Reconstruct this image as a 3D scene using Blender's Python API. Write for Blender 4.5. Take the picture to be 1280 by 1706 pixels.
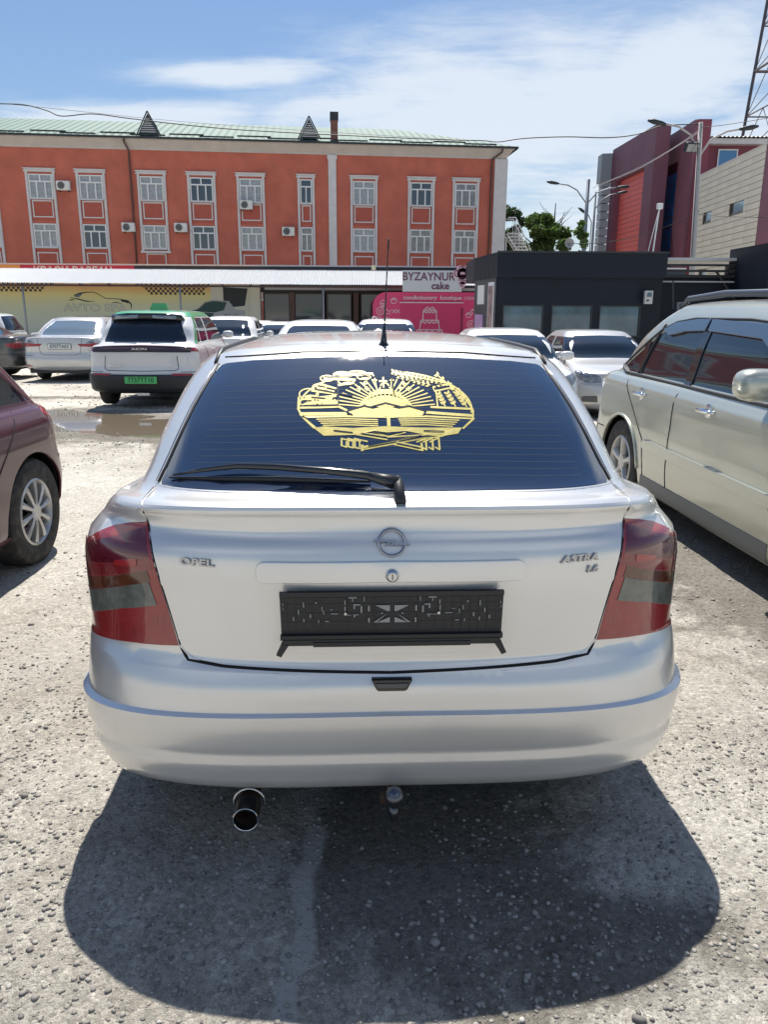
import bpy, math, random
import numpy as np
from mathutils import Vector, geometry, Matrix
R = math.radians
random.seed(7); rng = np.random.default_rng(7)
for o in list(bpy.data.objects): bpy.data.objects.remove(o)
scn = bpy.context.scene
COL = scn.collection
# ------------------------------------------------------------------ camera
cam_d = bpy.data.cameras.new('camera'); cam = bpy.data.objects.new('camera', cam_d); COL.objects.link(cam)
cam_d.sensor_fit = 'HORIZONTAL'; cam_d.sensor_width = 36; cam_d.lens = 1268.1/1280*36
cam_d.clip_start = .05; cam_d.clip_end = 2000
cam.location = (0, 0, 1.496)
cam.rotation_euler = (Matrix.Rotation(R(90-14.68), 3, 'X') @ Matrix.Rotation(R(.30), 3, 'Z')).to_euler()
scn.camera = cam
# ------------------------------------------------------------------ world
SUN_EL, SUN_AZ = 61.8, 4.3          # azimuth: degrees left of straight ahead
w = bpy.data.worlds.new('World'); scn.world = w; w.use_nodes = True
nt = w.node_tree; nt.nodes.clear()
def N(t, nt_=None, **k):
    n = (nt_ or nt).nodes.new(t)
    for a, b in k.items(): setattr(n, a, b)
    return n
out = N('ShaderNodeOutputWorld'); bg = N('ShaderNodeBackground'); bg.inputs[1].default_value = .062
sky = N('ShaderNodeTexSky', sky_type='NISHITA'); sky.sun_disc = False
sky.sun_elevation = R(SUN_EL); sky.sun_rotation = R(-SUN_AZ)
sky.air_density = 1.25; sky.dust_density = .5; sky.ozone_density = 2.2
tc = N('ShaderNodeTexCoord'); sep = N('ShaderNodeSeparateXYZ')
nt.links.new(tc.outputs['Generated'], sep.inputs[0])
def M(op, a, b=None, c=None, t=None):
    t = t or nt
    n = N('ShaderNodeMath', t, operation=op)
    for i, v in enumerate((a, b, c)):
        if v is None: continue
        if isinstance(v, (int, float)): n.inputs[i].default_value = v
        else: t.links.new(v, n.inputs[i])
    return n.outputs[0]
zz = M('MAXIMUM', sep.outputs[2], .02)
zz2 = M('ADD', zz, .08)
px_ = M('DIVIDE', sep.outputs[0], zz2); py_ = M('DIVIDE', sep.outputs[1], zz2)
comb = N('ShaderNodeCombineXYZ'); nt.links.new(px_, comb.inputs[0]); nt.links.new(py_, comb.inputs[1])
def noise(scale, detail, rough, dist=0, vec=comb.outputs[0], sc=(1, 1, 1), off=(0, 0, 0)):
    mp = N('ShaderNodeMapping'); mp.inputs['Scale'].default_value = sc; mp.inputs['Location'].default_value = off
    nt.links.new(vec, mp.inputs[0])
    n = N('ShaderNodeTexNoise'); n.inputs['Scale'].default_value = scale; n.inputs['Detail'].default_value = detail
    n.inputs['Roughness'].default_value = rough; n.inputs['Distortion'].default_value = dist
    nt.links.new(mp.outputs[0], n.inputs['Vector']); return n.outputs[0]
def blob(az, el, saz, sel, rot=0):      # soft cloud region round a direction (degrees)
    a = M('ARCTAN2', sep.outputs[0], sep.outputs[1]); e = M('ARCSINE', sep.outputs[2])
    da = M('SUBTRACT', a, R(az)); de = M('SUBTRACT', e, R(el))
    c, s = math.cos(R(rot)), math.sin(R(rot))
    u = M('ADD', M('MULTIPLY', da, c), M('MULTIPLY', de, s)); v = M('SUBTRACT', M('MULTIPLY', de, c), M('MULTIPLY', da, s))
    q = M('ADD', M('POWER', M('ABSOLUTE', M('DIVIDE', u, R(saz))), 2.), M('POWER', M('ABSOLUTE', M('DIVIDE', v, R(sel))), 2.))
    return M('EXPONENT', M('MULTIPLY', q, -1.))
n1 = noise(1.5, 9, .60, .5, sc=(1, 1.0, 1), off=(3.1, 1.3, 0))
n2 = noise(5., 7, .62, .8, sc=(.55, 1.5, 1), off=(1, 7, 0))
cov = None
for b in [(7, 12.5, 18, 5.5, 4), (19, 14.5, 11, 3.8, 12), (18, 21.8, 9, 2.8, -4), (-9, 15.0, 8, .9, 4), (-2, 13.4, 8, 1.5, 8), (-17, 12, 10, 1.2, 5),
          (60, 25, 28, 10, 0), (-75, 30, 25, 8, 10), (140, 35, 40, 12, 5), (-150, 30, 35, 9, -5), (28, 8, 22, 5, 0)]:
    t_ = blob(*b); cov = t_ if cov is None else M('MAXIMUM', cov, t_)
dens = M('ADD', M('MULTIPLY', cov, 1.08), M('MULTIPLY', M('ADD', M('MULTIPLY', cov, .75), .35), M('ADD', M('MULTIPLY', M('SUBTRACT', n1, .5), 1.6), M('MULTIPLY', M('SUBTRACT', n2, .5), .8))))
mr = N('ShaderNodeMapRange', interpolation_type='SMOOTHSTEP'); nt.links.new(dens, mr.inputs[0])
mr.inputs[1].default_value = .18; mr.inputs[2].default_value = .92
haz = N('ShaderNodeMapRange'); nt.links.new(sep.outputs[2], haz.inputs[0])
haz.inputs[1].default_value = .0; haz.inputs[2].default_value = .16; haz.inputs[3].default_value = .45; haz.inputs[4].default_value = 0
fac = M('MINIMUM', M('ADD', M('MULTIPLY', mr.outputs[0], .9), haz.outputs[0]), .93)
mix = N('ShaderNodeMix', data_type='RGBA'); nt.links.new(fac, mix.inputs[0]); 
hs = N('ShaderNodeMix', data_type='RGBA', blend_type='MULTIPLY'); hs.inputs[0].default_value = 1
nt.links.new(sky.outputs[0], hs.inputs[6]); hs.inputs[7].default_value = (.86, .97, 1.12, 1)
nt.links.new(hs.outputs[2], mix.inputs[6])
mix.inputs[7].default_value = (8.4, 9.2, 10.2, 1)
nt.links.new(mix.outputs[2], bg.inputs[0]); nt.links.new(bg.outputs[0], out.inputs[0])
sun_d = bpy.data.lights.new('sun', 'SUN'); sun = bpy.data.objects.new('sun', sun_d); COL.objects.link(sun)
sun_d.energy = 5.0; sun_d.angle = R(.53); sun_d.color = (1, .95, .87)
sd = Vector((-math.sin(R(SUN_AZ))*math.cos(R(SUN_EL)), math.cos(R(SUN_AZ))*math.cos(R(SUN_EL)), math.sin(R(SUN_EL))))
sun.rotation_euler = sd.to_track_quat('Z', 'Y').to_euler()
vs = scn.view_settings; vs.view_transform = 'Standard'; vs.look = 'None'; vs.gamma = 1; vs.exposure = .6
scn.render.engine = 'CYCLES'

# ------------------------------------------------------------------ materials
MATS = {}
def mat(name, col, rough=.6, metal=0., coat=0., coat_r=.03, spec=.5, bump=0, bscale=60, var=0, vscale=3, emit=None, ior=None, trans=0, grain=None, bdist=.01, dirt=None, dirt_z=None, aniso=None, alpha=None):
    if name in MATS: return MATS[name]
    m = bpy.data.materials.new(name); m.use_nodes = True; t = m.node_tree
    b = t.nodes['Principled BSDF']
    b.inputs['Base Color'].default_value = (*col, 1); b.inputs['Roughness'].default_value = rough
    b.inputs['Metallic'].default_value = metal; b.inputs['Coat Weight'].default_value = coat
    b.inputs['Coat Roughness'].default_value = coat_r; b.inputs['Specular IOR Level'].default_value = spec
    if ior: b.inputs['IOR'].default_value = ior
    b.inputs['Transmission Weight'].default_value = trans
    if alpha is not None: b.inputs['Alpha'].default_value = alpha
    if emit: b.inputs['Emission Color'].default_value = (*emit[0], 1); b.inputs['Emission Strength'].default_value = emit[1]
    cd = t.nodes.new('ShaderNodeTexCoord')
    if var:
        n = t.nodes.new('ShaderNodeTexNoise'); n.inputs['Scale'].default_value = vscale; n.inputs['Detail'].default_value = 6; n.inputs['Roughness'].default_value = .62
        t.links.new(cd.outputs['Object'], n.inputs['Vector'])
        r = t.nodes.new('ShaderNodeMapRange'); t.links.new(n.outputs[0], r.inputs[0])
        r.inputs[1].default_value = .3; r.inputs[2].default_value = .7; r.inputs[3].default_value = 1-var; r.inputs[4].default_value = 1+var
        h = t.nodes.new('ShaderNodeHueSaturation'); h.inputs['Color'].default_value = (*col, 1); t.links.new(r.outputs[0], h.inputs['Value'])
        last = h.outputs[0]
        if dirt:
            n2_ = t.nodes.new('ShaderNodeTexNoise'); n2_.inputs['Scale'].default_value = vscale*2.3; n2_.inputs['Detail'].default_value = 8; n2_.inputs['Roughness'].default_value = .7
            t.links.new(cd.outputs['Object'], n2_.inputs['Vector'])
            r2 = t.nodes.new('ShaderNodeMapRange'); t.links.new(n2_.outputs[0], r2.inputs[0]); r2.inputs[1].default_value = .48; r2.inputs[2].default_value = .75; r2.inputs[4].default_value = dirt[1]
            mx = t.nodes.new('ShaderNodeMix'); mx.data_type = 'RGBA'; t.links.new(r2.outputs[0], mx.inputs[0]); t.links.new(last, mx.inputs[6]); mx.inputs[7].default_value = (*dirt[0], 1); last = mx.outputs[2]
        t.links.new(last, b.inputs['Base Color'])
    if bump:
        n = t.nodes.new('ShaderNodeTexNoise'); n.inputs['Scale'].default_value = bscale; n.inputs['Detail'].default_value = 5
        t.links.new(cd.outputs['Object'], n.inputs['Vector'])
        bp = t.nodes.new('ShaderNodeBump'); bp.inputs['Strength'].default_value = bump; bp.inputs['Distance'].default_value = bdist
        t.links.new(n.outputs[0], bp.inputs['Height']); t.links.new(bp.outputs[0], b.inputs['Normal'])
    MATS[name] = m; return m
def paint(name, col, metal=.0, rough=.3, coat=1.0, flake=.0, dust=.12, dustcol=(.42, .37, .30)):
    """car paint: clear coat, slight orange peel, a film of dust"""
    if name in MATS: return MATS[name]
    m = bpy.data.materials.new(name); m.use_nodes = True; t = m.node_tree; b = t.nodes['Principled BSDF']
    b.inputs['Metallic'].default_value = metal; b.inputs['Roughness'].default_value = rough
    b.inputs['Coat Weight'].default_value = coat; b.inputs['Coat Roughness'].default_value = .035
    cd = t.nodes.new('ShaderNodeTexCoord')
    n = t.nodes.new('ShaderNodeTexNoise'); n.inputs['Scale'].default_value = 2.3; n.inputs['Detail'].default_value = 9; n.inputs['Roughness'].default_value = .68
    t.links.new(cd.outputs['Object'], n.inputs['Vector'])
    r = t.nodes.new('ShaderNodeMapRange'); t.links.new(n.outputs[0], r.inputs[0]); r.inputs[1].default_value = .42; r.inputs[2].default_value = .8; r.inputs[4].default_value = dust*1.6
    mx = t.nodes.new('ShaderNodeMix'); mx.data_type = 'RGBA'; t.links.new(r.outputs[0], mx.inputs[0]); mx.inputs[6].default_value = (*col, 1); mx.inputs[7].default_value = (*dustcol, 1)
    t.links.new(mx.outputs[2], b.inputs['Base Color'])
    r3 = t.nodes.new('ShaderNodeMapRange'); t.links.new(n.outputs[0], r3.inputs[0]); r3.inputs[1].default_value = .35; r3.inputs[2].default_value = .8
    r3.inputs[3].default_value = .02; r3.inputs[4].default_value = .02+dust
    t.links.new(r3.outputs[0], b.inputs['Coat Roughness'])
    n2_ = t.nodes.new('ShaderNodeTexNoise'); n2_.inputs['Scale'].default_value = 130; n2_.inputs['Detail'].default_value = 2
    t.links.new(cd.outputs['Object'], n2_.inputs['Vector'])
    bp = t.nodes.new('ShaderNodeBump'); bp.inputs['Strength'].default_value = .035; bp.inputs['Distance'].default_value = .004
    t.links.new(n2_.outputs[0], bp.inputs['Height']); t.links.new(bp.outputs[0], b.inputs['Coat Normal'])
    MATS[name] = m; return m

# ------------------------------------------------------------------ object helpers
def tag(o, label=None, cat=None, group=None, kind=None):
    if label: o['label'] = label
    if cat: o['category'] = cat
    if group: o['group'] = group
    if kind: o['kind'] = kind
    return o
def thing(name, label, cat, loc=(0, 0, 0), rz=0, group=None):
    o = bpy.data.objects.new(name, None); COL.objects.link(o); o.location = loc; o.rotation_euler = (0, 0, rz); o.empty_display_size = .2
    return tag(o, label, cat, group)
def mesh(name, V, F, m, parent=None, smooth=False, normals=None, kind=None, mats=None, mi=None):
    me = bpy.data.meshes.new(name); me.from_pydata([tuple(v) for v in V], [], [tuple(f) for f in F])
    for q in (mats or [m]): me.materials.append(q)
    if mi is not None: me.polygons.foreach_set('material_index', mi)
    if smooth: me.polygons.foreach_set('use_smooth', [True]*len(me.polygons))
    me.update()
    if normals is not None: me.normals_split_custom_set_from_vertices([tuple(n) for n in normals])
    o = bpy.data.objects.new(name, me); COL.objects.link(o)
    if parent is not None: o.parent = parent
    if kind: o['kind'] = kind
    return o
def link(name, me, parent, loc=(0, 0, 0), rot=(0, 0, 0), sc=(1, 1, 1)):
    o = bpy.data.objects.new(name, me); COL.objects.link(o); o.parent = parent; o.location = loc; o.rotation_euler = rot; o.scale = sc; return o
def copy_tree(o, parent=None):
    c = o.copy(); COL.objects.link(c)
    if parent: c.parent = parent
    for ch in list(o.children): copy_tree(ch, c)
    return c
class MB:
    def __init__(s): s.V = []; s.F = []; s.mi = []; s.m = 0
    def add(s, V, F):
        b = len(s.V); s.V += [tuple(v) for v in V]; s.F += [tuple(i+b for i in f) for f in F]; s.mi += [s.m]*len(F)
    def box(s, x0, x1, y0, y1, z0, z1, bev=0):
        if bev:
            b = bev; ps = []
            V = []; 
            for z, k in ((z0, b), (z0+b, 0), (z1-b, 0), (z1, b)):
                V += [(x0+k, y0+k*0+b*(k == 0)*0+(k), z) for _ in ()]
                V += [(x0+b+k*0, y0+k, z), (x1-b, y0+k, z), (x1-k, y0+b, z), (x1-k, y1-b, z), (x1-b, y1-k, z), (x0+b, y1-k, z), (x0+k, y1-b, z), (x0+k, y0+b, z)]
            F = [tuple(range(7, -1, -1)), tuple(range(24, 32))]
            for r in range(3):
                for i in range(8): F.append((r*8+i, r*8+(i+1) % 8, r*8+8+(i+1) % 8, r*8+8+i))
            s.add(V, F); return s
        s.add([(x0, y0, z0), (x1, y0, z0), (x1, y1, z0), (x0, y1, z0), (x0, y0, z1), (x1, y0, z1), (x1, y1, z1), (x0, y1, z1)],
              [(0, 3, 2, 1), (4, 5, 6, 7), (0, 1, 5, 4), (1, 2, 6, 5), (2, 3, 7, 6), (3, 0, 4, 7)]); return s
    def tube(s, pts, r, n=8, caps=True, rs=None):
        pts = [Vector(p) for p in pts]; V = []; F = []
        up = Vector((0, 0, 1))
        for i, p in enumerate(pts):
            d = (pts[min(i+1, len(pts)-1)]-pts[max(i-1, 0)]).normalized()
            a = d.cross(up)
            if a.length < .05: a = d.cross(Vector((1, 0, 0)))
            a.normalize(); b = a.cross(d).normalized()
            if i and (a.dot(pa) < 0): a, b = -a, -b
            pa = a; rr = rs[i] if rs else r
            for k in range(n):
                t = 2*math.pi*k/n; V.append(p+a*math.cos(t)*rr+b*math.sin(t)*rr)
        for i in range(len(pts)-1):
            for k in range(n): F.append((i*n+k, i*n+(k+1) % n, (i+1)*n+(k+1) % n, (i+1)*n+k))
        if caps: F.append(tuple(range(n-1, -1, -1))); F.append(tuple(range((len(pts)-1)*n, len(pts)*n)))
        s.add(V, F); return s
    def lathe(s, prof, n=24, axis='z', c=(0, 0, 0), closed=False):
        V = []; F = []
        for (r, h) in prof:
            for k in range(n):
                t = 2*math.pi*k/n; x, y = r*math.cos(t), r*math.sin(t)
                V.append((c[0]+x, c[1]+y, c[2]+h) if axis == 'z' else (c[0]+h, c[1]+x, c[2]+y) if axis == 'x' else (c[0]+y, c[1]+h, c[2]+x))
        m_ = len(prof)
        for i in range(m_-(0 if closed else 1)):
            j = (i+1) % m_
            for k in range(n): F.append((i*n+k, i*n+(k+1) % n, j*n+(k+1) % n, j*n+k))
        s.add(V, F); return s
    def prism(s, poly, y0, y1, axis='y'):      # polygon in (a,b): axis y -> (x,z); x -> (y,z); z -> (x,y)
        f = {'y': lambda a, b, h: (a, h, b), 'x': lambda a, b, h: (h, a, b), 'z': lambda a, b, h: (a, b, h)}[axis]
        n = len(poly); V = [f(a, b, y0) for a, b in poly]+[f(a, b, y1) for a, b in poly]
        s.add(V, [tuple(range(n-1, -1, -1)), tuple(range(n, 2*n))]+[(i, (i+1) % n, n+(i+1) % n, n+i) for i in range(n)]); return s
    def quad(s, a, b, c, d): s.add([a, b, c, d], [(0, 1, 2, 3)]); return s
    def build(s, name, m, parent=None, smooth=False, kind=None, mats=None, ang=None):
        o = mesh(name, s.V, s.F, m, parent, smooth=smooth, kind=kind, mats=mats, mi=s.mi if mats else None)
        import bmesh
        b = bmesh.new(); b.from_mesh(o.data); bmesh.ops.recalc_face_normals(b, faces=b.faces); b.to_mesh(o.data); b.free()
        if ang:
            o.data.polygons.foreach_set('use_smooth', [True]*len(o.data.polygons))
            o.data.set_sharp_from_angle(angle=R(ang))
        return o
def bx(name, m, parent, *a, bev=0, **k): return MB().box(*a, bev=bev).build(name, m, parent, **k)
def text(name, s, size, m, parent=None, loc=(0, 0, 0), rot=(R(90), 0, 0), ext=.002, shear=0, sx=1, align='CENTER', bold=0, bevel=0, spacing=1):
    cu = bpy.data.curves.new('t', 'FONT'); cu.body = s; cu.size = size; cu.extrude = ext; cu.shear = shear; cu.align_x = align; cu.align_y = 'CENTER'
    cu.offset = bold; cu.bevel_depth = bevel; cu.space_character = spacing; cu.resolution_u = 3
    o = bpy.data.objects.new('t', cu); COL.objects.link(o)
    dg = bpy.context.evaluated_depsgraph_get(); me = bpy.data.meshes.new_from_object(o.evaluated_get(dg)); bpy.data.objects.remove(o)
    me.materials.clear(); me.materials.append(m)
    r = bpy.data.objects.new(name, me); COL.objects.link(r); r.parent = parent; r.location = loc; r.rotation_euler = rot; r.scale = (sx, 1, 1); return r
def G(x, y):                      # the yard falls gently away from the viewer and to the right
    x = np.asarray(x, float); y = np.asarray(y, float); k = np.clip((y-3.4)/7.5, 0, 1)
    return -.010*np.clip(y-6, 0, 24)-.04*np.clip(x, 0, 5)*k*k*(3-2*k)

# ------------------------------------------------------------------ lofted car skin
class Skin:
    """stack of plan-view rings; u = metric distance round the car from rear centre, v = metric height round the section"""
    NU = 240
    def __init__(s, rings):
        T = []
        for r in rings:
            Rr, F, W = r['R'], r['F'], r['W']; pr, pf = r.get('pr', 2.6), r.get('pf', 2.4)
            L = F-Rr; Cr = min(r.get('Cr', .45), L*.45); Cf = min(r.get('Cf', .6), L*.45)
            def corner(p, C):
                a = np.linspace(0, np.pi/2, 600); x = W*np.sin(a)**(2/p); y = C*(1-np.cos(a)**(2/p))
                d = np.concatenate([[0], np.cumsum(np.hypot(np.diff(x), np.diff(y)))]); t = np.linspace(0, d[-1], s.NU+1)
                return np.interp(t, d, x), np.interp(t, d, y)
            xr, yr = corner(pr, Cr); xf, yf = corner(pf, Cf)
            ys = np.linspace(Rr+Cr, F-Cf, s.NU+1)
            X = np.concatenate([xr, np.full(s.NU-1, W), xf[::-1]]); Y = np.concatenate([Rr+yr, ys[1:-1], (F-yf)[::-1]])
            t = (Y-Rr)/max(L, 1e-6)
            bul = r.get('bul', .0); X = X*(1-bul*(2*t-1)**2*np.clip((t)/.15, 0, 1)*1.0)
            zr, zm, zf = r['z'] if isinstance(r['z'], (tuple, list)) else (r['z'],)*3
            Z = zr*(1-t)*(1-2*t)+4*zm*t*(1-t)+zf*t*(2*t-1)
            if 'zp' in r: Z = np.interp(Y, [q[0] for q in r['zp']], [q[1] for q in r['zp']])
            if W > 1e-4: Z = Z+r.get('zc', 0)*(X/W)**2*np.clip(1-(Y-Rr)/1.2, 0, 1)
            T.append(np.stack([X, Y, Z], 1))
        s.T = np.array(T); nl = len(T)
        a = s.T[:, s.NU//2]; b = s.T[:, s.NU+s.NU//2]
        dd = .5*(np.linalg.norm(np.diff(a, axis=0), axis=1)+np.linalg.norm(np.diff(b, axis=0), axis=1))+1e-4
        s.v = np.concatenate([[0], np.cumsum(dd)])
        D = np.diff(s.T, axis=0)/dd[:, None, None]
        ti = np.zeros_like(s.T); to = np.zeros_like(s.T)
        ti[0] = to[0] = D[0]; ti[-1] = to[-1] = D[-1]
        for i in range(1, nl-1):
            if rings[i].get('c'): ti[i] = D[i-1]; to[i] = D[i]; continue
            h0, h1 = dd[i-1], dd[i]; m_ = (D[i-1]*h1+D[i]*h0)/(h0+h1)
            lim = 2.5*np.minimum(abs(D[i-1]), abs(D[i])); same = (D[i-1]*D[i]) > 0
            m_ = np.where(same, np.sign(m_)*np.minimum(abs(m_), lim), m_*0.)
            ti[i] = to[i] = m_
        s.ti, s.to = ti, to; s.cr = [s.v[i] for i in range(1, nl-1) if rings[i].get('c')]
        ref = s.T[int(np.argmax([r['W'] for r in rings]))]
        q = s.NU; L1, L2, L3 = [np.linalg.norm(np.diff(ref[i*q:(i+1)*q+1], axis=0), axis=1).sum() for i in range(3)]
        s.uq = np.array([0, L1, L1+L2, L1+L2+L3]); s.umax = s.uq[3]; s.vmax = s.v[-1]
    def S(s, u, v):
        u = np.asarray(u, float); v = np.asarray(v, float); sg = np.where(u < 0, -1., 1.); u = np.abs(u)
        sg = np.where(u > s.umax, -sg, sg); u = np.where(u > s.umax, 2*s.umax-u, u)
        ui = np.clip(np.interp(u, s.uq, [0, s.NU, 2*s.NU, 3*s.NU]), 0, 3*s.NU-1e-6); i0 = ui.astype(int); fu = (ui-i0)[..., None]
        vv = np.clip(v, 0, s.vmax-1e-9); j = np.clip(np.searchsorted(s.v, vv, side='right')-1, 0, len(s.v)-2)
        h = (s.v[j+1]-s.v[j])[..., None]; t = ((vv-s.v[j])[..., None])/h
        def g(A, jj): return A[jj, i0]*(1-fu)+A[jj, i0+1]*fu
        P = (2*t**3-3*t**2+1)*g(s.T, j)+(t**3-2*t**2+t)*h*g(s.to, j)+(-2*t**3+3*t**2)*g(s.T, j+1)+(t**3-t**2)*h*g(s.ti, j+1)
        P = P.copy(); P[..., 0] *= sg; return P
    def Nrm(s, u, v, eu=.012, ev=.0006):
        v = np.clip(v, ev, s.vmax-ev)
        a = s.S(u+eu, v)-s.S(u-eu, v); b = s.S(u, v+ev)-s.S(u, v-ev)
        n = np.cross(a, b); l = np.linalg.norm(n, axis=-1, keepdims=True); return n/np.maximum(l, 1e-9)
    AX = {'r': (0, 2), 's': (1, 2), 'f': (0, 2), 't': (0, 1)}
    def inv(s, view, pts):
        if view == 'S':
            q = s.inv('s', pts); q[:, 0] *= -1; return q
        pts = np.asarray(pts, float); sg = np.where(pts[:, 0] < 0, -1., 1.) if view != 's' else np.ones(len(pts))
        P = pts.copy()
        if view != 's': P[:, 0] = abs(P[:, 0])
        lo, hi = {'r': (0, s.uq[1]*1.25), 's': (s.uq[1]*.35, s.umax-(s.umax-s.uq[2])*.35), 'f': (s.uq[2]-.2, s.umax), 't': (0, s.umax)}[view]
        key = '_g'+view
        if not hasattr(s, key):
            U, V = np.meshgrid(np.linspace(lo, hi, 140), np.linspace(0 if view != 't' else s.vmax*.5, s.vmax, 160)); 
            setattr(s, key, (U.ravel(), V.ravel(), s.S(U.ravel(), V.ravel())[:, list(s.AX[view])]))
        U, V, Q = getattr(s, key); ax = list(s.AX[view])
        k = np.array([np.argmin(((Q-p)**2).sum(1)) for p in P]); u = U[k].copy(); v = V[k].copy(); e = 1e-4
        for _ in range(14):
            f0 = s.S(u, v)[:, ax]-P; a = (s.S(u+e, v)[:, ax]-s.S(u-e, v)[:, ax])/(2*e); b = (s.S(u, v+e)[:, ax]-s.S(u, v-e)[:, ax])/(2*e)
            det = a[:, 0]*b[:, 1]-a[:, 1]*b[:, 0]; det = np.where(abs(det) < 1e-3, np.sign(det+1e-12)*1e-3, det)
            du = (f0[:, 0]*b[:, 1]-f0[:, 1]*b[:, 0])/det; dv = (a[:, 0]*f0[:, 1]-a[:, 1]*f0[:, 0])/det
            u = np.clip(u-np.clip(du, -.05, .05), lo, hi); v = np.clip(v-np.clip(dv, -.05, .05), 0, s.vmax)
        if view == 'f': return np.stack([np.where(sg < 0, 2*s.umax-u, u), v], 1)
        return np.stack([u*sg, v], 1)
    def path(s, pts, ds=.04, closed=True):
        """pts: list of (view,a,b[,radius]); returns uv polyline"""
        n = len(pts); outp = []
        # rounding in projection space
        ex = []
        for i in range(n):
            p = pts[i]; r = p[3] if len(p) > 3 else 0
            pv, nx = pts[i-1], pts[(i+1) % n]
            if r and pv[0] == p[0] == nx[0] and (closed or 0 < i < n-1):
                P = np.array(p[1:3]); A = np.array(pv[1:3]); B = np.array(nx[1:3]); la, lb = np.linalg.norm(A-P), np.linalg.norm(B-P)
                d = min(r, la*.48, lb*.48); a = P+(A-P)/la*d; b = P+(B-P)/lb*d
                for t in np.linspace(0, 1, 6): ex.append((p[0], *((1-t)**2*a+2*t*(1-t)*P+t*t*b)))
            else: ex.append(tuple(p[:3]))
        m_ = len(ex); uvc = []
        for p in ex: uvc.append(np.array(p[1:3]) if p[0] == 'u' else s.inv(p[0], [p[1:3]])[0])
        for i in range(m_ if closed else m_-1):
            p, q = ex[i], ex[(i+1) % m_]
            if p[0] == q[0] and p[0] != 'u':
                k = max(1, int(math.hypot(p[1]-q[1], p[2]-q[2])/ds)); 
                tt = np.linspace(0, 1, k+1)[1:-1]
                outp.append(uvc[i])
                if len(tt):
                    pp = np.array([[p[1]*(1-t)+q[1]*t, p[2]*(1-t)+q[2]*t] for t in tt]); outp += list(s.inv(p[0], pp))
            else:
                k = max(1, int(np.linalg.norm(uvc[i]-uvc[(i+1) % m_])/ds)); 
                for t in np.linspace(0, 1, k+1)[:-1]: outp.append(uvc[i]*(1-t)+uvc[(i+1) % m_]*t)
        if not closed: outp.append(uvc[-1])
        return np.array(outp)
def inpoly(P, poly):
    x, y = P[:, 0], P[:, 1]; c = np.zeros(len(P), bool); n = len(poly); j = n-1
    for i in range(n):
        xi, yi = poly[i]; xj, yj = poly[j]
        if yi != yj: c ^= ((yi > y) != (yj > y)) & (x < (xj-xi)*(y-yi)/(yj-yi)+xi)
        j = i
    return c
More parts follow.
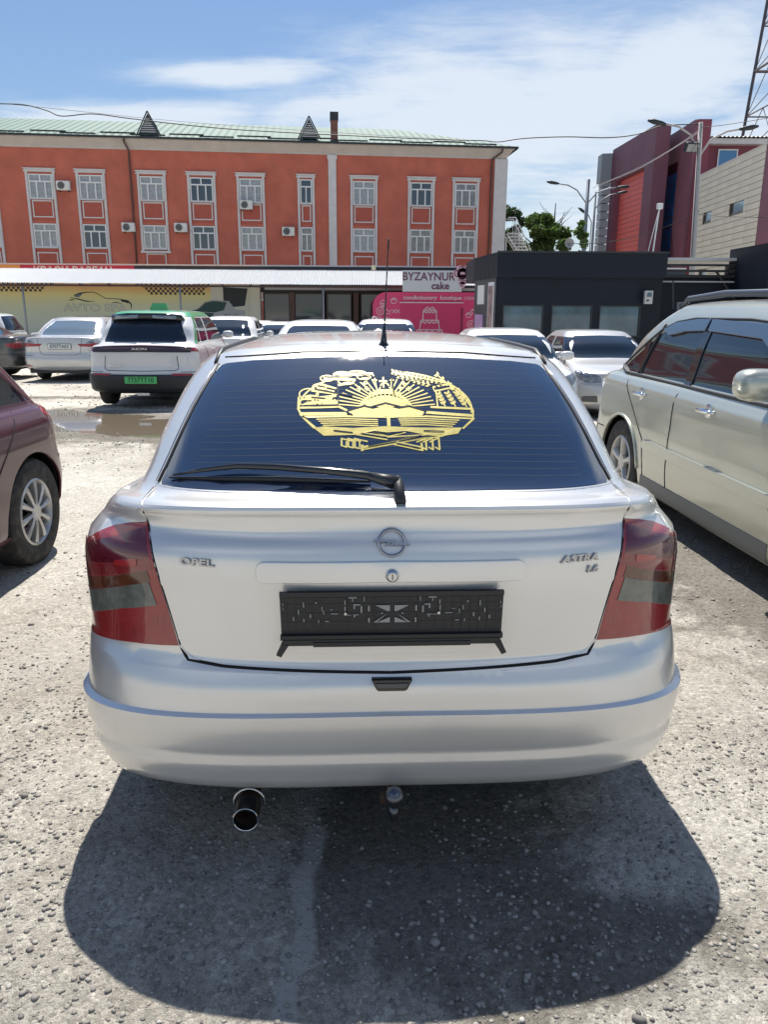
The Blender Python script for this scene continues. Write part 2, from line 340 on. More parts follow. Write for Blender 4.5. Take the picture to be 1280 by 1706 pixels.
def panel(sk, name, m, parent, outer=None, holes=(), ds=.06, off=0., gap=.0, depth=.012, mirror=False, both=False, rect=None, label=None, clipx=None, lines=()):
    """cut a region of the skin out as its own mesh, with turned-in edges"""
    if rect is not None:
        u0, u1, v0, v1 = rect; outer = np.array([(a, v0) for a in np.arange(u0, u1, ds)]+[(u1, b) for b in np.arange(v0, v1, ds)]+[(a, v1) for a in np.arange(u1, u0, -ds)]+[(u0, b) for b in np.arange(v1, v0, -ds)])
    loops = [np.asarray(outer)]+[np.asarray(h) for h in holes]
    allp = []; edges = []
    for lp in loops:
        b = len(allp); k = len(lp); allp += [tuple(q) for q in lp]; edges += [(b+i, b+(i+1) % k) for i in range(k)]
    for ln in lines:
        b = len(allp); allp += [tuple(q) for q in ln]; edges += [(b+i, b+i+1) for i in range(len(ln)-1)]
    A = np.array(allp); lo = loops[0].min(0); hi = loops[0].max(0)
    # breakpoints in v get their own rows so creases stay crisp
    vs_ = sorted(set(np.round(np.concatenate([np.arange(lo[1], hi[1], ds), sk.v[(sk.v > lo[1]+1e-4) & (sk.v < hi[1]-1e-4)]]), 5)))
    keep = []
    cs_ = [c+d for c in sk.cr for d in (-.0012, .0012) if lo[1] < c+d < hi[1]]
    for q in vs_:
        if (not keep or q-keep[-1] > .0035) and all(abs(q-c) > .0025 for c in sk.cr): keep.append(q)
    keep = sorted(keep+cs_)
    ug = np.arange(math.floor(lo[0]/ds)*ds, hi[0]+ds, ds); UU, VV = np.meshgrid(ug, keep); g = np.stack([UU.ravel(), VV.ravel()], 1)
    ok = inpoly(g, loops[0])
    for h in loops[1:]: ok &= ~inpoly(g, h)
    g = g[ok]
    if len(g):
        dm = np.full(len(g), 9.)
        for i in range(0, len(A), 200): dm = np.minimum(dm, np.sqrt(((g[:, None]-A[None, i:i+200])**2).sum(2)).min(1))
        g = g[dm > min(ds*.3, .012)]
    pts = [Vector(p) for p in allp]+[Vector(p) for p in g]
    rv, re, rf, *_ = geometry.delaunay_2d_cdt(pts, edges, [], 0, 1e-6)
    uv = np.array([tuple(p) for p in rv]); F = np.array([f for f in rf if len(f) == 3]); cen = uv[F].mean(1)
    ok = inpoly(cen, loops[0])
    for h in loops[1:]: ok &= ~inpoly(cen, h)
    if clipx is not None: ok &= (cen[:, 0] > -1e-6)
    F = F[ok]; used = np.unique(F); mp = -np.ones(len(uv), int); mp[used] = np.arange(len(used)); F = mp[F]; uv = uv[used]
    P = sk.S(uv[:, 0], uv[:, 1]); Nn = sk.Nrm(uv[:, 0], uv[:, 1]); P = P+Nn*off
    # orient
    a = np.cross(P[F[:, 1]]-P[F[:, 0]], P[F[:, 2]]-P[F[:, 0]]); fl = (a*Nn[F[:, 0]]).sum(1) < 0; F[fl] = F[fl][:, ::-1]
    # boundary
    E = {}
    for f in F:
        for i in range(3):
            e = (f[i], f[(i+1) % 3]); E[e] = 1
    bd = [e for e in E if (e[1], e[0]) not in E]
    um = sk.umax
    seam = lambda e: (abs(uv[e[0], 0]) < 1e-4 and abs(uv[e[1], 0]) < 1e-4) or (abs(uv[e[0], 0]-um) < 1e-3 and abs(uv[e[1], 0]-um) < 1e-3) or (uv[e[0], 1] > sk.vmax-1e-3 and uv[e[1], 1] > sk.vmax-1e-3)
    bd = [e for e in bd if not (rect is not None and seam(e))] if (rect is not None or clipx is not None) else bd
    if clipx is not None: bd = [e for e in bd if not (abs(uv[e[0], 0]) < 1e-4 and abs(uv[e[1], 0]) < 1e-4)]
    inw = {}
    for a_, b_ in bd:
        t = P[b_]-P[a_]
        for q in (a_, b_):
            w_ = np.cross(Nn[q], t); l = np.linalg.norm(w_)
            if l > 1e-9: inw[q] = inw.get(q, 0)+w_/l
    if gap:
        for q, d in inw.items():
            l = np.linalg.norm(d)
            if l > .2: P[q] = P[q]+d/l*gap
    V = [tuple(p) for p in P]; NN = [tuple(n) for n in Nn]; FF = [tuple(int(i) for i in f) for f in F]
    if depth:
        idx = {}
        r_ = min(.003, depth*.3)
        for q, d in inw.items():
            l = max(np.linalg.norm(d), 1e-6); d = d/l
            b = len(V); n = Nn[q]; o_ = (n-d*1.0); o_ = o_/np.linalg.norm(o_)
            V += [tuple(P[q]-n*r_-d*r_*.8), tuple(P[q]-n*r_-d*r_*.8), tuple(P[q]-n*depth-d*r_*.8)]; NN += [tuple(o_), tuple(-d), tuple(-d)]; idx[q] = b
        for a_, b_ in bd:
            if a_ in idx and b_ in idx:
                A_, B_ = idx[a_], idx[b_]; a_ = int(a_); b_ = int(b_)
                FF += [(b_, a_, A_, B_), (B_+1, A_+1, A_+2, B_+2)]
    def mk(Vx, Nx, Fx): 
        o = mesh(name, Vx, Fx, m, parent, smooth=True, normals=Nx)
        if label: o['label'] = label
        return o
    if mirror or both:
        Vm = [(-x, y, z) for x, y, z in V]; Nm = [(-x, y, z) for x, y, z in NN]; Fm = [f[::-1] for f in FF]
        if both:
            k = len(V); return mk(V+Vm, NN+Nm, FF+[tuple(i+k for i in f) for f in Fm])
        return mk(Vm, Nm, Fm)
    return mk(V, NN, FF)
def sym(pts):        # half outline (x>=0, from bottom centre to top centre) -> closed symmetric outline
    return list(pts)+[('S', *p[1:]) if p[0] == 's' else (p[0], -p[1], *p[2:]) for p in reversed(pts) if p[1] > 1e-6]
def circ(c, r, a0, a1, n=28, view='s'):
    return [(view, c[0]+r*math.cos(a), c[1]+r*math.sin(a)) for a in np.linspace(R(a0), R(a1), n)]
# ------------------------------------------------------------------ shared materials
SILV = paint('silver_paint', (.73, .725, .71), metal=.55, rough=.32, dust=.06)
SILV2 = paint('pearl_silver_paint', (.56, .56, .55), metal=.35, rough=.32, dust=.10)
CHAMP = paint('pale_green_silver_paint', (.50, .52, .445), metal=.55, rough=.30, dust=.10)
WHITE = paint('white_paint', (.68, .69, .69), rough=.35, dust=.12)
GREEN = paint('green_paint', (.03, .36, .12), rough=.35, dust=.1)
MAROON = paint('dark_cherry_paint', (.060, .003, .010), metal=.0, rough=.35, coat=.7, dust=.0)
DARKP = paint('charcoal_paint', (.05, .055, .06), metal=.4, rough=.3, dust=.2)
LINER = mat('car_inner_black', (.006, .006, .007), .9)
GLASS = mat('tinted_glass', (.010, .017, .028), .03, spec=.6, ior=1.5, coat=.3, coat_r=.02)
GLASSB = mat('rear_tinted_glass', (.004, .014, .040), .035, spec=1.0, ior=1.85, coat=.8, coat_r=.02)
GLASSL = mat('light_glass', (.10, .14, .17), .04, spec=1.0, ior=1.7, coat=.8)
RUB = mat('tyre_rubber', (.022, .022, .023), .82, bump=.3, bscale=90, var=.25, vscale=9, dirt=((.16, .14, .11), .5))
BLK = mat('black_plastic', (.016, .017, .02), .48, bump=.12, bscale=300, bdist=.001)
BLKG = mat('gloss_black', (.010, .011, .013), .12, coat=.6)
GREYP = mat('grey_plastic', (.10, .105, .11), .5)
CHR = mat('chrome', (.78, .79, .80), .08, metal=1)
CHRD = mat('dull_chrome', (.55, .56, .58), .22, metal=1)
ALLOY = mat('alloy_silver', (.50, .50, .49), .34, metal=.55, var=.12, vscale=8)
REDL = mat('red_lens', (.29, .022, .024), .16, coat=1, coat_r=.02, bump=.2, bscale=90, bdist=.004, var=.18, vscale=14)
REDD = mat('dark_red_lens', (.11, .008, .018), .10, coat=1, coat_r=.02)
REDB = mat('bright_red_lens', (.32, .012, .018), .10, coat=1, coat_r=.02)
AMB = mat('smoked_amber_lens', (.10, .032, .014), .12, coat=1, var=.3, vscale=22, coat_r=.02)
SMK = mat('smoked_clear_lens', (.125, .135, .12), .14, coat=1, bump=.25, bscale=70, bdist=.006, var=.35, vscale=28, coat_r=.02)
HEADL = mat('headlight_lens', (.20, .22, .25), .10, metal=.4, coat=1, bump=.5, bscale=30, bdist=.03, var=.6, vscale=14)
RUST = mat('rusty_steel', (.07, .045, .035), .6, metal=.5, var=.3, vscale=12)
WLINE = mat('heater_line', (.09, .12, .16), .4)
PLW = mat('plate_white', (.66, .68, .68), .4)
PLG = mat('plate_green', (.09, .52, .16), .4)
INK = mat('plate_ink', (.01, .012, .015), .5)

# ------------------------------------------------------------------ wheels
def wheel_mesh(style, r=.31, w=.205, rr=.2):
    t = MB(); h = w/2
    t.lathe([(rr, -h*.92), (rr+.02, -h), (r-.045, -h*1.04), (r-.012, -h*.9), (r, -h*.66), (r, h*.66), (r-.012, h*.9), (r-.045, h*1.04), (rr+.02, h), (rr, h*.92)], 48, 'x')
    for i in (-.45, 0, .45): pass
    rm = MB()
    rm.lathe([(rr, h*.9), (rr-.012, h*.98), (rr-.022, h*.86), (rr-.03, h*.2), (rr-.03, -h*.8)], 48, 'x')
    if style == 'ten':
        rm.m = 0
        for k in range(10):
            a = 2*math.pi*k/10+.16; 
            for s_ in (0,):
                pts = []
                for (q, ha, x) in ((.035, .26, .97), (.085, .135, 1.0), (.14, .115, .99), (rr-.018, .125, .93)):
                    pts.append((q, ha, x*h*.92))
                V = []
                for q, ha, x in pts: V += [(x, q*math.cos(a-ha), q*math.sin(a-ha)), (x+.008, q*math.cos(a), q*math.sin(a)), (x, q*math.cos(a+ha), q*math.sin(a+ha))]
                V += [(x-.03, y, z) for x, y, z in V]
                F = []
                for i in range(3):
                    for j in range(2): F.append((i*3+j, i*3+j+1, i*3+j+4, i*3+j+3))
                    F.append((i*3, i*3+3, 12+i*3+3, 12+i*3)); F.append((i*3+2, 12+i*3+2, 12+i*3+5, i*3+5))
                rm.add(V, F)
        rm.lathe([(.055, h*.88), (.05, h*.95), (.0, h*.96)], 24, 'x')
    else:
        n = 5
        for k in range(n):
            a = 2*math.pi*k/n+.3; V = []
            for q, ha, x in ((.04, .7, .80), (.10, .25, .86), (.15, .17, .88), (rr-.015, .21, .84)):
                V += [(x*h-.01, q*math.cos(a-ha), q*math.sin(a-ha)), (x*h+.006, q*math.cos(a-ha*.5), q*math.sin(a-ha*.5)), (x*h+.006, q*math.cos(a+ha*.5), q*math.sin(a+ha*.5)), (x*h-.01, q*math.cos(a+ha), q*math.sin(a+ha))]
            V += [(x-.035, y, z) for x, y, z in V]; F = []
            for i in range(3):
                for j in range(3): F.append((i*4+j, i*4+j+1, i*4+j+5, i*4+j+4))
                F.append((i*4, i*4+4, 16+i*4+4, 16+i*4)); F.append((i*4+3, 16+i*4+3, 16+i*4+7, i*4+7))
            rm.add(V, F)
        rm.lathe([(.07, h*.6), (.065, h*.84), (.03, h*.88), (.0, h*.88)], 24, 'x')
    dk = MB(); dk.lathe([(rr-.026, h*.35), (.0, h*.35)], 32, 'x')
    return t, rm, dk
WH = {}
def add_wheels(root, style, tracks, ys, r, w=.205, rr=None, steer=0, detail=True):
    key = (style, r)
    rr = rr or r*.63
    for iy, y in enumerate(ys):
        for sx in (1, -1):
            if key not in WH:
                t, rm, dk = wheel_mesh(style, r, w, rr)
                a = t.build('wheel', RUB, root, ang=35); b = rm.build('rim', ALLOY, a, ang=40); c = dk.build('brake_shadow_plate', LINER, a)
                WH[key] = (a.data, b.data, c.data)
            else:
                a = link('wheel', WH[key][0], root); b = link('rim', WH[key][1], a); c = link('brake_shadow_plate', WH[key][2], a)
            a.location = (sx*(tracks-w/2), y, r-.004); a.rotation_euler = (0, 0, 0 if sx > 0 else math.pi)
            if iy == 1 and steer: a.rotation_euler.z += steer

def liner(sk, root, holes, ds, off=-.028, vmin=0.0):
    return panel(sk, 'inner_shell', LINER, root, rect=(0, sk.umax, vmin, sk.vmax), holes=holes, ds=ds, off=off, depth=0, both=True)
def underbody(root, L, W, z, ys, r, wy=.12):
    m = MB(); W -= .04
    a0, a1 = ys[0]-r*1.1, ys[0]+r*1.1; b0, b1 = ys[1]-r*1.1, ys[1]+r*1.1; wi = W-.27
    m.box(-W, W, a1, b0, z-.02, z); m.box(-wi, wi, a0, a1, z-.02, z+.001); m.box(-W*.80, W*.80, wy+.16, a0, z-.02, z)
    m.box(-wi, wi, b0, b1, z-.02, z+.001); m.box(-W*.93, W*.93, b1, L-wy, z-.02, z)
    for (q0, q1) in ((a0, a1), (b0, b1)):
        for s_ in (-1, 1): m.box(*sorted((s_*wi, s_*(wi-.02))), q0, q1, z, .78)
    return m.build('underbody', LINER, root)

# ------------------------------------------------------------------ the silver hatchback in front of the camera
def astra():
    root = thing('parked_hatchback', 'silver hatchback seen from behind with gold crest on dark rear window and empty plate holder', 'car', (.0228, 1.7834, 0), R(2.6))
    root.rotation_euler = (0, 0, R(2.6))
    L = 4.11
    def rg(Rr, z, W, F, zm=None, zf=None, **k):
        return dict(R=Rr, F=F, W=W, z=(z, z if zm is None else zm, z if zf is None else zf), **k)
    rings = [
        rg(.040, .246, 0.829, 4.05, .235, .22, pr=3.0, Cr=.42, zc=-.03),
        rg(.022, .262, 0.854, 4.07, .25, .23, pr=3.0, Cr=.42, zc=-.03),
        rg(.010, .300, 0.868, 4.09, .29, .27, pr=3.0, Cr=.42, zc=-.03),
        rg(.002, .336, 0.878, 4.10, .33, .32, pr=3.0, Cr=.42, zc=-.03),
        rg(.001, .345, 0.879, 4.10, .34, .33, pr=3.0, Cr=.42, zc=-.03),
        rg(.010, .358, 0.881, 4.10, .353, .345, pr=3.0, Cr=.42, zc=-.03),
        rg(.003, .395, 0.888, 4.105, .39, .38, pr=3.0, Cr=.42, zc=-.03),
        rg(-.007, .465, 0.896, 4.11, .455, .45, pr=3.0, Cr=.43, zc=-.032),
        rg(-.008, .484, 0.896, 4.11, .47, .47, pr=3.0, Cr=.43, zc=-.032, c=1),
        rg(.006, .490, 0.882, 4.10, .475, .475, pr=3.0, Cr=.43, zc=-.032, c=1),
        rg(.005, .520, 0.884, 4.10, .505, .505, pr=2.9, Cr=.44, zc=-.03),
        rg(.008, .555, 0.885, 4.10, .55, .54, pr=2.8, Cr=.45, zc=-.02),
        rg(.020, .585, 0.885, 4.10, .585, .57, pr=2.7, Cr=.45, zc=-.01),
        rg(.040, .622, 0.885, 4.09, .622, .60, pr=2.6, Cr=.46),
        rg(.038, .70, 0.888, 4.08, .68, .63, pr=2.5, Cr=.46),
        rg(.037, .80, 0.888, 4.06, .75, .66, pr=2.5, Cr=.46),
        rg(.042, .885, 0.880, 4.03, .81, .69, pr=2.5, Cr=.46, zc=-.004),
        rg(.050, .908, 0.874, 4.02, .825, .70, pr=2.5, Cr=.46, zc=-.006),
        rg(.078, .958, 0.838, 3.96, .855, .73, pr=2.5, Cr=.45, zc=-.010),
        rg(.081, .988, 0.818, 3.90, .875, .76, pr=2.6, Cr=.43, zc=-.012),
        rg(.074, 1.012, 0.800, 3.80, .89, .80, pr=2.7, Cr=.42, zc=-.014),
        rg(.078, 1.022, 0.788, 3.7, .90, .83, pr=2.7, Cr=.41, zc=-.014, c=1),
        rg(.095, 1.0275, 0.785, 3.5, .91, .87, pr=2.7, Cr=.40, zc=-.012),
        rg(.162, 1.0385, 0.744, 3.10, .925, .97, pr=2.8, Cr=.38, zc=-.010),
        rg(.375, 1.212, 0.674, 2.76, 1.15, 1.20, pr=3.0, Cr=.36, zc=-.018),
        rg(.520, 1.322, 0.629, 2.50, 1.28, 1.31, pr=3.0, Cr=.35, zc=-.028),
        rg(.600, 1.372, 0.600, 2.36, 1.335, 1.355, pr=3.0, Cr=.35, zc=-.032),
        rg(.640, 1.389, 0.575, 2.30, 1.365, 1.372, pr=3.0, Cr=.35, zc=-.030),
        rg(.74, 1.404, 0.500, 2.2, 1.39, 1.39, pr=2.8, Cr=.4, zc=-.02),
        rg(1.0, 1.418, 0.340, 2.0, 1.41, 1.405, pr=2.6, Cr=.3),
        rg(1.4, 1.424, 0.002, 1.7, 1.422, 1.42, pr=2.4, Cr=.1)]
    sk = Skin(rings)
    yw = (.80, 3.40); ar = .345; zw = .30
    P = lambda pts, **k: sk.path(pts, **k)
    # shared seam lines (projected)
    BT = [('r', 0, .592), ('r', .40, .600), ('r', .495, .6075), ('r', .530, .625), ('r', .552, .652)]        # tailgate lower edge from centre outwards
    SE = [('r', .552, .652), ('r', .580, .745), ('r', .605, .830), ('r', .625, .895), ('r', .640, .950), ('r', .652, .985), ('r', .668, .994)]
    tg_half = [BT[0], ('r', .44, .602), ('r', .552, .612, .07), ('r', .590, .77), ('r', .622, .890), ('r', .640, .950), ('r', .655, .990, .02), ('r', .66, 1.008), ('r', .645, 1.029), ('r', .30, 1.037), ('r', 0, 1.0383)]
    tg = P(sym(tg_half), ds=.025)
    gl_half = [('r', 0, 1.0405), ('r', .30, 1.0395), ('r', .636, 1.031, .010), ('r', .611, 1.10), ('r', .566, 1.22), ('r', .512, 1.338, .03), ('r', .40, 1.352), ('r', .2, 1.364), ('r', 0, 1.368)]
    gl = P(sym(gl_half), ds=.03)
    li = P([('r', .560, .640), ('r', .61, .634), ('r', .69, .626), ('s', .30, .598), ('s', .38, .590), ('s', .415, .64), ('s', .43, .74), ('s', .415, .83), ('s', .36, .862), ('s', .30, .890), ('r', .75, .930), ('r', .70, .946), ('r', .642, .957), ('r', .622, .885), ('r', .590, .765)], ds=.02)
    bump_top = [('r', 0, .585), ('r', .44, .593), ('r', .555, .605, .05), ('r', .562, .636), ('r', .69, .622), ('s', .30, .594), ('s', .40, .585), ('s', .52, .585), ('s', .50, .52)]
    arch = circ((yw[0], zw), ar, 180+35, -35, 40)
    archo = P([('s', yw[0]-ar-.0, .20), *circ((yw[0], zw), ar, 178, 2, 30), ('s', yw[0]+ar, .20)], ds=.03); archo[0, 1] = archo[-1, 1] = -.05
    arch2 = P([('s', yw[1]-ar, .22), *circ((yw[1], zw), ar, 178, 2, 30), ('s', yw[1]+ar, .22)], ds=.03); arch2[0, 1] = arch2[-1, 1] = -.05
    # bumper: half outline in uv, bottom centre -> along bottom -> wheel arch -> top line -> centre
    a_ = circ((yw[0], zw), ar+.004, 200, 128, 12)
    bh = [('u', 0, 0.0), ('u', sk.uq[1]*.5, 0.0), ('u', sk.inv('s', [(yw[0]-ar, .25)])[0][0]-.01, 0.0)] + a_ + [('s', .50, .585), ('s', .40, .585), ('s', .30, .594), ('r', .69, .622), ('r', .565, .634), ('r', .555, .6065, .04), ('r', .44, .5925), ('r', 0, .584)]
    b1 = P(bh, ds=.03, closed=False); b2 = b1[::-1].copy(); b2[:, 0] *= -1
    bumper = panel(sk, 'rear_bumper', SILV, root, outer=np.vstack([b1, b2[1:-1]]), ds=.03, depth=.016, gap=.001)
    # body shell: everything else
    bcut = np.vstack([b1, [(-.05, b1[-1][1]), (-.05, -.05)]])
    def half(poly): return poly
    sw = P([('s', .72, 1.02), ('s', .86, .955), ('s', 2.95, .95), ('s', 2.55, 1.19), ('s', 2.25, 1.315, .05), ('s', 1.3, 1.335), ('s', 1.0, 1.27), ('s', .80, 1.13)], ds=.08)
    tcut = tg; gcut = gl
    panel(sk, 'body', SILV, root, rect=(0, sk.umax, 0, sk.vmax), holes=[bcut, tg, gl, li, archo, arch2, sw], ds=.045, depth=.016, both=True)
    panel(sk, 'tailgate', SILV, root, outer=tg, ds=.022, gap=.0042, depth=.016)
    sl_ = P([BT[0], ('r', .44, .600), ('r', .535, .6075), ('r', .556, .635), ('r', .590, .768), ('r', .622, .888), ('r', .642, .952), ('r', .656, .990), ('r', .662, 1.006), ('r', .652, 1.024), ('r', .644, 1.034)], ds=.02, closed=False)
    for mi in (1, -1):
        q = sk.S(sl_[:, 0], sl_[:, 1])-sk.Nrm(sl_[:, 0], sl_[:, 1])*.0035; q[:, 0] *= mi; nq = len(q)
        MB().tube(q, .005, 8, rs=[.0055 if q[i][2] < .63 else .0038 for i in range(nq)]).build('tailgate_seal', LINER, root, smooth=True)
    panel(sk, 'rear_window', GLASSB, root, outer=gl, ds=.03, gap=.004, off=.001, depth=.01)
    for mi in (False, True): panel(sk, 'side_window', GLASS, root, outer=sw, ds=.1, gap=.003, off=-.002, mirror=mi)
    # rubber seal round the window
    for mi in (1, -1):
        for (o_, r_, nm, mm) in ((.006, .0045, 'window_seal', BLK),):
            pts = P([('r', .6385, 1.035), ('r', .613, 1.10), ('r', .568, 1.22), ('r', .515, 1.335)], ds=.03, closed=False)
            q = sk.S(pts[:, 0], pts[:, 1])+sk.Nrm(pts[:, 0], pts[:, 1])*.001; q[:, 0] *= mi
            MB().tube(q, r_).build(nm, mm, root, smooth=True)
        pts = P([('r', .650, 1.036), ('r', .625, 1.10), ('r', .580, 1.22), ('r', .527, 1.335)], ds=.03, closed=False)
        q = sk.S(pts[:, 0], pts[:, 1])+sk.Nrm(pts[:, 0], pts[:, 1])*.000; q[:, 0] *= mi
        MB().tube(q, .0022).build('chrome_edge', CHRD, root, smooth=True)
    # roof rubber channels
    for mi in (1, -1):
        pts = [( .528, .70, 0), (.530, .85, 0), (.520, 1.1, 0), (.515, 1.6, 0), (.51, 2.1, 0)]
        uv = sk.inv('t', [(a, b) for a, b, c in pts]); q = sk.S(uv[:, 0], uv[:, 1])+sk.Nrm(uv[:, 0], uv[:, 1])*.002; q[:, 0] *= mi
        m_ = MB(); m_.tube(q, .011, rs=[.006, .012, .012, .012, .01]); m_.build('roof_trim', BLK, root, smooth=True)
    # roof seam above the window (groove)
    pts = P([('r', -.50, 1.356), ('r', -.25, 1.3765), ('r', 0, 1.3815), ('r', .25, 1.3765), ('r', .50, 1.356)], ds=.04, closed=False)
    q = sk.S(pts[:, 0], pts[:, 1])+sk.Nrm(pts[:, 0], pts[:, 1])*.0004; MB().tube(q, .0022, 6).build('roof_seam', LINER, root, smooth=True)
    liner(sk, root, [archo, arch2], .12)
    underbody(root, L, .84, .26, yw, ar)
    add_wheels(root, 'five', .84, yw, .305)
    # -------- tail lights: five lens bands cut across the lamp
    def band(z0r, z1r, z0s, z1s, x0, x1, nm, mm, off=.0012):
        return P([('r', x0, z0r), ('r', .70, z0r-.006), ('s', .30, z0s), ('s', .425, z0s-.008), ('s', .425, z1s-.008), ('s', .30, z1s), ('r', .70, z1r-.006), ('r', x1, z1r)], ds=.03)
    for mi in (False, True):
        t = panel(sk, 'tail_light', REDL, root, outer=li, ds=.02, gap=.003, off=.002, depth=.02, mirror=mi)
        xin = lambda z: .552+(z-.652)*.293+.006
        def clip(z0, z1, zs0, zs1, ind=0.0, oy=.40, sl=-.028):
            return P([('r', xin(z0)+ind, z0), ('r', .72, z0+sl), ('s', .30, zs0), ('s', oy, zs0-.006), ('s', oy, zs1-.006), ('s', .30, zs1), ('r', .72, z1+sl), ('r', xin(z1)+ind, z1)], ds=.03)
        panel(sk, 'dark_lens', REDD, t, outer=clip(.876, .942, .812, .868, .004, .395), ds=.03, off=.0035, depth=.0015, mirror=mi)
        panel(sk, 'stop_lens', mat('stop_lens', (.20, .014, .018), .1, coat=1), t, outer=clip(.845, .873, .774, .806, .004), ds=.03, off=.003, depth=.001, mirror=mi)
        panel(sk, 'stop_element', mat('stop_element', (.34, .018, .022), .12, coat=1), t, outer=P([('r', .665, .848, .006), ('r', .735, .838, .006), ('r', .735, .852, .006), ('r', .70, .860, .006), ('r', .665, .868, .006)], ds=.02), ds=.03, off=.0045, depth=.001, mirror=mi)
        panel(sk, 'amber_lens', AMB, t, outer=clip(.812, .842, .734, .768, .022, .40), ds=.03, off=.0035, depth=.0015, mirror=mi)
        panel(sk, 'clear_lens', SMK, t, outer=clip(.748, .810, .664, .730, .028, .405), ds=.03, off=.004, depth=.0015, mirror=mi)
    # -------- handle bar above the plate, as a raised rounded moulding
    bar = P(sym([('r', 0, .8405), ('r', .338, .835, .012), ('r', .343, .884, .03), ('r', .0, .8875)]), ds=.02)
    panel(sk, 'handle_bar', SILV, root, outer=bar, ds=.02, off=.012, depth=.014, gap=0)
    q = sk.S(bar[:, 0], bar[:, 1])+sk.Nrm(bar[:, 0], bar[:, 1])*.003; MB().tube(list(q)+[q[0]], .0022, 6).build('handle_bar_gap', LINER, root)
    yb = .024
    k = MB(); k.lathe([(.016, .0), (.0165, -.006), (.012, -.010), (.011, -.016), (.0, -.016)], 24, 'y', (0, yb+.004, .8575)); lo = k.build('lock', CHRD, root, ang=40)
    MB().box(-.0012, .0012, yb-.0135, yb-.011, .8505, .8645).build('key_slot', LINER, lo)
    # plate recess lips: soft ledge below and shoulders
    led = P(sym([('r', 0, .640), ('r', .262, .641, .01), ('r', .275, .664, .01), ('r', 0, .663)]), ds=.02)
    panel(sk, 'plate_ledge', SILV, root, outer=led, ds=.02, off=.006, depth=.006)
    # -------- licence plate holder with its moulded openings
    ph = MB(); W_, y0 = .283, .024
    def hb(x0, x1, z0, z1, a=0, d=.012): ph.box(x0, x1, y0-a-d, y0-a, z0, z1)
    H0, H1 = .682, .812; ZO = .009
    ph.prism([(-W_+.02, H1), (-W_, H1-.016), (-W_+.002, H0+.016), (-W_+.012, H0+.002), (-W_+.012, H0-.008), (W_-.012, H0-.008), (W_-.012, H0+.002), (W_-.002, H0+.016), (W_, H1-.016), (W_-.02, H1)], y0-.006, y0-.001)
    hb(-W_, W_, H1-.014, H1-.002, .001); hb(-W_, W_, H0+.002, H0+.014, .0015, .016)
    ph.box(-W_+.006, W_-.006, y0-.020, y0-.005, H0-.012, H0+.003)
    ph.box(-.2, .2, y0-.023, y0-.004, H0-.0145, H0-.003)
    r_ = random.Random(3)
    for z in (.704, .728, .752, .776, .793): hb(-W_+.006, W_-.006, z-.0016, z+.0016, .002, .005)
    for i in range(-12, 13):
        if abs(i) > 1: hb(i*.0222-.0015, i*.0222+.0015, .70, .795, .0025, .0045+.002*r_.random())
    for s_ in (-1, 1):
        V = [(-.262, .672), (-.282, .640), (-.294, .646), (-.280, .676)]
        ph.prism([(s_*a, b) for a, b in V], y0-.022, y0-.004)
    pho = ph.build('plate_holder', BLK, root); pho.location.z = ZO
    # raised details (slots showing the pale boot lid, screws)
    sl = MB(); ys_ = y0-.0105
    def slot(x0, x1, z0, z1):
        sl.box(x0, x1, ys_, ys_+.003, z0, z1)
    for s_ in (-1, 1):
        sl.prism([(s_*.006, .742), (s_*.038, .728), (s_*.038, .7275), (s_*.006, .7275)], ys_, ys_+.003)
        sl.prism([(s_*.006, .758), (s_*.006, .7735), (s_*.042, .7735), (s_*.012, .758)], ys_, ys_+.003)
        sl.prism([(s_*.040, .7275), (s_*.046, .7275), (s_*.046, .7285), (s_*.014, .7505)], ys_, ys_+.003)
        sl.prism([(s_*.022, .752), (s_*.028, .7495), (s_*.028, .7545)], ys_, ys_+.003)
        sc = s_*1
        L_ = [(.057, .061, .758, .773), (.057, .061, .728, .740), (.094, .0975, .765, .778), (.094, .0975, .742, .750), (.080, .093, .774, .777), (.076, .080, .754, .772), (.118, .1205, .776, .788), (.118, .1205, .759, .772), (.118, .121, .747, .756), (.085, .098, .7475, .7495), (.104, .115, .7475, .749), (.09, .11, .793, .796), (.070, .072, .785, .797), (.099, .101, .784, .797), (.15, .157, .7625, .764), (.137, .155, .751, .753), (.172, .174, .75, .762), (.185, .187, .728, .736), (.176, .178, .76, .772), (.19, .194, .78, .784), (.205, .208, .742, .752), (.222, .2245, .731, .74), (.222, .2245, .77, .784), (.235, .2375, .752, .764), (.2475, .25, .735, .745), (.16, .17, .731, .733), (.274, .2755, .775, .782), (.274, .2755, .764, .77)]
        for a, b, c, d in L_:
            jx = r_.uniform(-.003, .003) if s_ > 0 else 0
            x0, x1 = sorted((s_*(a+jx), s_*(b+jx))); slot(x0, x1, c, d)
    sl.build('holder_slot', mat('slot_grey', (.30, .30, .29), .5), pho, kind='stuff')
    for x in (-.118, .118):
        m_ = MB(); m_.lathe([(.0, -.003), (.0035, -.003), (.0045, 0)], 12, 'y', (x, y0-.009, .752)); m_.build('screw', CHRD, pho)
    # -------- badges
    ybd = .052; zb = .934
    b = MB()
    # ring standing on the sloping band; axis tilted with the band
    n = 40; V = []; F = []
    for i in range(n):
        t = 2*math.pi*i/n
        for j in range(8):
            p = 2*math.pi*j/8; rr = .0335+.0042*math.cos(p); V.append((rr*math.cos(t), -.0045*math.sin(p), rr*math.sin(t)))
    for i in range(n):
        for j in range(8): F.append((i*8+j, i*8+(j+1) % 8, ((i+1) % n)*8+(j+1) % 8, ((i+1) % n)*8+j))
    b.add(V, F)
    b.prism([(-.048, .0065), (.012, .0065), (.006, .0005), (-.004, -.001), (-.010, -.0062), (-.018, -.0062), (-.008, .0015), (-.040, .0015)], -.005, .002)
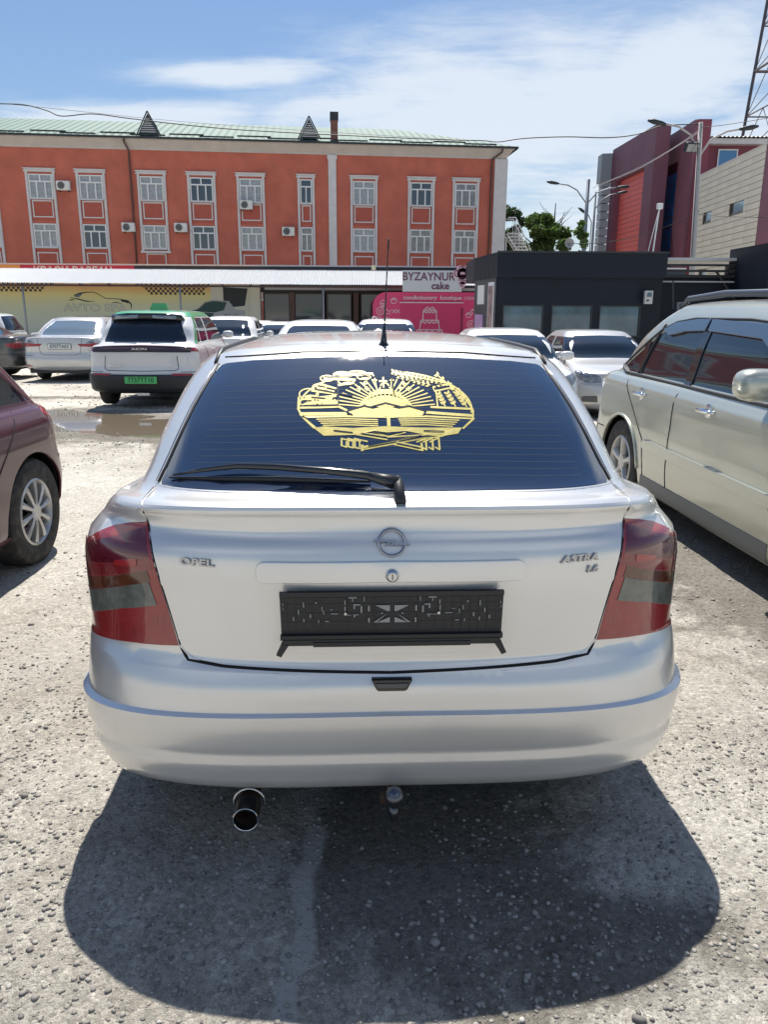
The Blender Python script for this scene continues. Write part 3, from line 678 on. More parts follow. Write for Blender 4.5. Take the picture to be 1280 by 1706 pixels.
    b.prism([(.048, -.0065), (-.006, -.0065), (.001, -.001), (.009, .0008), (.012, .0025), (.016, .0015), (.014, -.0005), (.040, -.0015)], -.005, .002)
    em = b.build('badge', mat('badge_chrome', (.36, .37, .40), .13, metal=1), root, ang=50); em.location = (.0, .0565, zb); em.rotation_euler = (R(-26), 0, 0)
    BC = MATS['badge_chrome']
    def badge_text(nm, tx, size, x, z, **k):
        u = sk.inv('r', [(x, z), (x-.01, z), (x+.01, z)]); q = sk.S(u[:, 0], u[:, 1]); n_ = sk.Nrm(u[:, 0], u[:, 1])[0]; c = q[0]+n_*.0032
        return text(nm, tx, size, BC, root, tuple(c), (math.acos(max(-1, min(1, n_[2])))-0.0, 0, math.atan2(q[2][1]-q[1][1], q[2][0]-q[1][0])), ext=.0026, bold=.0007, bevel=.0005, **k)
    badge_text('maker_lettering', 'OPEL', .0245, -.497, .876, sx=1.55, spacing=1.08)
    badge_text('model_lettering', 'ASTRA', .0245, .492, .8785, sx=1.35, shear=.25, spacing=1.1)
    badge_text('model_lettering', '1.6', .0235, .527, .847, sx=1.25, shear=.2)
    # -------- bumper details
    m_ = MB(); m_.prism([(-.052, .5825), (-.040, .5575), (-.034, .5535), (.034, .5535), (.040, .5575), (.052, .5825)], -.004, .03); m_.build('boot_release_recess', BLKG, root)
    m_ = MB(); m_.prism([(-.042, .5755), (-.036, .5645), (.036, .5645), (.042, .5755)], -.0075, -.003); m_.build('number_plate_lamp', GREYP, root)
    # tow ball
    m_ = MB(); m_.lathe([(.0, .026), (.010, .0245), (.019, .0175), (.0252, .004), (.0252, -.004), (.019, -.0175), (.0135, -.022), (.013, -.03)], 24, 'z', (.006, -.045, .272)); 
    m_.tube([(.006, -.045, .245), (.006, -.044, .215), (.006, -.02, .19), (.006, .08, .185), (.006, .3, .2)], .014)
    m_.build('tow_ball', mat('worn_gunmetal', (.12, .13, .15), .3, metal=.9), root, smooth=True); bx('tow_bar', RUST, root, -.03, -.012, -.01, .01, .225, .25)
    # exhaust
    m_ = MB(); c = (-.375, 0, 0)
    ex = [(-.36, .5, .22), (-.385, .30, .205), (-.39, .16, .190), (-.391, .07, .178), (-.392, .022, .172)]
    m_.tube(ex, .029, 20, caps=False); m_.build('exhaust_pipe', RUST, root, smooth=True)
    tip = MB(); d = (Vector(ex[-1])-Vector(ex[-2])).normalized()
    tip.tube([Vector(ex[-2]), Vector(ex[-1]), Vector(ex[-1])+d*.012], .0345, 24, caps=False); tip.tube([Vector(ex[-1])+d*.012, Vector(ex[-2])], .031, 24, caps=False)
    q0 = Vector(ex[-1])+d*.012
    tip.build('exhaust_tip', mat('sooty_steel', (.05, .05, .052), .35, metal=.8), root, smooth=True)
    MB().tube([Vector(ex[-2]), Vector(ex[-2])+d*.001], .0305, 16).build('pipe_bore', LINER, root)
    rg_ = [q0+Vector((.0335*math.cos(a), 0, .0335*math.sin(a))) for a in np.linspace(0, 2*math.pi, 25)]; MB().tube(rg_, .0022, 6, caps=False).build('exhaust_rim', CHR, root, smooth=True)
    cl = MB(); cl.tube([(-.389+.042*math.cos(a), .072, .180+.045*math.sin(a)) for a in np.linspace(R(-15), R(195), 16)], .0045); cl.build('pipe_clamp', CHRD, root, smooth=True)
    m_ = MB(); m_.lathe([(0, 0), (.012, 0), (.014, .008), (0, .01)], 12, 'y', (.42, .12, .235)); m_.build('tow_eye', CHRD, root)
    # antenna
    m_ = MB(); ax, ay = 0.004, .675
    m_.tube([(ax, ay, 1.388), (ax, ay, 1.3965), (ax, ay+.0, 1.405), (ax+.001, ay, 1.425), (ax+.002, ay, 1.46)], .02, 14, rs=[.021, .0175, .011, .008, .0042])
    m_.build('antenna_base', BLKG, root, smooth=True)
    m_ = MB(); m_.tube([(ax+.002, ay, 1.455), (ax+.006, ay-.0, 1.54), (ax+.012, ay+.005, 1.68), (ax+.0125, ay+.006, 1.685), (ax+.014, ay+.006, 1.715)], .002, 10, rs=[.0034, .0022, .0018, .003, .0026]); m_.build('antenna_mast', BLK, root, smooth=True)
    # wiper: arm from pivot, blade along the glass
    def onglass(x, z, o_): uv = sk.inv('r', [(x, z)]); return (sk.S(uv[:, 0], uv[:, 1])+sk.Nrm(uv[:, 0], uv[:, 1])*o_)[0]
    m_ = MB(); pv = onglass(.012, 1.035, .018)
    arm = [onglass(.010, 1.040, .022), onglass(-.06, 1.058, .028), onglass(-.16, 1.068, .028), onglass(-.30, 1.077, .026), onglass(-.40, 1.078, .024), onglass(-.50, 1.066, .02), onglass(-.585, 1.050, .014)]
    m_.tube(arm, .01, 8, rs=[.013, .0115, .010, .0095, .0085, .0065, .003]); m_.build('wiper_arm', BLKG, root, smooth=True)
    m_ = MB(); m_.tube([onglass(x, z, .008) for x, z in ((-.05, 1.056), (-.15, 1.058), (-.3, 1.060), (-.45, 1.056), (-.60, 1.046))], .005, 6, rs=[.003, .006, .0075, .006, .003]); m_.build('wiper_blade', BLK, root, smooth=True)
    m_ = MB(); a, b_ = onglass(.045, 1.040, .012), onglass(-.03, 1.046, .024)
    m_.tube([onglass(.024, 1.026, .004), onglass(.022, 1.040, .022), onglass(.018, 1.052, .030)], .02, 14, rs=[.014, .015, .010]); m_.tube([onglass(.022, 1.045, .024), onglass(-.05, 1.056, .027)], .016, 10, rs=[.017, .012])
    m_.build('wiper_pivot', BLK, root, smooth=True)
    # heater lines
    hl = MB()
    for z in np.linspace(1.075, 1.325, 17):
        hw = .60-(z-1.04)*.32-.045
        q = np.linspace(-hw, hw, 26); uv = sk.inv('r', [(x, z-.022*(x/.6)**2) for x in q]); P_ = sk.S(uv[:, 0], uv[:, 1]); Nn = sk.Nrm(uv[:, 0], uv[:, 1])
        for i in range(25):
            a, b_ = P_[i]+Nn[i]*.0016, P_[i+1]+Nn[i+1]*.0016; hl.quad(a, b_, b_+np.array([0, .0008, .0009]), a+np.array([0, .0008, .0009]))
    hl.build('heater_line', WLINE, root, kind='stuff')
    # film edge
    # -------- gold crest decal cut from thin film, laid on the glass
    GOLD = mat('gold_film', (.50, .425, .115), .42, metal=.15, var=.16, vscale=30, bump=.15, bscale=120, bdist=.002)
    polys = []; # in crest coordinates: x right, y up, unit = crop pixels about (640,340)
    def S_(pts, wd):                   # stroke -> quads
        pts = [np.array(p, float) for p in pts]
        for a, b_ in zip(pts[:-1], pts[1:]):
            d = b_-a; l = np.hypot(*d); 
            if l < 1e-6: continue
            d /= l; n_ = np.array([-d[1], d[0]])*wd*.5; a2 = a-d*wd*.25; b2 = b_+d*wd*.25
            k = max(1, int(l/60))
            for i in range(k):
                p, q = a2+(b2-a2)*i/k, a2+(b2-a2)*(i+1)/k; polys.append([p-n_, q-n_, q+n_, p+n_])
    def Fp(pts): polys.append([np.array(p, float) for p in pts])
    def arcp(cx, cy, rx, ry, a0, a1, n=18): return [(cx+rx*math.cos(R(a)), cy+ry*math.sin(R(a))) for a in np.linspace(a0, a1, n)]
    def ringseg(cx, cy, rx, ry, wx, wy, a0, a1, n=20):
        o_ = arcp(cx, cy, rx, ry, a0, a1, n); i_ = arcp(cx, cy, rx-wx, ry-wy, a0, a1, n)
        for k_ in range(n-1): Fp([o_[k_], o_[k_+1], i_[k_+1], i_[k_]])
    # outer wreath outline
    ringseg(640, 330, 578, 258, 12, 10, 176, 250, 26); ringseg(640, 330, 578, 258, 12, 10, 285, 368, 30)
    # left branch: cotton bolls as lobed outlines
    for (cx, cy, rx, ry) in ((130, 240, 68, 42), (235, 250, 62, 38), (200, 190, 50, 26), (250, 130, 50, 24), (350, 105, 62, 26), (455, 92, 66, 20), (380, 150, 58, 26), (500, 120, 50, 20), (120, 295, 58, 24), (255, 296, 70, 22)):
        ringseg(cx, cy, rx, ry, 9, 8, 0, 360, 20)
        Fp(arcp(cx+rx*.2, cy+ry*.5, rx*.62, ry*.42, 0, 360, 12)[:-1])
    for (a, b_) in (((120, 300), (320, 290)), ((150, 270), (310, 250)), ((230, 130), (440, 140)), ((300, 100), (560, 96)), ((330, 175), (430, 160)), ((150, 215), (320, 235))): S_([a, b_], 16)
    for i in range(7): S_([(150+i*26, 310), (160+i*24, 275)], 10)
    for i in range(9): S_([(390+i*20, 92+(i % 2)*12), (408+i*20, 110-(i % 2)*10)], 9)
    # right branch: wheat ears
    for (ax_, ay_, bx_, by_, nn) in ((700, 84, 1050, 160, 13), (740, 112, 960, 178, 8), (1000, 235, 1035, 320, 4), (1060, 230, 1105, 322, 4), (1120, 225, 1180, 325, 5), (1000, 100, 1200, 290, 6)):
        a, b_ = np.array([ax_, ay_]), np.array([bx_, by_]); d = (b_-a)/np.linalg.norm(b_-a); n_ = np.array([-d[1], d[0]])
        S_([a, b_], 9)
        for i in range(nn):
            p = a+(b_-a)*(i+.3)/nn
            for s_ in (-1, 1):
                q = p+n_*s_*20-d*22; Fp([p, p-d*16+n_*s_*4, q, p-d*2+n_*s_*16])
    S_([(1140, 200), (1206, 320)], 12); S_([(985, 210), (985, 318)], 10)
    # ribbon bands crossing the wreath
    Fp([(170, 172), (310, 205), (316, 196), (200, 160)]); S_([(168, 186), (300, 220)], 9)
    S_([(965, 190), (1095, 165)], 12); S_([(975, 218), (1110, 190)], 10); S_([(965, 190), (975, 218)], 8)
    S_([(80, 332), (330, 322)], 14); S_([(80, 372), (380, 368)], 20); S_([(330, 322), (395, 352)], 14)
    S_([(940, 325), (1205, 340)], 14); S_([(905, 360), (1215, 385)], 18)
    S_([(64, 262), (64, 340), (90, 385)], 12); S_([(1206, 318), (1220, 350), (1212, 400)], 12)
    # sun rays
    for i, ang in enumerate(np.linspace(8, 172, 23)):
        if 78 < ang < 102: continue
        c_, s_ = math.cos(R(ang)), math.sin(R(ang)); r0x, r0y = 168, 118; r1x, r1y = 330, 205
        S_([(640+r0x*c_, 335-r0y*s_), (640+r1x*c_, 335-r1y*s_)], 8)
    ringseg(640, 335, 176, 112, 26, 12, 190, 350, 24)
    for i in range(15):
        a = R(202+i*9.7); S_([(640+172*math.cos(a), 335+104*math.sin(a)), (640+160*math.cos(a), 335+88*math.sin(a))], 9)
    ringseg(640, 335, 158, 88, 158, 88, 200, 340, 20)
    # mountains
    Fp([(385, 352), (500, 322), (560, 336), (640, 318), (640, 385), (560, 392), (420, 380)]); Fp([(640, 318), (720, 336), (790, 324), (895, 352), (880, 378), (720, 392), (640, 385)])
    Fp([(470, 318), (560, 300), (640, 296), (640, 300), (555, 322), (540, 326)]); Fp([(640, 296), (720, 300), (820, 320), (740, 326), (640, 300)])
    # crown and side stars
    S_([(632, 122), (632, 190)], 12); S_([(606, 148), (656, 148)], 12); ringseg(640, 182, 32, 26, 11, 9, 180, 360, 12); S_([(598, 210), (684, 210)], 12); S_([(610, 190), (600, 208)], 9); S_([(670, 190), (682, 208)], 9)
    S_([(560, 215), (720, 215)], 7); S_([(535, 232), (640, 218), (745, 232)], 10)
    for x in (690, 575): S_([(x, 128), (x+(10 if x < 600 else -10), 205)], 8); S_([(x-14, 142), (x+14, 142)], 8)
    for (x, y) in ((505, 165), (770, 165), (520, 200), (745, 195), (470, 200), (800, 200)): S_([(x-16, y), (x+16, y)], 10); S_([(x, y-13), (x, y+13)], 10)
    # the open book with pages
    Fp([(100, 385), (380, 380), (640, 388), (640, 396), (380, 392), (130, 398)]); Fp([(640, 388), (900, 380), (1210, 400), (1200, 408), (900, 392), (640, 396)])
    for i in range(4):
        y = 402+i*13; S_([(188+i*14, y+4), (400, y), (584, y+6)], 7); S_([(720+i*5, y+2), (900, y), (1118-i*16, y+12)], 7)
    S_([(655, 390), (655, 470)], 22)
    Fp([(90, 395), (112, 398), (190, 460), (170, 468)]); Fp([(1225, 405), (1208, 402), (1130, 465), (1140, 472)])
    Fp([(170, 462), (240, 452), (420, 462), (430, 506), (235, 512)]); Fp([(420, 462), (640, 450), (640, 490), (560, 480), (430, 506)])
    Fp([(640, 450), (860, 460), (860, 500), (760, 480), (640, 490)]); Fp([(860, 460), (1130, 462), (1100, 500), (1000, 515), (860, 500)])
    # crossed ribbon tails
    S_([(430, 500), (640, 535)], 10); S_([(470, 492), (650, 515)], 8); S_([(640, 520), (1000, 500)], 8); S_([(560, 488), (655, 515), (760, 490)], 8)
    Fp([(470, 580), (900, 498), (1010, 512), (1000, 520), (890, 508), (492, 590)]); Fp([(470, 606), (880, 532), (985, 524), (980, 516), (880, 522), (486, 594)]); S_([(480, 572), (480, 604)], 18)
    S_([(680, 566), (860, 604)], 10); S_([(700, 552), (860, 585)], 10); S_([(858, 560), (862, 606)], 14)
    for i in range(3):
        x = 350+i*42; S_([(x, 528), (x, 574+i*6)], 12); S_([(x, 574+i*6), (x+32, 584+i*4)], 9); S_([(x, 530), (x+80, 548)], 9); S_([(x+30, 548), (x+30, 582)], 9)
        x = 888+i*42; S_([(x, 538-i*3), (x, 600-i*2)], 12); S_([(x-26, 586), (x, 602)], 9); S_([(x-60, 552), (x, 532-i*3)], 9)
    V = []; F = []; sc = .0000
    # crest size on the glass
    fx = lambda x: (x-643)*.000434; fz = lambda y: 1.3275-(y-70)*.000372
    for k_, pl in enumerate(polys):
        b0 = len(V); 
        for p in pl: V.append((fx(p[0]), fz(p[1]), k_))
        F.append(tuple(range(b0, b0+len(pl))))
    V = np.array(V); uv = sk.inv('r', V[:, :2]); lift = .0022+(V[:, 2] % 7)*.00004
    P_ = sk.S(uv[:, 0], uv[:, 1])+sk.Nrm(uv[:, 0], uv[:, 1])*lift[:, None]
    crest = mesh('gold_crest', P_, F, GOLD, root)
    polys.clear()
    for l_ in ([(388, 350), (500, 317), (556, 330)], [(545, 324), (640, 298), (740, 324)], [(722, 330), (795, 318), (898, 350)], [(380, 356), (420, 378)], [(905, 352), (885, 378)]): S_(l_, 9)
    for l_ in ([(170, 205), (420, 250)], [(320, 150), (330, 300)], [(150, 262), (240, 268)], [(250, 120), (420, 118)], [(440, 96), (540, 104)], [(100, 318), (330, 312)]): S_(l_, 8)
    for l_ in ([(480, 498), (640, 524)], [(560, 486), (650, 503), (740, 486)], [(520, 574), (860, 512)], [(700, 560), (840, 590)], [(300, 478), (420, 492)], [(880, 480), (1010, 486)]): S_(l_, 7)
    for i in range(9):
        for j in range(3): S_([(735+i*34+j*6, 100+j*16+i*7), (748+i*34+j*6, 108+j*16+i*7)], 6)
    V = []; F = []
    for pl in polys:
        b0 = len(V); V += [(fx(p[0]), fz(p[1])) for p in pl]; F.append(tuple(range(b0, b0+len(pl))))
    V = np.array(V); uv = sk.inv('r', V); P_ = sk.S(uv[:, 0], uv[:, 1])+sk.Nrm(uv[:, 0], uv[:, 1])*.0032
    mesh('crest_outline', P_, F, mat('crest_line', (.012, .025, .055), .2), crest, kind='stuff')
    return root
# ------------------------------------------------------------------ generic cars
def gen_skin(L, W, H, kind, **o):
    """W half width.  Ring stack for a sedan, hatch or SUV; y=0 rear bumper, y=L front bumper"""
    zb = o.get('belt', .62*H); g = o.get('clear', .20); dk = o.get('deck', zb+.09); hd = o.get('hood', zb-.20)
    tr = o.get('trunk', .55 if kind == 'sedan' else .10); ws = o.get('wsb', L-1.15); rr = o.get('roof_r', tr+(.75 if kind == 'sedan' else .35)); rf = o.get('roof_f', ws-.75)
    rw = o.get('rw', W*.69); bw = o.get('bw', W*.90); pr = o.get('pr', 3.0); pf = o.get('pf', 2.3); Cr = o.get('Cr', .42); Cf = o.get('Cf', .75)
    def rg(Rr, F, Wd, z, **k): return dict(R=Rr, F=F, W=Wd, z=z, pr=k.pop('pr', pr), pf=k.pop('pf', pf), Cr=k.pop('Cr', Cr), Cf=k.pop('Cf', Cf), **k)
    hz = hd+.02
    rings = [
        rg(.10, L-.14, W-.05, (g+.06, g, g)), rg(.04, L-.06, W-.02, (g+.10, g+.06, g+.06)), rg(.01, L-.01, W-.01, (g+.20, g+.14, g+.18)),
        rg(.0, L, W, (.50, .46, .45)), rg(.02, L-.01, W, (.60, .56, .54)), rg(.05, L-.03, W, (.70, .66, .60)),
        rg(.05, L-.06, W-.005, (.80, .75, .655)), rg(.05+.01, L-.11, W-.015, (dk-.10 if kind == 'sedan' else zb-.08, zb-.10, hz-.02)),
        rg(.07, L-.22, W-.045, (dk-.035 if kind == 'sedan' else zb-.03, zb-.045, hz+.02)),
        rg(.10, L-.50, W-.07, (dk-.005 if kind == 'sedan' else zb-.01, zb-.015, hz+.075)),
        rg(tr, ws, bw-.0, (dk+.015 if kind == 'sedan' else zb+.02, zb+.005, zb+.06), Cr=.40, Cf=.30, pf=2.6),
        rg(tr+(rr-tr)*.5, ws-(ws-rf)*.5, (bw+rw)/2+.015, (zb+(H-zb)*.57, zb+(H-zb)*.50, zb+(H-zb)*.60), Cr=.34, Cf=.28, pf=2.6),
        rg(rr-.04, rf+.06, rw+.015, (H-.085, H-.08, H-.085), Cr=.3, Cf=.28, pf=2.6),
        rg(rr+.03, rf-.03, rw-.03, (H-.045, H-.035, H-.045), Cr=.3, Cf=.28, pf=2.6),
        rg(rr+.14, rf-.15, rw*.75, (H-.018, H-.012, H-.02), Cr=.3, Cf=.3), rg(rr+.4, rf-.4, rw*.4, (H-.004, H, H-.004), Cr=.2, Cf=.2), rg((rr+rf)/2-.2, (rr+rf)/2+.2, .002, (H, H, H), Cr=.05, Cf=.05)]
    if 'mod' in o: o['mod'](rings)
    sk = Skin(rings); sk.p = dict(zb=zb, dk=dk, hd=hd, tr=tr, ws=ws, rr=rr, rf=rf, rw=rw, bw=bw, L=L, W=W, H=H, g=g, kind=kind); return sk
def gen_car(name, label, cat, loc, rz, skinargs, pmat, group=None, ds=.09, wheels=None, lod=1, front=True, rear=True, roofmat=None, glass=None, plate=None, windows=None, trunk_lines=True, handles=True, wstyle='five', mirrors=True, lampf=None, lampr=None, mirror_y=None, mirror_s=1., pmat_low=None, sidemat=None):
    root = thing(name, label, cat, loc, rz, group); sk = gen_skin(**skinargs); p = sk.p; L, W, H, zb, dk = p['L'], p['W'], p['H'], p['zb'], p['dk']
    glass = glass or GLASS
    r = .325 if H < 1.6 else .355; yw = wheels or (.95, L-.88); ar = r+.045; zc = r-.01
    P = sk.path; sed = p['kind'] == 'sedan'
    arches = []
    for y in yw:
        a = P([('s', y-ar, .25), *circ((y, zc), ar, 178, 2, 20), ('s', y+ar, .25)], ds=.08); a[0, 1] = a[-1, 1] = -.05; arches.append(a)
    tr, rr, rf, ws, rw, bw = p['tr'], p['rr'], p['rf'], p['ws'], p['rw'], p['bw']
    zr = dk+.03 if sed else zb+.05; ztop = H-.10
    fr = lambda z, w0, w1: w0+(w1-w0)*(z-zb)/(H-.08-zb)
    gl = P(sym([('r', 0, zr), ('r', fr(zr, bw, rw)-.10, zr-.004, .05), ('r', rw-.10, ztop, .06), ('r', 0, ztop+.012)]), ds=.08)
    wsp = P(sym([('f', 0, zb+.075), ('f', bw-.10, zb+.065, .04), ('f', rw-.08, ztop-.005, .06), ('f', 0, ztop+.005)]), ds=.08)
    # side glass: polygon then pillars
    lo = zb+.035; up = H-.125
    yA = ws-.12; yB = tr+(.42 if sed else .34)
    side = [('s', yB, lo), ('s', yA, lo), ('s', rf+.14, up, .1), ('s', rr+.22, up, .15)]
    if windows: side = windows
    y0, y1 = yB, yA; mid = (rr+rf)/2+.02
    def splity(pts, ya, yb_):   # clip polygon between two y lines (Sutherland-Hodgman)
        def cl(q, f, g):
            o_ = []
            for i in range(len(q)):
                a, b = q[i-1], q[i]; fa, fb = f(a), f(b)
                if (fa >= 0) != (fb >= 0): t = fa/(fa-fb); o_.append((a[0]+(b[0]-a[0])*t, a[1]+(b[1]-a[1])*t))
                if fb >= 0: o_.append(b)
            return o_
        q = [(s_[1], s_[2]) for s_ in pts]; q = cl(q, lambda a: a[0]-ya, 0); q = cl(q, lambda a: yb_-a[0], 0); return q
    wins = []
    cuts = [(-9, y0+.30 if sed else y0+.38), (y0+.345 if sed else y0+.43, mid-.04), (mid+.04, 99)]
    for a, b in cuts:
        q = splity(side, a, b)
        if len(q) > 2: wins.append(P([('s', y, z, .03) for y, z in q], ds=.07))
    holes = arches+wins+([gl] if rear else [gl])+[wsp]
    if sed or lampr: tl_def = [('r', W*.56, .80), ('r', W*.70, .745, .02), ('s', .16, .745), ('s', .34, .80), ('s', .34, .86, .02), ('s', .16, .885), ('r', W*.70, .905), ('r', W*.56, .87)]
    tl = P(lampr or ([('r', W*.62, .78), ('r', W*.76, .70), ('s', .20, .70), ('s', .33, .80), ('s', .30, zb-.04), ('s', .2, zb-.02), ('r', W*.72, zb-.03)] if not sed else tl_def), ds=.05)
    hz = p['hd']
    hl = P(lampf or [('f', W*.50, hz-.14), ('f', W*.72, hz-.155), ('s', L-.28, hz-.11), ('s', L-.42, hz-.0), ('s', L-.50, hz+.045), ('f', W*.74, hz+.015), ('f', W*.52, hz-.04)], ds=.05)
    holes += [tl, hl]
    lowm = pmat_low
    panel(sk, 'body', pmat, root, rect=(0, sk.umax, 0, sk.vmax), holes=holes, ds=ds, depth=.014, both=True)
    panel(sk, 'rear_window', glass, root, outer=gl, ds=.1, gap=.002, off=-.003, depth=0)
    panel(sk, 'windscreen', glass, root, outer=wsp, ds=.1, gap=.002, off=-.003, depth=0)
    for mi in (False, True):
        for q in wins: panel(sk, 'side_window', glass, root, outer=q, ds=.12, gap=.002, off=-.004, depth=0, mirror=mi)
        panel(sk, 'tail_light', REDB, root, outer=tl, ds=.05, gap=.002, off=.002, depth=.01, mirror=mi)
        panel(sk, 'headlight', HEADL, root, outer=hl, ds=.05, gap=.002, off=.002, depth=.01, mirror=mi)
    liner(sk, root, arches, .2)
    underbody(root, L, W, p['g']+.03, yw, ar)
    add_wheels(root, wstyle, W-.015, yw, r, detail=lod)
    # shut lines as thin dark strips
    if lod:
        def strip(pts, nm, r_=.0045, m=LINER, off=.0, mi=False):
            q = P(pts, ds=.06, closed=False); q = sk.S(q[:, 0], q[:, 1])+sk.Nrm(q[:, 0], q[:, 1])*off
            if mi: q = q*np.array([-1, 1, 1])
            return MB().tube(q, r_, 5).build(nm, m, root, smooth=True)
        for mi in (False, True):
            strip([('s', mid, zb-.0), ('s', mid-.01, .5), ('s', mid, .30)], 'door_gap', mi=mi)
            strip([('s', ws-.10, zb-.0), ('s', ws-.22, .5), ('s', ws-.2, .30)], 'door_gap', mi=mi)
            strip([('s', yB+.30, zb), ('s', yw[0]+ar+.06, .62), ('s', yw[0]+ar+.10, .42), ('s', yw[0]+ar+.1, .30)], 'door_gap', mi=mi)
            strip([('r', W*.70, .60), ('s', .18, .60), ('s', yw[0]-ar+.02, .60)], 'bumper_gap', mi=mi)
            for yh in (mid-.12, mid+.95) if handles else ():
                u = sk.inv('s', [(yh, zb-.10)]); c = (sk.S(u[:, 0], u[:, 1])+sk.Nrm(u[:, 0], u[:, 1])*.02)[0]; 
                m_ = MB().box(c[0]-.014, c[0]+.012, c[1]-.09, c[1]+.09, c[2]-.014, c[2]+.014, bev=.01); 
                if mi: m_.V = [(-x, y, z) for x, y, z in m_.V]
                m_.build('door_handle', pmat, root, ang=50)
        if sed:
            strip([('r', -W*.56, dk-.03), ('r', -W*.50, .66), ('r', -W*.42, .625), ('r', 0, .62), ('r', W*.42, .625), ('r', W*.50, .66), ('r', W*.56, dk-.03)], 'boot_gap')
    if mirrors:
        for s_ in (1, -1):
            m_ = MB(); u = sk.inv('s', [(mirror_y or ws-.22, zb+.06)]); c = sk.S(u[:, 0], u[:, 1])[0]
            prof = [(.058*(max(0, 1-abs(q_)**3.2))**(1/2.6), q_*.098) for q_ in np.sin(np.linspace(-math.pi/2, math.pi/2, 15))]
            n = 24; V = []; F = []
            for (q, h) in prof:
                for k in range(n):
                    t = 2*math.pi*k/n; V.append((s_*(c[0]+.125+h*mirror_s*1.05), c[1]+q*1.2*mirror_s*math.copysign(abs(math.sin(t))**.65, math.sin(t))+.02, c[2]+.05+q*1.15*mirror_s*math.copysign(abs(math.cos(t))**.65, math.cos(t))))
            for i in range(len(prof)-1):
                for k in range(n): F.append((i*n+k, i*n+(k+1) % n, (i+1)*n+(k+1) % n, (i+1)*n+k))
            m_.add(V, F); m_.tube([(s_*(c[0]-.02), c[1], c[2]), (s_*(c[0]+.06), c[1]+.01, c[2]+.03)], .02, 8)
            mo = m_.build('wing_mirror', pmat, root, smooth=True)
            g_ = MB().tube([(s_*(c[0]+.125), c[1]-.035, c[2]+.05), (s_*(c[0]+.125), c[1]-.046, c[2]+.05)], .05, 14); g_.build('mirror_glass', GLASSL, mo)
    return root, sk
def plate(root, s, sk, z, bg_, w=.52, h=.112, front=False, y=None, m=INK):
    u = sk.inv('f' if front else 'r', [(0.0, z)]); c = sk.S(u[:, 0], u[:, 1])[0]
    d = 1 if front else -1; y = c[1]+d*.012
    pl = bx('number_plate', BLK, root, -w/2-.008, w/2+.008, *sorted((y, y+d*.006)), z-h/2-.008, z+h/2+.008)
    bx('plate_face', bg_, pl, -w/2, w/2, *sorted((y+d*.004, y+d*.009)), z-h/2, z+h/2)
    text('plate_digits', s, h*.98, m, pl, (0, y+d*.0105, z), (R(90), 0, R(180) if front else 0), ext=.0008, sx=.92, bold=.0012)
    return pl
# ------------------------------------------------------------------ ground
def vnoise(x, y, seed=0):
    xi = np.floor(x).astype(int); yi = np.floor(y).astype(int); fx = x-xi; fy = y-yi
    def hsh(a, b):
        h_ = (a*374761393+b*668265263+seed*1442695041) & 0xffffffff; h_ = ((h_ ^ (h_ >> 13))*1274126177) & 0xffffffff; return ((h_ ^ (h_ >> 16)) & 0xffff)/65535.
    s = lambda t: t*t*(3-2*t); fx, fy = s(fx), s(fy)
    return (hsh(xi, yi)*(1-fx)+hsh(xi+1, yi)*fx)*(1-fy)+(hsh(xi, yi+1)*(1-fx)+hsh(xi+1, yi+1)*fx)*fy
def fbm(x, y, o=4, seed=0):
    a = 0; w_ = 1; t = 0
    for i in range(o): a = a+w_*(vnoise(x*2**i, y*2**i, seed+i)-.5); t += w_; w_ *= .5
    return a/t
PUD = [(-4.95, 11.3, 1.55, .95), (-2.9, 10.2, 1.75, .95), (-4.2, 13.6, 1.1, .30), (-6.4, 12.2, 1.2, .6)]
def terrain(x, y):
    z = G(x, y)+fbm(x*.55, y*.55, 3, 5)*.035+fbm(x*2.3, y*2.3, 3, 9)*.018
    near = np.exp(-((np.hypot(x, y-2.2))/9)**2)
    z = z+near*fbm(x*9, y*9, 3, 3)*.010
    for (cx, cy, rx, ry) in PUD:
        d = np.sqrt(((x-cx)/rx)**2+((y-cy)/ry)**2); z = z-.045*np.clip(1.25-d, 0, 1)**.7*(d < 1.25)
    return z
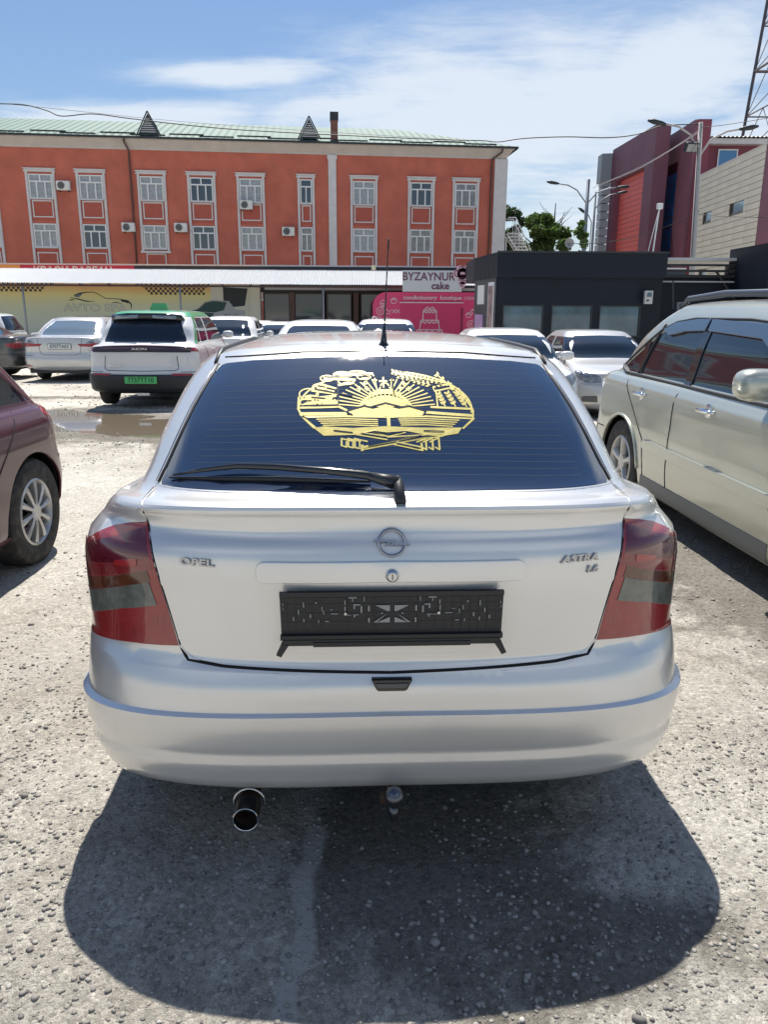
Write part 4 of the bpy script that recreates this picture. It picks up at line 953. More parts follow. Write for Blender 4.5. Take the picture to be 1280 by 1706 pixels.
def ground():
    t = None
    m = bpy.data.materials.new('gravel_ground'); m.use_nodes = True; t = m.node_tree; b = t.nodes['Principled BSDF']
    tcn = t.nodes.new('ShaderNodeTexCoord').outputs['Object']
    def nz(sc, det=6, rough=.6, off=0):
        n = t.nodes.new('ShaderNodeTexNoise'); n.inputs['Scale'].default_value = sc; n.inputs['Detail'].default_value = det; n.inputs['Roughness'].default_value = rough
        mp = t.nodes.new('ShaderNodeMapping'); mp.inputs['Location'].default_value = (off, off*2, 0); t.links.new(tcn, mp.inputs[0]); t.links.new(mp.outputs[0], n.inputs['Vector']); return n.outputs[0]
    def ramp(f, pts):
        r = t.nodes.new('ShaderNodeValToRGB'); t.links.new(f, r.inputs[0])
        while len(r.color_ramp.elements) < len(pts): r.color_ramp.elements.new(.5)
        for e, (p, c) in zip(r.color_ramp.elements, pts): e.position = p; e.color = (*c, 1)
        return r.outputs[0]
    def mixc(f, a, b_, bt='MIX'):
        x = t.nodes.new('ShaderNodeMix'); x.data_type = 'RGBA'; x.blend_type = bt
        if isinstance(f, float): x.inputs[0].default_value = f
        else: t.links.new(f, x.inputs[0])
        for q, v in ((6, a), (7, b_)):
            if isinstance(v, tuple): x.inputs[q].default_value = (*v, 1)
            else: t.links.new(v, x.inputs[q])
        return x.outputs[2]
    big = nz(.55, 5, .55); med = nz(3.1, 7, .65, 3); fine = nz(60, 8, .78, 5); grain = nz(230, 3, .7, 9)
    base = ramp(big, [(.32, (.37, .34, .29)), (.50, (.52, .49, .43)), (.66, (.66, .635, .58))])
    base = mixc(ramp(med, [(.40, (0, 0, 0)), (.66, (1, 1, 1))]), base, mixc(.6, base, (.70, .67, .61)))
    vo = t.nodes.new('ShaderNodeTexVoronoi'); vo.inputs['Scale'].default_value = 75; t.links.new(tcn, vo.inputs['Vector'])
    vb = t.nodes.new('ShaderNodeTexVoronoi'); vb.inputs['Scale'].default_value = 28; vb.inputs['Randomness'].default_value = 1; t.links.new(tcn, vb.inputs['Vector'])
    gr = ramp(vo.outputs['Color'], [(.0, (.38, .37, .37)), (.3, (.78, .77, .76)), (.7, (1.0, 1.0, .99)), (1, (1.45, 1.44, 1.42))])
    c1 = mixc(.62, base, gr, 'MULTIPLY')
    gr2 = ramp(vb.outputs['Color'], [(.0, (.58, .56, .55)), (.4, (.92, .91, .90)), (1, (1.18, 1.17, 1.15))])
    stony = ramp(nz(1.7, 5, .6, 11), [(.40, (0, 0, 0)), (.58, (1, 1, 1))])
    c2 = mixc(stony, c1, mixc(.6, c1, gr2, 'MULTIPLY'))
    fr = ramp(fine, [(.30, (.62, .61, .60)), (.5, (.98, .98, .98)), (.7, (1.2, 1.2, 1.19))]); c3 = mixc(.85, c2, fr, 'MULTIPLY'); c3 = mixc(.9, c3, ramp(grain, [(.32, (.62, .61, .60)), (.5, (1.0, 1.0, 1.0)), (.68, (1.28, 1.27, 1.26))]), 'MULTIPLY')
    # damp earth at the puddles, dark patches at the cars, one pale cement dribble
    sp = t.nodes.new('ShaderNodeSeparateXYZ'); t.links.new(tcn, sp.inputs[0])
    def mth(op, a, b_=None):
        n = t.nodes.new('ShaderNodeMath'); n.operation = op
        for i, v in enumerate((a, b_)):
            if v is None: continue
            if isinstance(v, (int, float)): n.inputs[i].default_value = v
            else: t.links.new(v, n.inputs[i])
        return n.outputs[0]
    def spot(cx, cy, rx, ry, wob=.8, sc=med, soft=.25):
        dx = mth('DIVIDE', mth('SUBTRACT', sp.outputs[0], cx), rx); dy = mth('DIVIDE', mth('SUBTRACT', sp.outputs[1], cy), ry)
        d = mth('SQRT', mth('ADD', mth('MULTIPLY', dx, dx), mth('MULTIPLY', dy, dy)))
        d = mth('ADD', d, mth('MULTIPLY', mth('SUBTRACT', sc, .5), wob*2))
        r = t.nodes.new('ShaderNodeMapRange'); r.interpolation_type = 'SMOOTHSTEP'; t.links.new(d, r.inputs[0]); r.inputs[1].default_value = 1-soft; r.inputs[2].default_value = 1+soft; r.inputs[3].default_value = 1; r.inputs[4].default_value = 0
        return r.outputs[0]
    damp_shade = spot(.16, 1.95, .42, .62);  # darker ground under the hatchback's rear
    for a in ((2.4, 4.6, .9, 2.2), (-4.9, 11.3, 2.1, 1.35), (-2.9, 10.2, 2.2, 1.3), (-5.4, 14.4, 1.8, .25), (.5, 1.55, .35, .18)):  # first paints SUV underside shade into the colour; last darkens ground behind the hatchback
        damp_shade = mth('MAXIMUM', damp_shade, spot(*a))
    c4 = mixc(mth('MULTIPLY', damp_shade, .72), c3, mixc(1., c3, (.22, .205, .19), 'MULTIPLY'))
    # dribble: thin wandering band
    wx = mth('ADD', mth('ADD', sp.outputs[0], .235), mth('MULTIPLY', mth('SUBTRACT', nz(2.2, 3, .5, 21), .5), .34))
    band = mth('SUBTRACT', .033, mth('ABSOLUTE', wx)); r = t.nodes.new('ShaderNodeMapRange'); r.interpolation_type = 'SMOOTHSTEP'; t.links.new(band, r.inputs[0]); r.inputs[1].default_value = -.012; r.inputs[2].default_value = .012
    lim = spot(-.22, 1.72, 5, .52, .1)
    c5 = mixc(mth('MULTIPLY', mth('MULTIPLY', r.outputs[0], lim), .8), c4, (.56, .54, .50))
    pale = spot(-2.0, 3.1, .8, .35, .6); c6 = mixc(mth('MULTIPLY', pale, .35), c5, (.52, .49, .44))
    t.links.new(c6, b.inputs['Base Color'])
    b.inputs['Roughness'].default_value = .92; b.inputs['Specular IOR Level'].default_value = .25
    h1 = mth('MULTIPLY', vo.outputs['Distance'], -.55); h2 = mth('MULTIPLY', vb.outputs['Distance'], -.8); hh = mth('ADD', mth('ADD', mth('ADD', h1, h2), mth('MULTIPLY', fine, 1.6)), mth('MULTIPLY', grain, .5))
    bp = t.nodes.new('ShaderNodeBump'); bp.inputs['Strength'].default_value = .95; bp.inputs['Distance'].default_value = .011; t.links.new(hh, bp.inputs['Height']); t.links.new(bp.outputs[0], b.inputs['Normal'])
    def axis(lo, hi, c0, c1, fine_, g):
        a = list(np.arange(c0, c1, fine_)); s = fine_; x = c0
        while x > lo: s *= g; x -= s; a.append(x)
        s = fine_; x = a[int((c1-c0)/fine_)-1]
        while x < hi: s *= g; x += s; a.append(x)
        return np.array(sorted(a))
    X = axis(-900, 900, -3.2, 3.2, .026, 1.055); Y = axis(-900, 1200, .6, 6.0, .026, 1.04)
    XX, YY = np.meshgrid(X, Y); ZZ = terrain(XX, YY); far = np.hypot(XX, YY) > 60; ZZ = np.where(far, G(XX, YY)-.0, ZZ)
    V = np.stack([XX.ravel(), YY.ravel(), ZZ.ravel()], 1); nx = len(X); ny = len(Y); I = np.arange(nx*ny).reshape(ny, nx)
    F = np.stack([I[:-1, :-1].ravel(), I[:-1, 1:].ravel(), I[1:, 1:].ravel(), I[1:, :-1].ravel()], 1)
    me = bpy.data.meshes.new('ground'); me.vertices.add(len(V)); me.vertices.foreach_set('co', V.ravel().astype('f'))
    me.loops.add(F.size); me.loops.foreach_set('vertex_index', F.ravel().astype('i')); me.polygons.add(len(F)); me.polygons.foreach_set('loop_start', np.arange(0, F.size, 4, dtype='i')); me.polygons.foreach_set('loop_total', np.full(len(F), 4, 'i'))
    me.update(); me.validate(); me.polygons.foreach_set('use_smooth', [True]*len(F)); me.materials.append(m)
    o = bpy.data.objects.new('ground', me); COL.objects.link(o); tag(o, 'pale compacted gravel and dust yard surface under the cars', None, None, 'structure')
    # puddles
    wm = bpy.data.materials.new('muddy_water'); wm.use_nodes = True; t2 = wm.node_tree; wb = t2.nodes['Principled BSDF']
    wb.inputs['Base Color'].default_value = (.19, .155, .115, 1); wb.inputs['Roughness'].default_value = .04; wb.inputs['IOR'].default_value = 1.33; wb.inputs['Coat Weight'].default_value = .5
    nn = t2.nodes.new('ShaderNodeTexNoise'); nn.inputs['Scale'].default_value = 9; cc = t2.nodes.new('ShaderNodeTexCoord'); t2.links.new(cc.outputs['Object'], nn.inputs['Vector'])
    bb = t2.nodes.new('ShaderNodeBump'); bb.inputs['Strength'].default_value = .04; bb.inputs['Distance'].default_value = .01; t2.links.new(nn.outputs[0], bb.inputs['Height']); t2.links.new(bb.outputs[0], wb.inputs['Normal'])
    lv = [(-.0855, 'broad brown puddle left of the taxi, nearer the cherry red car', -4.95, 11.3, 2.2, 1.35), (-.077, 'muddy puddle in front of the white and green taxi', -2.9, 10.2, 2.2, 1.3)]
    for k, (dz, lb, cx, cy, rx, ry) in enumerate(lv):
        n = 60; a = np.linspace(0, 2*np.pi, n, endpoint=False); zc = float(G(cx, cy))-.029-.001*k
        V = [(cx, cy, zc)]+[(cx+rx*math.cos(q)*(1+.12*math.sin(3*q+k)), cy+ry*math.sin(q)*(1+.1*math.sin(2*q)), zc) for q in a]
        mo = mesh('puddle', V, [(0, i+1, (i+1) % n+1) for i in range(n)], wm); tag(mo, lb, None, 'puddles on the yard', 'structure')
    # loose stones
    base_ = []
    phi = (1+5**.5)/2
    ico = np.array([(-1, phi, 0), (1, phi, 0), (-1, -phi, 0), (1, -phi, 0), (0, -1, phi), (0, 1, phi), (0, -1, -phi), (0, 1, -phi), (phi, 0, -1), (phi, 0, 1), (-phi, 0, -1), (-phi, 0, 1)], float); ico /= np.linalg.norm(ico[0])
    icf = np.array([(0, 11, 5), (0, 5, 1), (0, 1, 7), (0, 7, 10), (0, 10, 11), (1, 5, 9), (5, 11, 4), (11, 10, 2), (10, 7, 6), (7, 1, 8), (3, 9, 4), (3, 4, 2), (3, 2, 6), (3, 6, 8), (3, 8, 9), (4, 9, 5), (2, 4, 11), (6, 2, 10), (8, 6, 7), (9, 8, 1)])
    def stones(n, xr, yr, smin, smax, pw, seed, name, label):
        g = np.random.default_rng(seed); x = g.uniform(*xr, n); y = g.uniform(*yr, n)
        dn = vnoise(x*1.3, y*1.3, 77)*.6+vnoise(x*4, y*4, 78)*.4; k = g.random(n) < np.clip((dn-.36)*3.2, .05, 1); x, y = x[k], y[k]; n = len(x)
        s = smin+(smax-smin)*g.random(n)**pw; sc = s[:, None]*np.stack([np.ones(n), g.uniform(.6, 1, n), g.uniform(.4, .75, n)], 1)
        a = g.uniform(0, 6.28, n); V = ico[None]*(1+g.uniform(-.30, .30, (n, 12, 1))); V = V*sc[:, None]
        c, s_ = np.cos(a)[:, None], np.sin(a)[:, None]; Vx = V[..., 0]*c-V[..., 1]*s_; Vy = V[..., 0]*s_+V[..., 1]*c
        Z = terrain(x, y)+sc[:, 2]*g.uniform(-.05, .5, n)
        V = np.stack([Vx+x[:, None], Vy+y[:, None], V[..., 2]+Z[:, None]], 2).reshape(-1, 3); F = (icf[None]+(np.arange(n)*12)[:, None, None]).reshape(-1, 3)
        me = bpy.data.meshes.new(name); me.vertices.add(len(V)); me.vertices.foreach_set('co', V.ravel().astype('f')); me.loops.add(F.size); me.loops.foreach_set('vertex_index', F.ravel().astype('i'))
        me.polygons.add(len(F)); me.polygons.foreach_set('loop_start', np.arange(0, F.size, 3, dtype='i')); me.polygons.foreach_set('loop_total', np.full(len(F), 3, 'i')); me.update(); me.validate()
        me.materials.append(stm); o = bpy.data.objects.new(name, me); COL.objects.link(o); tag(o, label, 'gravel', None, 'stuff')
    stm = bpy.data.materials.new('stone'); stm.use_nodes = True; t3 = stm.node_tree; b3 = t3.nodes['Principled BSDF']; b3.inputs['Roughness'].default_value = .85
    gi = t3.nodes.new('ShaderNodeNewGeometry'); rp = t3.nodes.new('ShaderNodeValToRGB'); t3.links.new(gi.outputs['Random Per Island'], rp.inputs[0])
    for i, (p_, c_) in enumerate([(0, (.13, .12, .115)), (.25, (.22, .205, .185)), (.55, (.27, .25, .22)), (.9, (.31, .295, .265)), (1, (.40, .38, .35))]):
        e = rp.color_ramp.elements[i] if i < 2 else rp.color_ramp.elements.new(p_); e.position = p_; e.color = (*c_, 1)
    t3.links.new(rp.outputs[0], b3.inputs['Base Color'])
    stones(60000, (-2.3, 2.3), (.7, 3.4), .0012, .010, 3.6, 1, 'gravel', 'loose pale and grey gravel scattered round the silver hatchback')
    stones(520, (-2.2, 2.2), (.9, 4), .007, .019, 2.6, 4, 'pebbles', 'larger rounded pebbles lying singly in the dust near the silver hatchback')
    stones(34000, (-6.5, 6.5), (3.2, 12.5), .003, .015, 3.2, 2, 'gravel', 'coarser gravel spread between the cars in the middle of the yard')
    stones(9000, (-12, 9), (12, 26), .01, .03, 2., 3, 'gravel', 'far gravel of the yard towards the shops')
# ------------------------------------------------------------------ buildings
PLAS = mat('terracotta_plaster', (.50, .137, .092), .9, var=.17, vscale=.7, bump=.35, bscale=18, dirt=((.36, .125, .10), .55))
PLAS2 = mat('terracotta_panel', (.42, .105, .075), .9, var=.1, vscale=2)
WTR = mat('white_trim', (.62, .60, .60), .8, var=.08, vscale=2, bump=.1, bscale=40)
CORN = mat('cornice_cream', (.52, .475, .44), .85, var=.08, vscale=1.2, dirt=((.36, .33, .30), .4))
ROOFG = mat('green_sheet_roof', (.052, .130, .105), .62, metal=0, spec=.3, var=.10, vscale=.8, dirt=((.11, .155, .135), .5))
DKM = mat('dark_metal', (.03, .035, .04), .5, metal=.3)
UPVC = mat('white_upvc', (.72, .73, .74), .4)
PANE = [mat('pane_curtained', (.30, .31, .32), .06, spec=.8, coat=.7, var=.3, vscale=5), mat('pane_dark', (.03, .035, .045), .05, spec=1, ior=1.6), mat('pane_blinds', (.22, .22, .22), .08, coat=.7, var=.35, vscale=3)]
ACM = mat('air_conditioner_case', (.68, .68, .66), .5, var=.06, vscale=5)
BRK = mat('chimney_brick', (.20, .09, .07), .9, var=.2, vscale=9, bump=.4, bscale=20)
WHM = mat('white_sheet_metal', (.50, .515, .525), .40, metal=.15, var=.06, vscale=.7, dirt=((.5, .5, .48), .35))
def orange_building():
    t = thing('terracotta_building', 'long three storey terracotta plastered building with green sheet roof', 'building', (-25.2, 50, -.3), math.atan2(3.5, 33.6))
    Z = .3; L0, L1, D = -14, 33.15, 13
    b = MB().box(L0, L1, 0, D, 0, 11.2+Z); b.build('wall', PLAS, t)
    # cornice: flared
    prof = [(0, 11.10), (-.06, 11.10), (-.08, 11.22), (-.40, 11.62), (-.44, 11.62), (-.44, 11.72), (0, 11.72)]
    c = MB(); V = []
    for (o_, z) in prof: V += [(L0+o_, o_, z+Z), (L1-o_, o_, z+Z), (L1-o_, D-o_, z+Z), (L0+o_, D-o_, z+Z)]
    F = []
    for i in range(len(prof)-1):
        for k in range(4): F.append((i*4+k, i*4+(k+1) % 4, i*4+4+(k+1) % 4, i*4+4+k))
    c.add(V, F); c.build('cornice', CORN, t)
    # roof: hipped, corrugated sheets
    ex = .62; e0 = 11.74+Z; rz = 14.05+Z; yd = D/2
    def roofz(x, y): 
        a = min(y+ex, D+ex-y, (L1+ex-x)*1.0, (x-L0+ex)*1.0); return e0+(rz-e0)*a/(yd+ex)
    r_ = MB(); V = []; F = []; step = .24
    nx = int((L1-L0+2*ex)/step); 
    for i in range(nx+1):
        x = L0-ex+i*step; cap = min(yd+ex, L1+ex-x, x-L0+ex)
        for j, yy in enumerate((-ex, -ex+cap*.5, -ex+cap)):
            V.append((x, yy, e0+(rz-e0)*(yy+ex)/(yd+ex)+(.035 if i % 2 else 0)))
    for i in range(nx):
        for j in range(2): F.append((i*3+j, i*3+3+j, i*3+4+j, i*3+1+j))
    r_.add(V, F)
    nb = len(V); 
    r_.quad((L1+ex, -ex, e0), (L1+ex, D+ex, e0), (L1-yd, yd, rz), (L1-yd, yd, rz+.001)); r_.quad((L0-ex, D+ex, e0), (L0-yd*0+yd, yd, rz), (L1-yd, yd, rz), (L1+ex, D+ex, e0))
    r_.quad((L0-ex, -ex, e0), (L0+yd, yd, rz), (L0-ex, D+ex, e0), (L0-ex, D+ex, e0-.001))
    rf = r_.build('roof', ROOFG, t)
    MB().box(L0-ex, L1+ex, -ex-.03, -ex, e0-.10, e0+.02).build('gutter', DKM, t); MB().box(L1+ex, L1+ex+.03, -ex, D+ex, e0-.10, e0+.02).build('gutter', DKM, t)
    # sheet joints and snow guards
    sg = MB().box(-1.05, 1.05, -.03, .03, 0, .07).build('snow_guard', DKM, rf)
    i = 0; x = -12
    while x < 30:
        for (dy, dx) in ((1.0, 0), (.35, 1.9)):
            xx = x+dx
            if xx < 31.5:
                y = -ex+dy*(1.0); o = sg if i == 0 else link('snow_guard', sg.data, rf); i += 1
                o.location = (xx, y, roofz(xx, y)+.03)
        x += 4.15
    sj = MB().box(-.0, 0.02, 0, 1, 0, .03)
    # dormers
    for xc in (10.72, 20.5):
        zb = 11.95+Z; d = MB(); y0 = -.30
        d.add([(xc-.62, y0, zb), (xc+.62, y0, zb), (xc, y0, zb+1.15), (xc, y0+3.2, zb+1.15)], [(0, 1, 2), (1, 3, 2), (0, 2, 3)])
        dm = d.build('roof_vent', DKM, rf)
        for k in range(7):
            z = zb+.10+k*.12; hw = .62*(1-(z-zb)/1.15)-.09
            if hw > .04: MB().add and MB().box(xc-hw, xc+hw, y0-.03, y0-.005, z, z+.055).build('louvre_slat', mat('louvre_grey', (.42, .44, .46), .5), dm)
        MB().tube([(xc-.70, y0-.03, zb-.03), (xc, y0-.03, zb+1.28)], .04, 4).build('bargeboard', DKM, dm); MB().tube([(xc+.70, y0-.03, zb-.03), (xc, y0-.03, zb+1.28)], .04, 4).build('bargeboard', DKM, dm)
    ch = MB().box(21.86, 22.3, .15, .6, 11.9+Z, 13.15+Z).build('chimney', BRK, rf); bx('chimney_cap', DKM, ch, 21.82, 22.34, .11, .64, 13.15+Z, 13.62+Z)
    # windows
    def win_mesh(w, h, narrow=False):
        m_ = MB(); a = .07
        m_.box(-w/2, w/2, -.05, .03, 0, a); m_.box(-w/2, w/2, -.05, .03, h-a, h); m_.box(-w/2, -w/2+a, -.05, .03, a, h-a); m_.box(w/2-a, w/2, -.05, .03, a, h-a)
        zt = h*.70; m_.box(-w/2+a, w/2-a, -.055, .025, zt-.04, zt+.04)
        if narrow: m_.box(-.035, .035, -.053, .024, a, zt-.04)
        else:
            for x in (-w/6-.02, w/6+.02): m_.box(x-.04, x+.04, -.053, .024, a, zt-.04)
            m_.box(-.06, .02, -.053, .024, zt+.04, h-a)
        return m_
    W1 = win_mesh(1.40, 1.42).build('window', UPVC, t); P1 = MB().box(-.66, .66, .0, .012, .06, 1.36).build('pane', PANE[0], W1)
    W2 = win_mesh(.74, 1.45, True).build('window', UPVC, t); P2 = MB().box(-.33, .33, 0, .012, .06, 1.39).build('pane', PANE[1], W2)
    pn = [P1.data]+[P1.data.copy() for _ in range(2)]
    for k, q in enumerate(pn): q.materials[0] = PANE[k]
    P2b = P2.data.copy(); P2b.materials[0] = PANE[2]
    cols = [(.55, 0), (3.98, 0), (6.98, 0), (10.65, 0), (13.70, 0), (16.75, 0), (20.23, 1), (23.93, 0), (27.65, 0), (30.58, 0), (-3.1, 0), (-6.6, 0)]
    kinds = {(1, 0): 0, (1, 1): 0, (2, 0): 0, (2, 1): 1, (3, 0): 0, (3, 1): 0, (4, 0): 1, (4, 1): 1, (5, 0): 0, (5, 1): 0, (6, 0): 1, (6, 1): 2, (7, 0): 0, (7, 1): 0, (8, 0): 1, (8, 1): 2, (9, 0): 2, (9, 1): 2}
    used = set(); trims = {}
    for ci, (x, nar) in enumerate(cols):
        hw = .37 if nar else .70
        for fl, z0 in ((0, 8.18), (1, 5.32), (2, 2.2)):
            base = W2 if nar else W1; first = base.name not in used; used.add(base.name)
            w_ = base if first else link('window', base.data, t); w_.location = (x, -.012, z0+Z)
            if not first:
                link('pane', (P2b if fl else P2.data) if nar else pn[kinds.get((ci, fl), 0)], w_)
            if fl < 2:
                key = ('p', nar)
                m_ = MB(); q = hw-.08
                for (a, b_, c_, d_) in ((-q, q, 0, .07), (-q, q, .93, 1.0), (-q, -q+.07, .07, .93), (q-.07, q, .07, .93)): m_.box(a, b_, -.045, .0, c_, d_)
                if key not in trims:
                    trims[key] = m_.build('panel_border', WTR, t); o = trims[key]; fo = MB().box(-hw-.03, hw+.03, -.012, -.001, -.18, 1.18).build('recessed_panel', PLAS2, t); trims[key+('f',)] = fo
                else: o = link('panel_border', trims[key].data, t); fo = link('recessed_panel', trims[key+('f',)].data, t)
                o.location = (x, 0, (7.10 if fl == 0 else 4.05)+Z); fo.location = (x, 0, (7.10 if fl == 0 else 4.05)+Z)
        key = ('s', nar)
        zb = 5.2 if ci == 3 else 2.0
        m_ = MB()
        for s_ in (-1, 1):
            m_.box(*sorted((x+s_*(hw+.02), x+s_*(hw+.17))), -.09, 0, zb+Z, 9.72+Z)
            m_.box(*sorted((x+s_*(hw+.05), x+s_*(hw+.14))), -.11, -.09, zb+.3+Z, 9.5+Z)
        m_.box(x-hw-.24, x+hw+.24, -.15, 0, 9.72+Z, 9.80+Z); m_.box(x-hw-.19, x+hw+.19, -.11, 0, 9.80+Z, 9.88+Z); m_.box(x-hw-.27, x+hw+.27, -.17, 0, 9.88+Z, 9.93+Z)
        if ci == 3: m_.box(x-hw-.24, x+hw+.24, -.15, 0, zb-.12+Z, zb+Z)
        m_.build('window_surround', WTR, t)
        if ci == 3: pass
        for z0 in (8.14, 5.28): MB().box(x-hw, x+hw, -.13, 0, z0+Z, z0+.045+Z).build('window_sill', WTR, t)
    MB().box(21.66, 22.16, -.10, 0, 0, 11.08+Z).build('pilaster', WTR, t); MB().box(21.6, 22.22, -.12, 0, 10.85+Z, 11.09+Z).build('pilaster_cap', WTR, t)
    MB().box(32.42, 33.17, -.12, .0, 0, 11.09+Z).box(33.15, 33.27, -.12, 1.2, 0, 11.09+Z).build('pilaster', WTR, t)
    for x, x2 in ((9.25, 9.42), (32.78, 32.20)):
        MB().tube([(x, -.5, 11.62+Z), (x, -.46, 11.45+Z), (x2, -.16, 11.05+Z), (x2, -.14, 10.8+Z), (x2, -.14, 0)], .06, 8).build('downpipe', mat('brown_pipe', (.09, .045, .04), .5), t, smooth=True)
    MB().box(28.6, 28.75, -.2, 0, 0, .1).build('foot_block', WTR, t)
    # air conditioners
    lbs = ['white air conditioner beside the upper second window column from the left', 'white air conditioner at the dark downpipe of the terracotta building', 'white air conditioner left of the lower window with an open sash', 'white air conditioner under an upper window with curtains, hanging on the framed panel', 'white air conditioner left of the narrow lower window', ]
    first = None
    for k, (x, z) in enumerate([(5.39, 8.92), (9.10, 6.57), (12.32, 6.60), (16.45, 8.01), (19.05, 6.47)]):
        if first is None:
            a = thing('air_conditioner', lbs[k], 'air conditioner', group='air conditioners on the terracotta wall')
            MB().box(-.40, .40, -.32, 0, -.27, .27, bev=.03).build('case', ACM, a)
            m_ = MB(); m_.lathe([(.215, -.33), (.2, -.335), (0, -.326)], 24, 'y', (-.1, 0, 0)); m_.build('fan_opening', DKM, a)
            m_ = MB()
            for q in (.07, .13, .19): m_.lathe([(q, -.337), (q+.008, -.337)], 20, 'y', (-.1, 0, 0))
            m_.build('fan_grille', ACM, a); MB().box(-.3, -.26, -.3, .12, -.33, -.27).box(.26, .3, -.3, .12, -.33, -.27).build('bracket', DKM, a)
            first = a
        else: a = copy_tree(first); a['label'] = lbs[k]
        th = math.atan2(3.5, 33.6); a.rotation_euler = (0, 0, th); c_, s_ = math.cos(th), math.sin(th); a.location = (-25.2+x*c_+.12*s_, 50+x*s_-.12*c_, z-.3+.3)
    return t
def shops():
    t = thing('shop_row', 'low shop row with yellow painted car wash mural and white corrugated canopy', 'shop building', (-20, 35, -.35), math.atan2(1, 30))
    Z = .35
    m = bpy.data.materials.new('mural_print'); m.use_nodes = True; tt = m.node_tree; b = tt.nodes['Principled BSDF']; b.inputs['Roughness'].default_value = .6
    tcn = tt.nodes.new('ShaderNodeTexCoord'); sp = tt.nodes.new('ShaderNodeSeparateXYZ'); tt.links.new(tcn.outputs['Object'], sp.inputs[0])
    n = tt.nodes.new('ShaderNodeTexNoise'); n.inputs['Scale'].default_value = .5; tt.links.new(tcn.outputs['Object'], n.inputs['Vector'])
    ad = tt.nodes.new('ShaderNodeMath'); ad.operation = 'MULTIPLY_ADD'; tt.links.new(n.outputs[0], ad.inputs[0]); ad.inputs[1].default_value = .5; tt.links.new(sp.outputs[2], ad.inputs[2])
    mr_ = tt.nodes.new('ShaderNodeMapRange'); tt.links.new(ad.outputs[0], mr_.inputs[0]); mr_.inputs[1].default_value = 1.2+.25; mr_.inputs[2].default_value = 3.05+.3
    rp = tt.nodes.new('ShaderNodeValToRGB'); tt.links.new(mr_.outputs[0], rp.inputs[0])
    for i, (p_, c_) in enumerate([(0, (.60, .64, .54)), (.45, (.68, .68, .46)), (.70, (.78, .68, .30)), (.88, (.78, .46, .18)), (1, (.75, .38, .15))]):
        e = rp.color_ramp.elements[i] if i < 2 else rp.color_ramp.elements.new(p_); e.position = p_; e.color = (*c_, 1)
    tt.links.new(rp.outputs[0], b.inputs['Base Color'])
    MB().box(-10, 14.0, 0, .25, 0, 3.18+Z).build('mural_wall', m, t)
    cream = mat('cream_print', (.66, .65, .55), .6)
    MB().box(12.2, 14.0, -.006, -.001, 0, 3.0).build('cream_print_patch', cream, t)
    MB().box(13.98, 14.42, -.25, .25, 0, 3.2).build('column', mat('cream_column', (.66, .64, .52), .8), t)
    INKD = mat('print_black', (.025, .03, .035), .6); INKG = mat('print_dark_green', (.03, .075, .07), .6); INKB = mat('print_blue_grey', (.12, .2, .26), .6)
    def chk(x0, x1, z0, z1, sl):
        m_ = MB(); s_ = .105; r = 0; z = z1
        while z > z0:
            x = x0+(r % 2)*s_
            while x < x1-r*sl*s_: 
                if x > x0-r*0: m_.box(x, x+s_, -.008, -.002, z-s_, z)
                x += 2*s_
            z -= s_; r += 1
        return m_
    chk(-.2, 5.1, 2.36+Z, 2.84+Z, 1.0).build('checker_print', INKD, t)
    m_ = MB(); s_ = .105; z = 2.84+Z; r = 0
    while z > 2.25+Z:
        x = 9.0+r*s_
        while x < 12.1-r*s_*.4: m_.box(x, x+s_, -.008, -.002, z-s_, z); x += 2*s_
        z -= s_; r += 1
    m_.build('checker_print', INKD, t)
    # car outline logo drawn with strokes
    def stroke(pts, w0, nm, mm, y=-.012):
        m_ = MB(); n_ = len(pts)
        for i in range(n_-1):
            a, b_ = np.array(pts[i]), np.array(pts[i+1]); d = b_-a; d = d/np.hypot(*d); q = np.array([-d[1], d[0]]); wa = w0[i]; wb = w0[i+1]
            m_.prism([tuple(a-q*wa), tuple(b_-q*wb), tuple(b_+q*wb), tuple(a+q*wa)], y, y+.006)
        return m_.build(nm, mm, t)
    X = lambda x: 5.61+(x-615)*.0049; Zz = lambda z: 2.30+Z-(z-275)*.0049
    pt = lambda l: [(X(a), Zz(b_)) for a, b_ in l]
    stroke(pt([(725, 305), (770, 288), (830, 276), (890, 274), (930, 285), (1010, 330), (1090, 330), (1150, 338), (1215, 352)]), [.02, .03, .02, .014, .014, .014, .014, .02, .03], 'car_outline_print', INKD)
    stroke(pt([(725, 308), (765, 310), (800, 286)]), [.03, .05, .02], 'car_outline_print', INKB)
    stroke(pt([(690, 322), (760, 336), (830, 354), (905, 356)]), [.008, .025, .025, .006], 'car_outline_print', INKD)
    stroke(pt([(680, 345), (722, 342)]), [.02, .02], 'car_outline_print', INKD)
    stroke(pt([(1060, 368), (1100, 362), (1165, 380)]), [.006, .02, .004], 'car_outline_print', INKD)
    stroke(pt([(1145, 348), (1215, 362)]), [.03, .05], 'car_outline_print', INKD); stroke(pt([(1220, 360), (1235, 385), (1228, 420)]), [.03, .028, .006], 'car_outline_print', INKD)
    a = text('sign_lettering', 'AVTO SPA', .46, mat('letter_edge', (.30, .30, .26), .5), t, (7.05, -.010, 1.63+Z), ext=.003, sx=1.32, bold=.012); text('sign_lettering', 'AVTO SPA', .46, mat('letter_face', (.66, .66, .52), .5), t, (7.06, -.016, 1.637+Z), ext=.003, sx=1.32)
    text('sign_lettering', 'DIMENSION FOR DETAIL', .135, INKD, t, (6.98, -.010, 1.22+Z), ext=.003, sx=1.15, bold=.004)
    # the off-road car printed on the right of the mural
    def pr(l, nm, mm, y=-.012): return MB().prism([(a, b_+Z) for a, b_ in l], y, y+.005).build(nm, mm, t)
    pr([(12.75, 2.55), (13.85, 2.5), (13.7, 1.75), (12.75, 1.65)], 'dark_print_patch', INKD)
